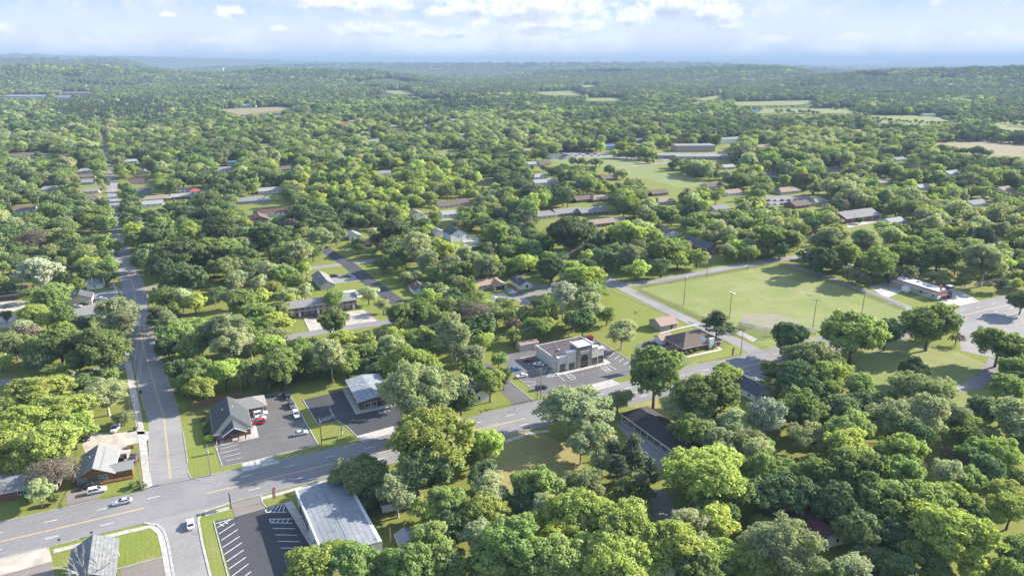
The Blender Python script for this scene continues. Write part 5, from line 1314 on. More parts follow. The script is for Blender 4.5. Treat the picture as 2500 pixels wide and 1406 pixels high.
# pale raised letter strokes, two lines, unreadable at this distance
for i in range(8):
    mb = MB(); xx = 9.55 + i * .52
    hs_ = .62 if i < 7 else .95
    mb.box(xx, xx + .10, -1.0, -.905, 6.7, 6.7 + hs_)
    if i % 3 != 1: mb.box(xx + .1, xx + .38, -1.0, -.905, 6.7 + hs_ - .12, 6.7 + hs_)
    if i % 2 == 0: mb.box(xx + .1, xx + .34, -1.0, -.905, 6.7 + hs_ * .45, 6.7 + hs_ * .45 + .1)
    if i % 4 == 1 or i == 7: mb.box(xx + .28, xx + .38, -1.0, -.905, 6.7, 6.7 + hs_)
    mb.build('letter', M_WHITE, t)
for i in range(9):
    mb = MB(); xx = 9.7 + i * .38; mb.box(xx, xx + .26, -.98, -.905, 6.15, 6.42); mb.build('letter', M_WHITE, t)
mb = MB(); mb.box(-1.5, W + 2.0, -2.6, -.9, -.2, .13); mb.box(-1.5, -.05, -.9, 3, -.2, .125); mb.box(W + .05, W + 2.0, -.9, 3, -.2, .125); mb.build('entrance_slab', M_CONC, t)
for xx, s_ in ((5, 1), (13, .6)): mb = MB(); mb.box(xx, xx + s_, 8, 8 + s_, h + .12, h + .9 * s_); mb.build('roof_unit', M_STEEL, t)
for k in range(5):
    p2 = Vector(G(1200 + (1300 + k * 88) * .16, 800 + (735 - k * 20) * .16)); ws = tag(link('parking_bumper', None), '', 'kerb stone') if False else None
    mb = MB(); mb.box(-.9, .9, -.08, .08, .03, .16); o = mb.build('parking_bumper', M_KERB); o.location = (p2.x, p2.y, 0); o.rotation_euler = (0, 0, UANG + R_(2))
    tag(o, ['leftmost', 'second', 'third', 'fourth', 'rightmost'][k] + ' concrete wheel stop in front of the stone entrance', 'wheel stop', 'wheel stops in front of the stone entrance')
# brick office with brown hip roof
t = house('brick_office', 'brick office with wide brown hip roof and corner porch', 'office', (1668, 863), 19.5, 13.0, 3.0, 3.4, ROOF['brown'], M_BRICK, 'x', hips=(6, 6), wins=[('f', .12, 1, 1.6, 1.3), ('f', .3, 1, 1.6, 1.3), ('l', .3, 1, 1.4, 1.2), ('l', .7, 1, 1.4, 1.2)], ov=.8)
mb = MB(); mb.add([(8.5, .9, 3.0), (14.5, .9, 3.0), (11.5, .9, 4.6), (11.5, 5.2, 4.6), (8.5, 3, 3.2), (14.5, 3, 3.2)], [(0, 1, 2), (0, 2, 3, 4), (1, 5, 3, 2)]); mb.build('dormer', M_TEALW, t)
mb = MB(); mb.box(13.0, 15.4, -.9, -.02, .0, 4.6); mb.build('white_entrance', M_TRIM, t)
for x in (16.6, 19.3): mb = MB(); mb.box(x - .12, x + .12, -.75, -.5, -.2, 2.6); mb.build('porch_post', M_TRIM, t)
house('white_garage', 'small white garage with tan roof behind the brick office', 'garage', (1613, 842), 6.0, 4.6, 2.6, 1.3, ROOF['terra'], M_WSIDE, 'x', doors=[('l', .5, 2.6, 2.2, M_TRIM)])
house('park_building', 'tan block park building with pinkish brown roof beside the park street', 'park building', (1612, 809), 9.2, 8.4, 3.0, 1.9, ROOF['terra'], M_CMU, 'x', doors=[('f', .68, 1.1, 2.1, M_DTRIM)], ov=.5)
house('white_house', 'white clapboard house with dark slate roof below the main road', 'house', (1843, 982), 8.4, 16.0, 2.9, 2.3, ROOF['slate'], M_WSIDE, 'y', wins=[('l', .2, .9, 1, 1.4), ('l', .5, .9, 1, 1.4), ('l', .8, .9, 1, 1.4), ('f', .4, 1, 1.2, 1.3)])
# long dark roofed row
t = thing('long_row_building', 'long low building with dark shingle roof and white-posted gallery', 'motel', (51.5, 182.4, 0), R_(27.5))
W, D, h = 10.5, 31.0, 2.9
o = walls(W - 2.4, D, h, 0).build('wall', M_SIDING, t); o.location = (2.4, 0, 0)
rf = roof_shell(W, D, h, 2.0, 'y', 2.5, 2.5, .5).build('roof', ROOF['black'], t)
mb = MB(); mb.box(-.58, -.48, -.5, D + .5, h - .62, h - .22); mb.build('fascia', M_TRIM, t)
for k in range(10): mb = MB(); y = .3 + k * (D - .6) / 9; mb.box(-.35, -.2, y - .08, y + .08, -.2, h - .3); mb.build('post', M_TRIM, t)
for k in range(6):
    mb = MB(); mb.box(2.33, 2.39, 2 + k * 5, 3 + k * 5, .02, 2.1); mb.build('door', M_MAROON, t)
    f, g = window_mesh(1.4, 1.1, M_TRIM, M_GLASS); o = link('window', f, t, (2.4, 4.6 + k * 4.9, .95), -math.pi / 2); link('pane', g, o)
mb = MB(); mb.box(-1.2, 2.38, 0, D, -.2, .12); mb.build('gallery_floor', M_CONC, t)
# house with the maroon roof, lower right
t = house('maroon_roofed_house', 'white-gabled house with long maroon roof in deep shade under the big trees', 'house', (1998, 1344), 8.0, 17.0, 2.8, 2.2, ROOF['maroon'], M_WSIDE, 'y', ang=R_(20), wins=[('f', .72, 1.0, .8, 1.2, M_TEALW), ('f', .2, 1.0, .8, 1.2, M_TEALW)])
# shed on the east lawn
t = house('long_shed', 'long narrow shed with white-edged roof on the east lawn', 'shed', (2327, 972), 4.5, 17.0, 2.4, .5, M_METALROOF, M_BRICKD, 'y', ang=R_(38), ov=.3)
# takeaway
p = G(2288, 733); t = thing('takeaway_shop', 'flat-roofed takeaway shop with red roof edge and corner tower', 'takeaway', (p[0], p[1], 0), R_(24))
W, D, h = 9.0, 27.0, 4.3
walls(W, D, h).build('wall', mat('warm_grey_stucco', (.36, .32, .29), .9, .05, .5, coord='obj'), t)
mb = MB(); mb.box(.3, W - .3, .3, D - .3, h + .05, h + .12); mb.build('roof', mat('white_membrane', (.60, .59, .58), .8, .06, .3, coord='obj'), t)
M_RED = mat('red_metal', (.50, .03, .05), .5, .06, 1, coord='obj')
for b_ in ((-.12, .3, -.12, D + .12, h, h + .28), (W - .3, W + .12, -.12, D + .12, h, h + .28), (.3, W - .3, -.12, .3, h, h + .28), (.3, W - .3, D - .3, D + .12, h, h + .28)): mb = MB(); mb.box(*b_); mb.build('red_coping', M_RED, t)
mb = MB(); mb.box(-.06, -.005, 0, D, 2.9, 3.15); mb.build('pale_stripe', M_TRIM, t)
mb = MB(); mb.box(.3, 6.8, -1.3, -.13, 2.5, 2.75); mb.add([(.3, -1.3, 2.5), (6.8, -1.3, 2.5), (6.8, -.13, 3.1), (.3, -.13, 3.1)], [(0, 1, 2, 3)]); mb.build('awning', mat('orange_red_canvas', (.60, .16, .09), .8, .06, 1, coord='obj'), t)
mb = MB(); mb.box(7.2, 9.6, -.8, 1.4, -.2, 6.4); mb.build('corner_tower', mat('navy_panel', (.03, .045, .09), .5, .06, 1, coord='obj'), t)
mb = MB(); mb.box(7.0, 9.8, -1.0, 1.6, 6.4, 6.7); mb.build('tower_cap', M_STEEL, t)
mb = MB(); mb.box(-2.6, -.02, 15, 18.5, 0, 2.4); mb.build('cold_store', M_TRIM, t)
for yy in (.25, .5): add_window(t, W, D, 'l', yy + .4, 1.2, 1.0, 1.0, M_DTRIM)
f, g = window_mesh(2.4, 2.0, M_DTRIM, M_GLASS)
for xx in (1.8, 5.0): o = link('window', f, t, (xx, 0, .4)); link('pane', g, o)
for xx, yy in ((4, 8), (5, 15), (3, 21)): mb = MB(); mb.box(xx, xx + 1.4, yy, yy + 1.4, h + .12, h + 1.0); mb.build('roof_unit', M_STEEL, t)
# two-storey flats
t = house('brick_flats', 'two-storey brown brick flats facing a pale forecourt', 'flats', (710, 777), 31.5, 9.5, 5.3, 1.6, ROOF['grey'], M_BRICKD, 'x', ang=R_(26), ov=.7)
for k in range(11):
    for z in (.9, 3.5):
        if k % 3 == 1: continue
        add_window(t, 31.5, 9.5, 'f', (k + .5) / 11, z, 1.3, 1.2)
for k in range(4): add_door(t, 31.5, 9.5, 'f', (k * 3 + 1.5) / 11, 1.1, 2.2, M_TRIM); add_window(t, 31.5, 9.5, 'f', (k * 3 + 1.5) / 11, 3.2, .9, 1.6)
mb = MB(); mb.box(.2, 31.3, -.35, -.03, 2.7, 2.85); mb.build('storey_ledge', M_TRIM, t)
house('long_gabled_house', 'long grey-green house with pale gable end above the mown yard', 'house', (783, 709), 7.8, 21.5, 2.6, 2.2, ROOF['grey'], M_SIDING, 'y', ang=R_(27), wins=[('l', .2, .9, 1, 1.2), ('l', .5, .9, 1, 1.2), ('l', .8, .9, 1, 1.2)])
# tan house with garage
t = house('tan_garage_house', 'tan house with brown roof and dark double garage door', 'house', (1164, 709), 13.5, 8.5, 2.7, 1.8, ROOF['terra'], M_SIDING, 'x', wins=[('f', .15, .9, 1.4, 1.2), ('f', .35, .9, 1.0, 1.2)])
o = walls(7.2, 6.5, 2.7, 1.6, 'y').build('garage_wall', M_SIDING, t); o.location = (8.2, -4.4, 0)
o = roof_shell(7.2, 8.5, 2.7, 1.7, 'y', 0, 0, .5).build('garage_roof', ROOF['terra'], t); o.location = (8.2, -4.4, 0)
add_door(t, 7.2, 6, 'f', .5, 4.8, 2.2, M_DTRIM, (8.2, -4.4), 'garage_door')
house('white_house', 'cream house with dark roof above the red bush and parked car', 'house', (1270, 708), 7.2, 12.5, 2.7, 2.0, ROOF['slate'], M_WSIDE, 'y', wins=[('f', .55, .7, 1.5, 1.5), ('l', .3, .9, 1, 1.2), ('l', .7, .9, 1, 1.2)])
house('white_cottage', 'white cottage with teal-black gable roof beside the flats street', 'house', (1053, 743), 8.5, 8.0, 2.7, 2.2, ROOF['slate'], M_WSIDE, 'y', wins=[('f', .3, .9, .9, 1.3), ('f', .7, .9, .9, 1.3)])
house('white_cottage', 'white cottage with brown roof left of the teal-black cottage', 'house', (1012, 720), 8.0, 9.0, 2.7, 2.0, ROOF['brown'], M_WSIDE, 'y', wins=[('f', .5, .9, 1.2, 1.2)])
t = house('two_storey_house', 'white two-storey house with dark gable roof and side parking', 'house', (1101, 592), 11.0, 13.5, 5.4, 3.0, ROOF['slate'], M_WSIDE, 'y', ang=R_(28), wins=[('l', .2, .9, 1, 1.3), ('l', .5, .9, 1, 1.3), ('l', .8, .9, 1, 1.3), ('l', .2, 3.4, 1, 1.3), ('l', .5, 3.4, 1, 1.3), ('l', .8, 3.4, 1, 1.3), ('f', .5, 3.4, 1, 1.2)])
house('grey_garage', 'small pale garage left of the white two-storey house', 'garage', (1062, 577), 7, 9, 2.6, 1.6, ROOF['white'], M_WSIDE, 'y')
house('pink_roofed_house', 'low house with pink-red hipped roof between two round trees', 'house', (884, 606), 15, 10, 2.7, 2.4, ROOF['pink'], M_BRICK, 'x', hips=(4, 4), wins=[('f', .3, .9, 1, 1.2), ('f', .7, .9, 1, 1.2)])
house('roadside_cottage', 'white roadside cottage with dark roof peeping from under two trees', 'house', (1150, 986), 7.5, 9.5, 2.8, 2.1, ROOF['slate'], M_WSIDE, 'y', wins=[('f', .35, .8, 2.0, 1.4)])
house('white_corner_house', 'pale grey-roofed white house behind the young silver tree by the street', 'house', (182, 785), 15.5, 9.5, 3.0, 1.9, ROOF['lgrey'], M_WSIDE, 'x', wins=[('f', .48, 1, 1.2, 1.2)])
house('beige_garage', 'beige garage with dark hip roof beside the parked row of cars', 'garage', (166, 750), 10.5, 9.0, 3.6, 2.2, ROOF['slate'], M_SIDING, 'y')
house('small_white_house', 'small white house with grey roof above the cross street corner', 'house', (213, 708), 7.5, 8, 2.8, 1.6, ROOF['lgrey'], M_WSIDE, 'x', wins=[('f', .5, 1, 1, 1.1)])
house('red_gabled_garage', 'white garage with red gable at the left edge', 'garage', (48, 726), 6, 8, 2.8, 1.6, ROOF['maroon'], M_WSIDE, 'y')
house('white_carport', 'long white flat carport at the left edge of the view', 'carport', (2, 734), 11, 5, 2.6, .4, ROOF['white'], M_BRICKD, 'x')
house('white_trailer', 'white mobile trailer home hidden among the trees right of the store', 'trailer', (934, 1252), 10.0, 3.4, 2.7, .5, ROOF['lgrey'], M_WSIDE, 'x', ang=R_(20), wins=[('f', .45, 1.1, 1.0, .9), ('f', .8, 1.1, .6, .9)])
house('white_shed', 'small white tarp-roofed shed between the crowns at the bottom', 'shed', (984, 1357), 4.2, 6.0, 2.3, 1.1, ROOF['white'], M_WSIDE, 'y', ang=R_(24), wins=[('f', .7, 1.0, .6, .6)])
house('brick_barracks', 'long red brick building with slate roof above the ball field', 'barracks', (1725, 623), 10, 23, 4.2, 2.7, ROOF['slate'], M_BRICK, 'y', wins=[('f', .5, 1.2, 1, 1.2)])
house('brick_hall', 'large brick hall with pale grey gable roof and concrete yard', 'hall', (2064, 547), 37, 17, 4.2, 3.4, ROOF['grey'], M_BRICK, 'x', wins=[('f', .2, 1.2, 1.6, 1.4), ('f', .5, 1.2, 1.6, 1.4), ('f', .8, 1.2, 1.6, 1.4)])
house('school_hall', 'tall tan flat-topped block at the middle of the school', 'school', (1650, 371), 54, 24, 8, .6, ROOF['lgrey'], M_CMU, 'x', ang=R_(4), trim=False)
for k, (a, b_, w, d) in enumerate(((1607, 388, 46, 20), (1652, 391, 50, 16), (1700, 391, 60, 20))):
    house('school_wing', ['left', 'middle', 'right'][k] + ' low flat wing in front of the tall school block', 'school', (a, b_), w, d, 4.2, .5, ROOF['lgrey'], M_CMU, 'x', ang=R_(4), trim=False, wins=[('f', .2, 1, 4, 1.6), ('f', .5, 1, 4, 1.6), ('f', .8, 1, 4, 1.6)], group='low wings of the school')
# storage trailer
p = G(1270, 859); t = thing('storage_trailer', 'beige storage trailer parked on the grass edge behind the stone-fronted shop', 'trailer', (p[0], p[1], 0), UANG - R_(2))
mb = MB(); mb.box(0, 8.6, 0, 4.2, .1, 3.0); mb.build('body', M_SIDING, t)
mb = MB(); mb.add([(-.15, -.15, 3.0), (8.75, -.15, 3.0), (8.75, 4.35, 3.0), (-.15, 4.35, 3.0), (-.15, 2.1, 3.6), (8.75, 2.1, 3.6)], [(0, 1, 5, 4), (2, 3, 4, 5), (3, 0, 4), (1, 2, 5), (3, 2, 1, 0)]); mb.build('roof', ROOF['terra'], t)
mb = MB(); mb.box(6.6, 7.6, -.05, -.005, .2, 2.4); mb.build('door', M_TRIM, t)
# houses among the trees
for i, (gx, gy, ln_, dp, rc, wc, ax, hx_, hy_) in enumerate(MH):
    ang = UANG if gy < 1500 else 0.0
    hh = 2.9 if ln_ < 40 else 7.0
    W, D = (ln_, dp) if ax else (dp, ln_)
    if gy > 1400 and ln_ < 40: hh = 5.0
    off = Vector((-math.cos(ang) * W / 2, -math.sin(ang) * W / 2, 0))
    zz = float(hgt(gx, gy))
    rise = min(2.6, D * .2) if ax else min(2.6, W * .22)
    wins = [('f', (k + .5) / max(2, int(W / 4)), 1.0, 1.1, 1.2) for k in range(max(2, int(W / 4)))] if gy < 1300 and ln_ < 45 else []
    rise = rise if ln_ < 40 else 2.0
    nm = 'house' if ln_ < 28 else ('warehouse' if ln_ > 50 else 'long_house')
    t = house(nm, '', nm.replace('_', ' '), (gx + off.x, gy + off.y), W, D, hh, rise, ROOF[rc], WALL[wc], 'x' if ax else 'y', ang=ang, world=True, wins=wins[:6], hips=((3.5, 3.5) if i % 4 == 1 and ax and ln_ < 40 else (0, 0)), trim=gy < 900)
    t.location.z = zz
    AUTO.append((t, {'slate': 'dark-roofed'}.get(rc, rc + '-roofed') + ' ' + {'white': 'white', 'tan': 'tan', 'brick': 'brick', 'blue': 'blue-grey', 'teal': 'teal'}[wc] + ' ' + nm.replace('_', ' ') + (' among trees'), gx, gy))
# water tower far off
wt = G(549, 205); t = thing('water_tower', 'white globe water tower rising above distant trees', 'water tower', (wt[0], wt[1], float(hgt(*wt))), 0)
sc_ = 3900 / 1700
bm = bmesh.new(); bmesh.ops.create_uvsphere(bm, u_segments=20, v_segments=12, radius=1.0); me = bpy.data.meshes.new('tank'); bm.to_mesh(me); bm.free(); me.materials.append(M_WHITE)
o = link('tank', me, t, (0, 0, 36)); o.scale = (5.5, 5.5, 5)
mb = MB(); mb.tube([(0, 0, -1), (0, 0, 4), (0, 0, 34)], [3, 1.4, 1.4], 12); mb.build('stem', M_WHITE, t)
# ---------------------------------------------------------------- vehicles
PAINT = {}
def paint(name, c):
    if name not in PAINT:
        m = bpy.data.materials.new(name + '_car_paint'); m.use_nodes = True; bs = m.node_tree.nodes['Principled BSDF']; q = NB(m.node_tree)
        tc = q.new('ShaderNodeTexCoord').outputs['Object']
        q.put(bs.inputs['Base Color'], q.mix(q.noise(tc, 2.0, 3, .5), tuple(x * .9 for x in c), c)); bs.inputs['Roughness'].default_value = .35; bs.inputs['Coat Weight'].default_value = .6; bs.inputs['Coat Roughness'].default_value = .08; bs.inputs['Metallic'].default_value = .1
        PAINT[name] = m
    return PAINT[name]
M_TYRE = mat('tyre_rubber', (.02, .02, .02), .9, .1, 5, coord='obj'); M_RIM = mat('alloy_rim', (.45, .45, .46), .4, .05, 5, metal=.6, coord='obj')
M_CGLASS = mat('car_glass', (.02, .025, .03), .05, .05, 1, coord='obj', spec=1.0); M_LAMP = mat('lamp_lens', (.75, .75, .72), .2, .05, 3, coord='obj'); M_TAIL = mat('tail_lens', (.45, .02, .02), .3, .05, 3, coord='obj')
PROFILE = {  # length, width, lower body outline (x, z), cabin outline lower -> roof
    'sedan': (4.7, 1.8, [(-2.35, .35), (-2.3, .78), (-1.75, .98), (1.05, .98), (1.95, .86), (2.3, .62), (2.35, .33)], [(-1.75, .97), (-1.05, 1.40), (.15, 1.43), (1.05, .97)]),
    'suv': (4.7, 1.9, [(-2.35, .42), (-2.33, .95), (-2.2, 1.08), (1.05, 1.08), (2.1, .98), (2.33, .75), (2.35, .40)], [(-2.25, 1.07), (-2.0, 1.68), (.05, 1.72), (1.05, 1.07)]),
    'pickup': (5.6, 1.95, [(-2.8, .5), (-2.78, 1.1), (-2.6, 1.13), (1.35, 1.13), (2.55, 1.05), (2.78, .85), (2.8, .48)], [(-.75, 1.12), (-.6, 1.78), (.65, 1.80), (1.4, 1.12)]),
    'van': (5.6, 2.0, [(-2.8, .42), (-2.8, 1.15), (-2.75, 1.2), (1.6, 1.2), (2.5, 1.05), (2.78, .75), (2.8, .4)], [(-2.75, 1.19), (-2.7, 2.1), (1.0, 2.12), (1.9, 1.19)])}
CARM = {}
def car_meshes(kind):
    if kind in CARM: return CARM[kind]
    L, Wd, low, cab = PROFILE[kind]; w = Wd / 2
    def loft(poly, half_of, name, m):
        n = len(poly); vs = [(x, -half_of(x, z), z) for x, z in poly] + [(x, half_of(x, z), z) for x, z in poly]
        mb = MB(); mb.add(vs, [tuple(range(n))[::-1], tuple(range(n, 2 * n))] + [(i, (i + 1) % n, n + (i + 1) % n, n + i) for i in range(n)]); me = mb.mesh(name, m)
        bm = bmesh.new(); bm.from_mesh(me); bmesh.ops.recalc_face_normals(bm, faces=bm.faces)
        bmesh.ops.bevel(bm, geom=[e for e in bm.edges], offset=.05, segments=2, affect='EDGES', profile=.6, clamp_overlap=True); bm.to_mesh(me); bm.free()
        me.polygons.foreach_set('use_smooth', [True] * len(me.polygons)); return me
    body = loft(low, lambda x, z: w * (1.0 - .10 * max(0, (abs(x) - L * .38) / (L * .12)) ** 1.5 * .8) * (1 - .03 * (z > .9)), 'body', None); body.materials.append(None)
    glass = loft(cab, lambda x, z: w * (.93 if z < 1.25 else .76), 'windows', M_CGLASS)
    zt = max(c[1] for c in cab)
    xs = [c[0] for c in cab if c[1] > zt - .08]
    mb = MB(); mb.box(min(xs) - .04, max(xs) + .04, -w * .765, w * .765, zt - .035, zt + .03)
    for sx, a, b_ in ((1, cab[2], cab[3]), (-1, cab[1], cab[0])):
        for sy in (-1, 1): mb.bar((a[0], sy * w * .765, zt - .02), (b_[0], sy * w * .94, b_[1]), .09, .07)
    for sy in (-1, 1):
        xm = (min(xs) + max(xs)) / 2; mb.bar((xm, sy * w * .775, zt - .02), (xm, sy * w * .94, cab[0][1]), .09, .05)
    if kind == 'van': mb.box(-2.74, .2, -w * .93, w * .93, 1.2, 2.08)
    roof = mb.mesh('roof_panel', None); roof.materials.append(None)
    ty = MB(); ty.tube([(0, -.11, 0), (0, .11, 0)], [.34, .34], 18); rm = MB(); rm.tube([(0, -.12, 0), (0, .12, 0)], [.2, .2], 12)
    hl = MB(); hl.box(-.03, .05, -.22, .22, -.08, .08)
    ex = None
    if kind == 'pickup':
        e = MB(); e.box(-2.7, -.82, -w * .82, w * .82, 1.10, 1.145); ex = e.mesh('bed_liner', M_TYRE)
    CARM[kind] = dict(body=body, glass=glass, roof=roof, tyre=ty.mesh('wheel', M_TYRE, True), rim=rm.mesh('rim', M_RIM), lamp=hl.mesh('headlight', M_LAMP), tail=hl.mesh('tail_light', M_TAIL), ex=ex, L=L, w=w, low=low)
    return CARM[kind]
def objmat(o, m):
    o.material_slots[0].link = 'OBJECT'; o.material_slots[0].material = m
def car(kind, px_, py_, ang, col, label, z=.06, group=None):
    c = car_meshes(kind); g = G(px_, py_, .6)
    t = thing({'sedan': 'parked_car', 'suv': 'parked_car', 'pickup': 'pickup_truck', 'van': 'van'}[kind], label, {'sedan': 'car', 'suv': 'car', 'pickup': 'truck', 'van': 'van'}[kind], (g[0], g[1], z), ang, group)
    objmat(link('body', c['body'], t), paint(*col)); link('windows', c['glass'], t); objmat(link('roof_panel', c['roof'], t), paint(*col))
    for sx in (-.31, .31):
        for sy in (-1, 1):
            wq = link('wheel', c['tyre'], t, (sx * c['L'], sy * (c['w'] - .1), .34)); link('rim', c['rim'], wq)
    for sy in (-1, 1):
        link('headlight', c['lamp'], t, (c['L'] / 2 - .03, sy * c['w'] * .68, .68)); link('tail_light', c['tail'], t, (-c['L'] / 2 - .01, sy * c['w'] * .72, .8))
    if c['ex']: link('bed_liner', c['ex'], t)
    return t
WH = ('white', (.75, .76, .76)); SI = ('silver', (.45, .47, .50)); BK = ('black', (.015, .016, .02)); RE = ('red', (.35, .015, .02)); BL = ('blue', (.03, .13, .30)); GR = ('grey', (.12, .13, .14)); NV = ('navy', (.02, .04, .09)); GD = ('gold', (.30, .25, .17)); LB = ('pale_blue', (.10, .35, .55)); DR = ('dark_red', (.22, .01, .03))
D90 = math.pi / 2
car('sedan', 300, 1224, UANG + math.pi, SI, 'silver sedan driving left on the main road below the log cabin')
car('sedan', 465, 1279, R_(118), WH, 'white sedan driving up the south street')
car('suv', 237, 1197, UANG, WH, 'white estate car parked below the log cabin')
car('pickup', 218, 1186, UANG + math.pi, BK, 'black pickup truck parked right in front of the cabin windows')
car('van', 285, 1044, R_(-85), WH, 'white van parked on the pale lot above the cabin')
car('sedan', 213, 1066, R_(-70), BK, 'dark car at the tree edge of the pale cabin lot')
car('suv', 636, 1010, UANG, WH, 'white car in the top bay beside the brick clinic')
car('sedan', 632, 1021, UANG, WH, 'white sedan in the middle bay beside the brick clinic')
car('suv', 630, 1031, UANG + math.pi, RE, 'red car with dark roof in the lowest bay beside the brick clinic')
car('pickup', 712, 988, R_(-62), GR, 'grey pickup at the lot edge above the small white car')
car('pickup', 700, 966, R_(-58), BK, 'black pickup in the far corner of the clinic lot')
car('suv', 723, 1012, R_(-62), WH, 'small white car nose to the long kerb of the clinic lot')
car('sedan', 734, 1057, UANG, SI, 'silver sedan alone in the tree shade of the clinic lot')
car('sedan', 1315, 889, R_(118) + .8, WH, 'white sedan in the shaded bays left of the stone-fronted shop')
car('sedan', 1292, 879, R_(118) + .8, DR, 'dark red car in the shaded bays left of the stone-fronted shop')
car('sedan', 1258, 901, UANG, BL, 'blue car at the left kerb of the stone-fronted shop lot')
car('sedan', 1274, 917, UANG + math.pi, WH, 'white sedan at the left kerb below the blue car')
car('suv', 1322, 946, UANG, BK, 'black off-road car at the lot entrance by the utility poles')
car('sedan', 1458, 842, R_(60), BK, 'black car behind the stone-fronted shop beside the skip')
car('pickup', 1588, 840, UANG, BK, 'black pickup on the lot behind the brick office')
car('suv', 1650, 824, UANG, LB, 'pale blue car behind the brick office garage')
car('sedan', 1874, 909, R_(30), GR, 'grey car in the drive beside the white slate-roofed house')
car('sedan', 2346, 773, UANG + math.pi, SI, 'silver car on the main road beyond the ball field')
car('sedan', 2199, 797, UANG, BL, 'blue car on the road half hidden behind the pale tree')
car('sedan', 2458, 700, UANG - .3, WH, 'white car on the grass beside the leaning tree')
car('sedan', 2481, 690, UANG + .4, GR, 'grey car at the right edge above the white car')
car('sedan', 2462, 624, UANG, WH, 'white car in the far right yard')
car('suv', 2480, 612, UANG, GR, 'grey car behind the white one in the far right yard')
car('suv', 816, 674, UANG, BK, 'black car on the drive beside the long gabled house')
car('sedan', 846, 674, UANG, GR, 'grey car nose to tail with the black car on the drive')
car('van', 884, 716, UANG + math.pi, WH, 'white van on the drive behind the brick flats')
car('suv', 773, 771, R_(115), BK, 'black jeep on the pale forecourt of the brick flats')
car('sedan', 1253, 715, UANG, WH, 'white car on the tan house drive')
car('sedan', 1266, 711, R_(100), RE, 'red car on the drive below the cream house')
car('pickup', 216, 735, R_(15), WH, 'leftmost white pickup in the row at the side-street lot')
car('sedan', 234, 733, R_(95), NV, 'navy car between two white ones at the side-street lot')
car('sedan', 249, 729, R_(15), WH, 'rightmost white car in the row at the side-street lot')
car('sedan', 275, 699, R_(100), SI, 'silver car at the street corner above the row')
car('suv', 299, 724, R_(117), BK, 'black car waiting in the shaded side street')
car('sedan', 205, 742, R_(20), BK, 'black car below the leftmost white pickup')
car('sedan', 187, 748, R_(20), SI, 'silver car behind the pale grey-roofed house')
car('sedan', 440, 954, R_(20), RE, 'dark red car parked under the trees right of the side street')
car('sedan', 1150, 563, UANG, BK, 'black car parked beside the white two-storey house')
car('sedan', 1122, 562, UANG, NV, 'navy car behind the white two-storey house')
car('sedan', 1141, 577, UANG, WH, 'upper white car at the two-storey house')
car('sedan', 1148, 583, UANG + .2, SI, 'silver car at the two-storey house')
car('sedan', 18, 748, R_(20), GR, 'grey car at the left edge by the white carport')
car('suv', 245, 463, R_(10), NV, 'navy car beside the side street houses')
car('sedan', 240, 470, R_(10), WH, 'white car beside the navy car at the side street')
car('sedan', 1455, 640, R_(20), NV, 'navy car in the shade left of the back street')
car('sedan', 1722, 1306, R_(30), LB, 'turquoise car under the trees at the bottom')
car('sedan', 1710, 462, R_(5), WH, 'white car at the edge of the far mown field')
for i in range(12):
    car('sedan', 1878 + (i % 6) * 16, 489 + (i // 6) * 9, D90 + .2, [SI, WH, NV, BK, RE, GR][i % 6], '', group='cars in the far parking lot'); AUTO.append((bpy.context.scene.objects[-1] if False else C.objects[-1], '', 0, 0)) if False else None
cars_far = [o for o in C.objects if o.get('group') == 'cars in the far parking lot']
for i, o in enumerate(cars_far):
    o['label'] = '%s car, %s in the %s row of the far parking lot' % (['silver', 'white', 'navy', 'black', 'red', 'grey'][i % 6], ['leftmost', 'second from left', 'third from left', 'fourth from left', 'fifth from left', 'rightmost'][i % 6], ['back', 'front'][0 if i >= 6 else 1])
for i in range(10):
    t = car('sedan', 1378 + (i % 10) * 9.5, 377 + (i % 2) * 3, .3 + D90 * (i % 2), [BL, NV, WH, GR, BL, SI, BK, BL, RE, WH][i], '', group='cars at the depot lot left of the school')
    t['label'] = '%s car, %s at the depot lot left of the school' % (['blue', 'navy', 'white', 'grey', 'blue', 'silver', 'black', 'blue', 'red', 'white'][i], ['leftmost', 'second from left', 'third from left', 'fourth from left', 'fifth from left', 'sixth from left', 'seventh from left', 'eighth from left', 'ninth from left', 'rightmost'][i])
# box truck behind the flats
g = G(851, 727); t = thing('box_truck', 'white box truck parked behind the brick flats', 'truck', (*g, 0), UANG)
for nm, b_, m in (('cargo_box', (-2.2, 3.6, -1.2, 1.2, .9, 3.5), M_WHITE), ('cab', (-4.0, -2.3, -1.1, 1.1, .6, 2.5), paint(*LB)), ('chassis', (-4, 3.6, -1, 1, .5, .85), M_DTRIM)):
    mb = MB(); mb.box(*b_); mb.build(nm, m, t)
mb = MB(); mb.box(-4.04, -4.0, -.9, .9, 1.5, 2.3); mb.build('windscreen', M_CGLASS, t)
for sx in (-3.1, 2.4):
    for sy in (-1.05, 1.05): link('wheel', CARM['van']['tyre'], t, (sx, sy, .45)).scale = (1.3, 1.3, 1.3)
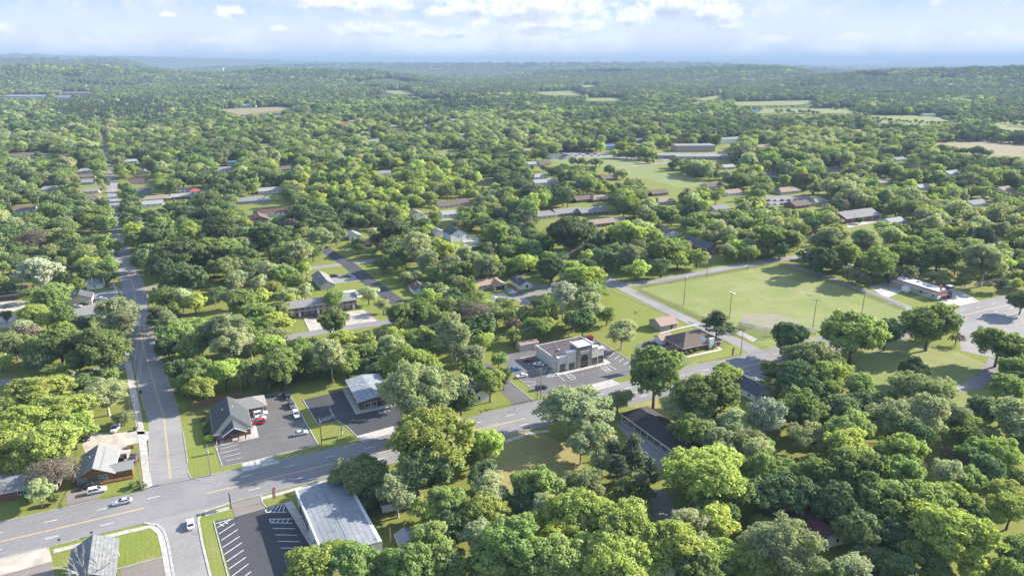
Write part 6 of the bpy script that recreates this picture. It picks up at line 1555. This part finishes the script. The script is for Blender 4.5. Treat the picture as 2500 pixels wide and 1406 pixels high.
# skip and trailer
g = G(1431, 832); t = thing('skip', 'dark red rubbish skip behind the stone-fronted shop', 'skip', (*g, 0), UANG)
mb = MB(); mb.add([(-2.6, -1, .1), (2.6, -1, .1), (2.6, 1, .1), (-2.6, 1, .1), (-3, -1.2, 1.9), (3, -1.2, 1.9), (3, 1.2, 1.9), (-3, 1.2, 1.9)], [(3, 2, 1, 0), (0, 1, 5, 4), (1, 2, 6, 5), (2, 3, 7, 6), (3, 0, 4, 7), (4, 5, 6, 7)]); mb.build('body', paint(*DR), t)
mb = MB(); mb.box(-3.05, 0, -1.25, 1.25, 1.9, 2.0); mb.build('lid', M_DTRIM, t)
g = G(327, 1128); t = thing('utility_trailer', 'flatbed trailer loaded with black barbecue smokers beside the cabin', 'trailer', (*g, 0), R_(108))
mb = MB(); mb.box(-3, 3, -1.1, 1.1, .5, .65); mb.build('bed', M_LOG, t)
for sx in (-.6, .6):
    for sy in (-1.2, 1.2): mb = MB(); mb.tube([(sx, sy - .1, .36), (sx, sy + .1, .36)], [.34, .34], 14); mb.build('wheel', M_TYRE, t)
for k, (a, r) in enumerate(((-2, .7), (-.4, .8), (1.3, .75))):
    mb = MB(); mb.tube([(a, -.9, 1.5), (a, .9, 1.5)], [r, r], 14); mb.build('smoker_drum', M_DTRIM, t); mb = MB(); mb.tube([(a, .6, 2.1), (a, .6, 3.1)], [.12, .12], 8); mb.build('smoker_chimney', M_DTRIM, t)
for k, (a, b_) in enumerate(((303, 1120), (296, 1127))):
    g = G(a, b_); t = thing('smoker', ['black', 'dark blue'][k] + ' box smoker on the gravel beside the cabin wing', 'smoker', (*g, 0), .4); mb = MB(); mb.box(-.8, .8, -.5, .5, .5, 1.6); mb.build('firebox', M_DTRIM, t)
    for sx in (-.7, .7): mb = MB(); mb.box(sx - .05, sx + .05, -.4, .4, 0, .5); mb.build('leg', M_DTRIM, t)
g = G(320, 1092); t = thing('picnic_table', 'wooden picnic table at the lot edge above the trailer', 'picnic table', (*g, 0), R_(20)); mb = MB()
for k in range(4): mb = MB(); mb.box(-1.1, 1.1, -.45 + k * .24, -.26 + k * .24, .75, .8); mb.build('plank', M_LOG, t)
for sy in (-.8, .8): mb = MB(); mb.box(-1.1, 1.1, sy - .14, sy + .14, .42, .47); mb.build('bench', M_LOG, t)
for sx in (-.8, .8): mb = MB(); mb.box(sx - .05, sx + .05, -.8, .8, 0, .74); mb.build('leg', M_LOG, t)

# ---------------------------------------------------------------- poles and wires
M_POLE = mat('pole_wood', (.23, .17, .13), .95, .2, 1, coord='obj', stretch=(3, 3, .4)); M_GPOLE = mat('grey_pole', (.38, .36, .34), .8, .1, 1, coord='obj'); M_WIRE = mat('wire', (.13, .13, .135), .6, .05, 1, coord='obj'); M_CER = mat('ceramic', (.55, .55, .55), .4, .05, 1, coord='obj')
POLES = {}
def utility_pole(key, x, y, h, label, arm=UANG, trafo=False, arms=1):
    g = G(x, y); t = thing('utility_pole', label, 'utility pole', (*g, 0), arm, 'utility poles along the streets')
    mb = MB(); mb.tube([(0, 0, -.5), (0, 0, h)], [.17, .11], 8); mb.build('pole', M_POLE, t)
    for a in range(arms):
        z = h - .35 - a * .9; mb = MB(); mb.box(-1.25, 1.25, -.16, -.04, z, z + .12); mb.build('crossarm', M_POLE, t)
        for sx in (-1.15, -.4, .4, 1.15): mb = MB(); mb.tube([(sx, -.1, z + .12), (sx, -.1, z + .3)], [.05, .04], 6); mb.build('insulator', M_CER, t)
    if trafo: mb = MB(); mb.tube([(.35, 0, h - 2.4), (.35, 0, h - 1.3)], [.26, .26], 12); mb.build('transformer', M_GPOLE, t)
    POLES[key] = (Vector((*g, 0)), h, arm)
    return t
PD = [('a', 347, 1196, 10.5, 'tall wooden utility pole at the street corner right of the cabin'), ('b', 337, 1042, 10, 'orange-brown utility pole on the pavement above the pale lot'), ('c', 515, 1160, 9.5, 'utility pole on the corner lawn of the brick clinic'),
      ('d', 787, 1098, 10.5, 'utility pole with many insulators on the verge between the two lots'), ('e', 592, 973, 9.5, 'pale utility pole behind the wooden fence of the clinic'), ('f', 812, 943, 9.5, 'utility pole on the lawn behind the small metal-roofed shop'),
      ('g', 1320, 975, 12, 'utility pole at the entrance of the stone-fronted shop lot'), ('h', 1312, 974, 8, 'shorter dark pole just left of the entrance utility pole'), ('i', 1331, 845, 10, 'pale utility pole behind the storage trailer'), ('j', 1388, 836, 13, 'tall thin pole behind the stone-fronted shop'),
      ('k', 1808, 866, 10.5, 'utility pole on the lawn corner of the brick office'), ('l', 754, 722, 12, 'utility pole at the corner of the long gabled house'), ('m', 527, 752, 10, 'utility pole on the shaded grass left of the flats'), ('n', 834, 610, 9.5, 'utility pole beside the dark street fork'),
      ('o', 1262, 722, 10, 'utility pole in front of the cream house'), ('p', 1127, 607, 10, 'thin pole in front of the white two-storey house'), ('q', 1418, 640, 10, 'utility pole left of the ball field road'), ('r', 258, 713, 8, 'pole at the row of parked cars'), ('s', 365, 765, 10.5, 'pale utility pole beside the shaded side street'),
      ('t', 283, 722, 9, 'dark pole at the side street crossing'), ('u', 2431, 722, 9, 'utility pole on the grass right of the takeaway'), ('v', 2170, 707, 9, 'thin pole beside the takeaway yard'), ('w', 1041, 740, 9, 'pole in front of the teal-black cottage'), ('x', 975, 1242, 7, 'pole in the yard of the white trailer'), ('y', 955, 1346, 7, 'pole beside the white shed'), ('z', 1448, 518, 9, 'pole in front of the grey ranch row'),
      ('A', 307, 496, 10, 'pole beside the far end of the side street'), ('B', 1965, 600, 9, 'pole above the ball field corner'), ('C', 2083, 547, 8, 'pole at the yard of the grey-roofed hall')]
for k, x, y, h, lb in PD: utility_pole(k, x, y, h, lb, arm=(UANG + D90 if k in 'acdgku' else UANG), trafo=k in 'cdgs', arms=2 if k in 'dg' else (0 if k in 'hjprtvxyzC' else 1))
def wires(a, b_, label, offs=(-1.15, .4, 1.15), sag=1.2, dz=0):
    (pa, ha, aa), (pb, hb, ab) = POLES[a], POLES[b_]
    t = thing('power_line', label, 'power line', (0, 0, 0), 0, 'overhead power lines')
    for o in offs:
        A = pa + Vector((math.cos(aa) * o, math.sin(aa) * o, ha + dz)); B = pb + Vector((math.cos(ab) * o, math.sin(ab) * o, hb + dz))
        pts = [A.lerp(B, i / 10) - Vector((0, 0, sag * 4 * (i / 10) * (1 - i / 10))) for i in range(11)]
        mb = MB(); mb.tube(pts, [.026] * 11, 4); mb.build('wire', M_WIRE, t)
for a, b_, lb in (('a', 'c', 'wires over the side street mouth'), ('c', 'd', 'wires along the brick clinic frontage'), ('d', 'g', 'long wires from the verge pole to the stone-fronted shop'), ('g', 'k', 'wires along the main road past the brick office'), ('k', 'u', 'long wires crossing towards the takeaway'),
                  ('a', 'b', 'wires along the pavement from the cabin corner'), ('b', 's', 'wires up the side street'), ('e', 'f', 'wires behind the clinic and the small shop'), ('f', 'i', 'wires through the trees behind the shops'), ('s', 't', 'wires across the side street crossing'), ('m', 'l', 'wires above the shaded grass left of the flats'), ('l', 'n', 'wires over the long gabled house'), ('o', 'q', 'wires past the cream house')):
    wires(a, b_, lb)
def light_pole(x, y, h, label, n=6):
    g = G(x, y); t = thing('field_light', label, 'floodlight', (*g, 0), rz=math.atan2(330 - g[1], 140 - g[0]), group='floodlight poles round the ball field')
    mb = MB(); mb.tube([(0, 0, -.5), (0, 0, h)], [.2, .12], 8); mb.build('pole', M_GPOLE if n < 6 else M_POLE, t)
    mb = MB(); mb.box(.12, .24, -1.6, 1.6, h - .4, h - .28); mb.build('crossbar', M_STEEL, t)
    for k in range(n):
        mb = MB(); y_ = -1.5 + 3.0 * k / (n - 1); mb.tube([(.2, y_, h - .25), (.62, y_, h - .5)], [.12, .28], 10); mb.build('lamp', M_STEEL, t)
for x, y, h, lb in ((1669, 745, 15, 'floodlight pole at the field edge left of the black pine'), (1781, 772, 12, 'floodlight pole behind the left of the dirt infield'), (1984, 802, 14, 'floodlight pole right of the dirt infield'), (2104, 764, 12, 'floodlight pole at the lower right of the ball field'),
                    (1725, 678, 13, 'floodlight pole on the far left fence line'), (1825, 660, 14, 'floodlight pole at the middle of the far fence'), (1964, 672, 14, 'floodlight pole at the far corner by the trees'), (2069, 706, 14, 'floodlight pole on the far lane side')): light_pole(x, y, h, lb)
# ---------------------------------------------------------------- fences
M_CHAIN = bpy.data.materials.new('chain_link'); M_CHAIN.use_nodes = True
q = NB(M_CHAIN.node_tree); bs_ = M_CHAIN.node_tree.nodes['Principled BSDF']; bs_.inputs['Base Color'].default_value = (.16, .16, .16, 1); bs_.inputs['Alpha'].default_value = .16
def fence(pts_, h, label, post_every=6.0, posts_tall=None):
    w = [Vector((*G(*p), 0)) for p in pts_]
    t = thing('chain_link_fence', label, 'fence', tuple(w[0]), 0); o0 = w[0]
    pm = MB(); pm.tube([(0, 0, -.2), (0, 0, h)], [.045, .045], 6); pme = pm.mesh('post', M_STEEL)
    for a, b_ in zip(w, w[1:]):
        L = (b_ - a).length; n = max(1, int(L / post_every))
        for i in range(n): link('post', pme, t, tuple(a.lerp(b_, i / n) - o0))
        mb = MB(); mb.bar(a - o0 + Vector((0, 0, h)), b_ - o0 + Vector((0, 0, h)), .06); mb.build('top_rail', M_STEEL, t)
        mb = MB(); mb.bar(a - o0 + Vector((0, 0, h / 2)), b_ - o0 + Vector((0, 0, h / 2)), .012, h - .08); mb.build('mesh_panel', M_CHAIN, t)
fence([(1560, 712), (1640, 745), (1700, 772), (1770, 805), (1800, 818)], 1.8, 'chain-link fence along the street side of the ball field')
fence([(1560, 704), (1700, 678), (1880, 648)], 1.8, 'chain-link fence along the far side of the ball field')
fence([(1965, 664), (2060, 698), (2210, 755)], 1.8, 'chain-link fence on the right lane side of the field')
fence([(1800, 806), (1812, 812), (1868, 822), (1888, 826)], 4.5, 'tall backstop fence behind the dirt infield', 5.0)
def wood_fence(p, q_, h, label):
    a = Vector((*G(*p), 0)); b_ = Vector((*G(*q_), 0)); L = (b_ - a).length
    t = thing('wooden_fence', label, 'fence', tuple(a), math.atan2((b_ - a).y, (b_ - a).x))
    mb = MB(); k = 0; x = 0
    while x < L: mb.box(x, x + .13, -.012, .012, .05, h + rng.uniform(-.04, .04)); x += .145
    o = mb.build('pickets', mat('fence_wood', (.28, .15, .085), .9, .25, 2.5, coord='obj', col2=(.19, .11, .07)), t); o['kind'] = 'stuff'
    n = int(L / 2.4)
    for i in range(n + 1): mb = MB(); mb.box(i * L / n - .05, i * L / n + .05, .03, .13, -.2, h - .05); mb.build('post', M_POLE, t)
    for z in (.4, h - .4): mb = MB(); mb.box(0, L, .014, .05, z, z + .09); mb.build('rail', M_POLE, t)
wood_fence((470, 996), (592, 968), 2.0, 'brown wooden fence behind the brick clinic')
wood_fence((470, 996), (462, 972), 2.0, 'short return of wooden fence at the clinic drive')
wood_fence((905, 922), (965, 978), 2.0, 'dark wooden fence right of the small metal-roofed shop')
wood_fence((838, 1190), (925, 1325), 1.9, 'wooden fence along the back of the big metal-roofed store')
# ---------------------------------------------------------------- signs and small things
M_ORANGE = mat('orange_panel', (.75, .20, .07), .6, .05, 1, coord='obj'); M_TAILR = M_RED
def sign(x, y, label, panels, posts, rz=UANG, name='sign', ph=None):
    g = G(x, y); t = thing(name, label, 'sign', (*g, 0), rz)
    for px0, h in posts: mb = MB(); mb.box(px0 - .1, px0 + .1, -.1, .1, -.2, h); mb.build('post', M_DTRIM, t)
    for i, (x0, x1, z0, z1, m) in enumerate(panels): mb = MB(); mb.box(x0, x1, -.14 - .012 * i, .14 + .012 * i, z0, z1); mb.build('panel', m, t)
    return t
sign(1551, 908, 'tall roadside sign with grey top and orange panel by the shop lot', [(-2.0, 2.0, 3.2, 5.0, M_ORANGE), (-2.0, 2.0, 5.1, 7.0, M_DTRIM), (-1.8, 1.8, 5.4, 6.6, M_STEEL), (-1.6, 1.6, 3.7, 4.4, M_WHITE)], [(-1.7, 7.4), (1.7, 7.4)], R_(-30))
sign(564, 1240, 'black and white sign post on the grass island by the store entrance', [(-.7, .7, 2.0, 4.4, M_DTRIM), (-.6, .6, 3.0, 4.2, M_WHITE)], [(0, 4.4)], R_(-60))
sign(835, 1064, 'blue and white sign on the lawn in front of the small shop', [(-.6, .6, 1.0, 3.2, paint(*BL)), (-.5, .5, .8, 1.6, M_WHITE)], [(0, 3.3)], R_(100))
sign(2288, 745, 'tall red and blue tilted square sign in front of the takeaway', [(-1.2, 1.2, 3.4, 4.8, M_WHITE)], [(0, 9.0)], UANG)
t = [o for o in C.objects if o.get('label', '').startswith('tall red and blue')][0]
for k, (m, dz_) in enumerate(((M_RED, .85), (paint(*BL), -.85))):
    mb = MB(); c_, s_ = math.cos(.7), math.sin(.7)
    pts = [(a * c_ - b_ * s_, a * s_ + b_ * c_) for a, b_ in ((-.9, -.85 + dz_), (.9, -.85 + dz_), (.9, .85 + dz_), (-.9, .85 + dz_))]
    mb.add([(x, -.2, z + 9.6) for x, z in pts] + [(x, .1, z + 9.6) for x, z in pts], [(0, 1, 2, 3), (7, 6, 5, 4), (0, 4, 5, 1), (1, 5, 6, 2), (2, 6, 7, 3), (3, 7, 4, 0)]); mb.build('logo_half', m, t)
for a, b_ in ((0, .9), (-.3, -.5), (.3, -1.1)):
    x, z = a * c_ - b_ * s_, a * s_ + b_ * c_; mb = MB(); mb.tube([(x, -.24, z + 9.6), (x, -.2, z + 9.6)], [.2, .2], 12); mb.build('dot', M_WHITE, t)
def feather(x, y, label, m, rz):
    g = G(x, y); t = thing('feather_flag', label, 'flag', (*g, 0), rz); mb = MB(); mb.tube([(0, 0, -.2), (0, 0, 3.4), (.25, 0, 4.0), (.8, 0, 4.2)], [.03] * 4, 6); mb.build('pole', M_DTRIM, t)
    mb = MB(); P_ = [(.04, .6), (.75, .7), (.85, 3.6), (.8, 4.15), (.3, 4.0), (.04, 3.4)]; n = len(P_)
    mb.add([(a, -.015, z) for a, z in P_] + [(a, .015, z) for a, z in P_], [tuple(range(n)), tuple(range(2 * n - 1, n - 1, -1))] + [(i, n + i, n + (i + 1) % n, (i + 1) % n) for i in range(n)]); f = mb.build('banner', m, t)
    for k in range(5): mb = MB(); mb.box(.25, .62, -.03, -.016, 1.0 + k * .52, 1.3 + k * .52); mb.build('letter', M_WHITE, f)
feather(1786, 871, 'red and white feather flag on the brick office lawn', M_RED, R_(10))
feather(667, 1222, 'orange feather flag beside the store entrance drive', M_ORANGE, R_(15))
feather(532, 1106, 'rust-red feather flag at the edge of the clinic lot', M_ORANGE, R_(110))
def postbox(x, y, label, m=M_DTRIM):
    g = G(x, y); t = thing('mailbox', label, 'mailbox', (*g, 0), UANG); mb = MB(); mb.box(-.05, .05, -.05, .05, -.1, 1.0); mb.build('post', M_POLE, t); mb = MB(); mb.box(-.3, .3, -.15, .15, 1.0, 1.35); mb.build('box', m, t)
postbox(146, 1326, 'mailbox on the verge above the tan concrete lot'); postbox(225, 1308, 'mailbox on the verge above the canopy'); postbox(1256, 1002, 'small grey roadside box beside the service lane', M_STEEL)
def bin_(x, y, label): 
    g = G(x, y); t = thing('wheelie_bin', label, 'bin', (*g, 0), 1.0); mb = MB(); mb.box(-.35, .35, -.35, .35, .05, 1.1); mb.build('body', mat('dark_green_plastic', (.015, .07, .06), .5, .1, 1, coord='obj'), t); mb = MB(); mb.box(-.38, .38, -.4, .36, 1.1, 1.2); mb.build('lid', M_DTRIM, t)
bin_(886, 688, 'wheelie bin at the kerb of the dark street'); bin_(942, 732, 'wheelie bin near the bottom of the dark street'); bin_(343, 960, 'wheelie bin beside the side street pavement')
# dugouts and bleacher at the field
for x, y, lb in ((1822, 800, 'low dark dugout roof left of the backstop'), (1976, 812, 'low dark dugout roof right of the infield')):
    g = G(x, y); t = thing('dugout', lb, 'dugout', (*g, 0), UANG - R_(60)); mb = MB(); mb.box(-3, 3, -1.2, 1.2, 2.1, 2.25); mb.build('roof', M_METALGREY, t)
    for sx in (-2.8, 2.8):
        for sy in (-1, 1): mb = MB(); mb.box(sx - .06, sx + .06, sy - .06, sy + .06, -.1, 2.1); mb.build('post', M_STEEL, t)
    mb = MB(); mb.box(-2.8, 2.8, -.2, .2, .4, .5); mb.build('bench', M_LOG, t)
sheet('dugout_slab', [(1808, 808), (1850, 828), (1838, 834), (1796, 814)], .03, M_CONC)
# bare tree at the lower left
def bare_tree(x, y, h, label, m, seed, spread=.55):
    g = G(x, y); r = random.Random(seed); t = thing('bare_tree', label, 'tree', (*g, 0), 0)
    tr = MB(); tr.tube([(0, 0, -.4), (0, 0, h * .12), (.2, 0, h * .3)], [.5, .36, .3], 10); tr.build('trunk', m, t)
    def grow(mb, p, d, L, rad, dep):
        pts = [p]; q = Vector(p); dd = Vector(d)
        for i in range(3):
            dd = (dd + Vector((r.uniform(-.2, .2), r.uniform(-.2, .2), r.uniform(-.05, .15)))).normalized(); q = q + dd * L / 3; pts.append(q.copy())
        mb.tube(pts, [rad, rad * .8, rad * .62, rad * .45], 6)
        if dep:
            for k in range(3):
                nd = (dd + Vector((r.uniform(-1, 1), r.uniform(-1, 1), r.uniform(-.2, .6))) * spread).normalized(); grow(mb, pts[-1 - (k % 2)], nd, L * r.uniform(.6, .8), rad * .5, dep - 1)
    for k in range(6):
        a = k * 1.05 + r.random() * .5; mb = MB(); grow(mb, Vector((.2, 0, h * .28)), Vector((math.cos(a) * .8, math.sin(a) * .8, 1)).normalized(), h * .3, .2, 3); mb.build('limb', m, t)
bare_tree(228, 1452, 12.5, 'bare pale tree with spreading leafless limbs before the canopy', M_PALEBARK, 5)
bare_tree(2180, 1075, 9, 'small dead grey tree in the thicket on the right', M_PALEBARK, 8)
bare_tree(1190, 1215, 6, 'bare brown shrub tree at the edge of the dry lawn', M_BARK, 9)
# ---------------------------------------------------------------- haze
hz = MB(); hz.box(-36000, 36000, -3000, 40000, -2.5, 318)
hm = bpy.data.materials.new('haze'); hm.use_nodes = True
for n in list(hm.node_tree.nodes): hm.node_tree.nodes.remove(n)
hb = NB(hm.node_tree); ho = hb.new('ShaderNodeOutputMaterial'); hv = hb.new('ShaderNodeVolumePrincipled')
hv.inputs['Color'].default_value = (.28, .38, .53, 1); hv.inputs['Density'].default_value = HAZE; hv.inputs['Anisotropy'].default_value = .0
hb.l.new(hv.outputs[0], ho.inputs['Volume'])
haze = hz.build('haze', hm); haze['kind'] = 'stuff'; haze['label'] = 'pale blue summer haze over the valley'; haze['category'] = 'haze'
# ---------------------------------------------------------------- labels of the repeated things
LAND = [('the log cabin', 245, 1170), ('the brick clinic', 570, 1050), ('the small metal-roofed shop', 900, 975), ('the big metal-roofed store', 800, 1300), ('the stone-fronted shop', 1410, 880), ('the brown-roofed brick office', 1690, 850),
        ('the tan park building', 1612, 800), ('the ball field', 1800, 715), ('the dirt infield', 1880, 785), ('the red-trimmed takeaway', 2260, 720), ('the long dark-roofed row', 1600, 1070), ('the maroon-roofed house', 1970, 1300),
        ('the two-storey flats', 790, 750), ('the long gabled house', 785, 690), ('the white two-storey house', 1105, 580), ('the tan garage house', 1195, 705), ('the pink-roofed house', 905, 600), ('the dry lawn', 1300, 1100),
        ('the white-edged shed', 2300, 940), ('the brick barracks', 1718, 605), ('the grey-roofed hall', 2092, 530), ('the school', 1685, 370), ('the white slate-roofed house', 1820, 960), ('the crossroads', 420, 1210), ('the white corner house', 205, 775),
        ('the canopy roof', 230, 1350), ('the concrete apron lot', 2430, 830), ('the white trailer', 960, 1235), ('the white shed', 1012, 1335), ('the grey-walled lot house', 220, 960), ('the side street bend', 275, 560), ('the long blue-grey house', 620, 490),
        ('the brown-roofed long house', 46, 386), ('the grey ranch row', 1420, 525), ('the far parking lot', 1920, 488), ('the brown field', 2400, 365), ('the church-like grey roof', 912, 350), ('the town gap', 470, 480), ('the bottom right wood', 2300, 1250), ('the lower wood', 1500, 1330), ('the grove left of the field', 1400, 720), ('the thicket', 2200, 1100),
        ('the storage trailer', 1286, 850), ('the white roadside cottage', 1160, 970), ('the white barn', 205, 566)]
ORD = ['leftmost', 'second from the left', 'third from the left', 'fourth from the left', 'fifth from the left', 'sixth from the left', 'seventh from the left', 'eighth from the left', 'ninth from the left', 'tenth from the left', 'eleventh from the left', 'twelfth from the left']
buckets = {}
for o, desc, x, y in AUTO:
    ax, ay = PX(x, y)
    best = min(LAND, key=lambda l: (ax - l[1]) ** 2 + ((ay - l[2]) * 1.3) ** 2)
    dx, dy = ax - best[1], ay - best[2]
    if abs(dx) > abs(dy) * 1.6: rel = 'left of' if dx < 0 else 'right of'
    else: rel = 'behind' if dy < 0 else 'in front of'
    dist = math.hypot(dx, dy * 1.3)
    adv = 'close ' if dist < 75 else ('well ' if dist > 150 else '')
    if rel == 'in front of' and adv: adv = 'just ' if adv == 'close ' else 'well '
    if rel == 'behind' and adv == 'close ': adv = 'right '
    if rel in ('left of', 'right of') and adv == 'close ': adv = 'just '
    buckets.setdefault((desc, adv + rel, best[0]), []).append((ax, o))
for (desc, rel, lm), L in buckets.items():
    L.sort(key=lambda t: t[0])
    n = len(L)
    for i, (ax, o) in enumerate(L):
        if n == 1: s = '%s %s %s' % (desc, rel, lm)
        elif i == n - 1: s = 'rightmost %s %s %s' % (desc, rel, lm)
        elif i == 0: s = 'leftmost %s %s %s' % (desc, rel, lm)
        else: s = '%s, %s, %s %s' % (desc, ORD[min(i, 11)], rel, lm)
        o['label'] = s
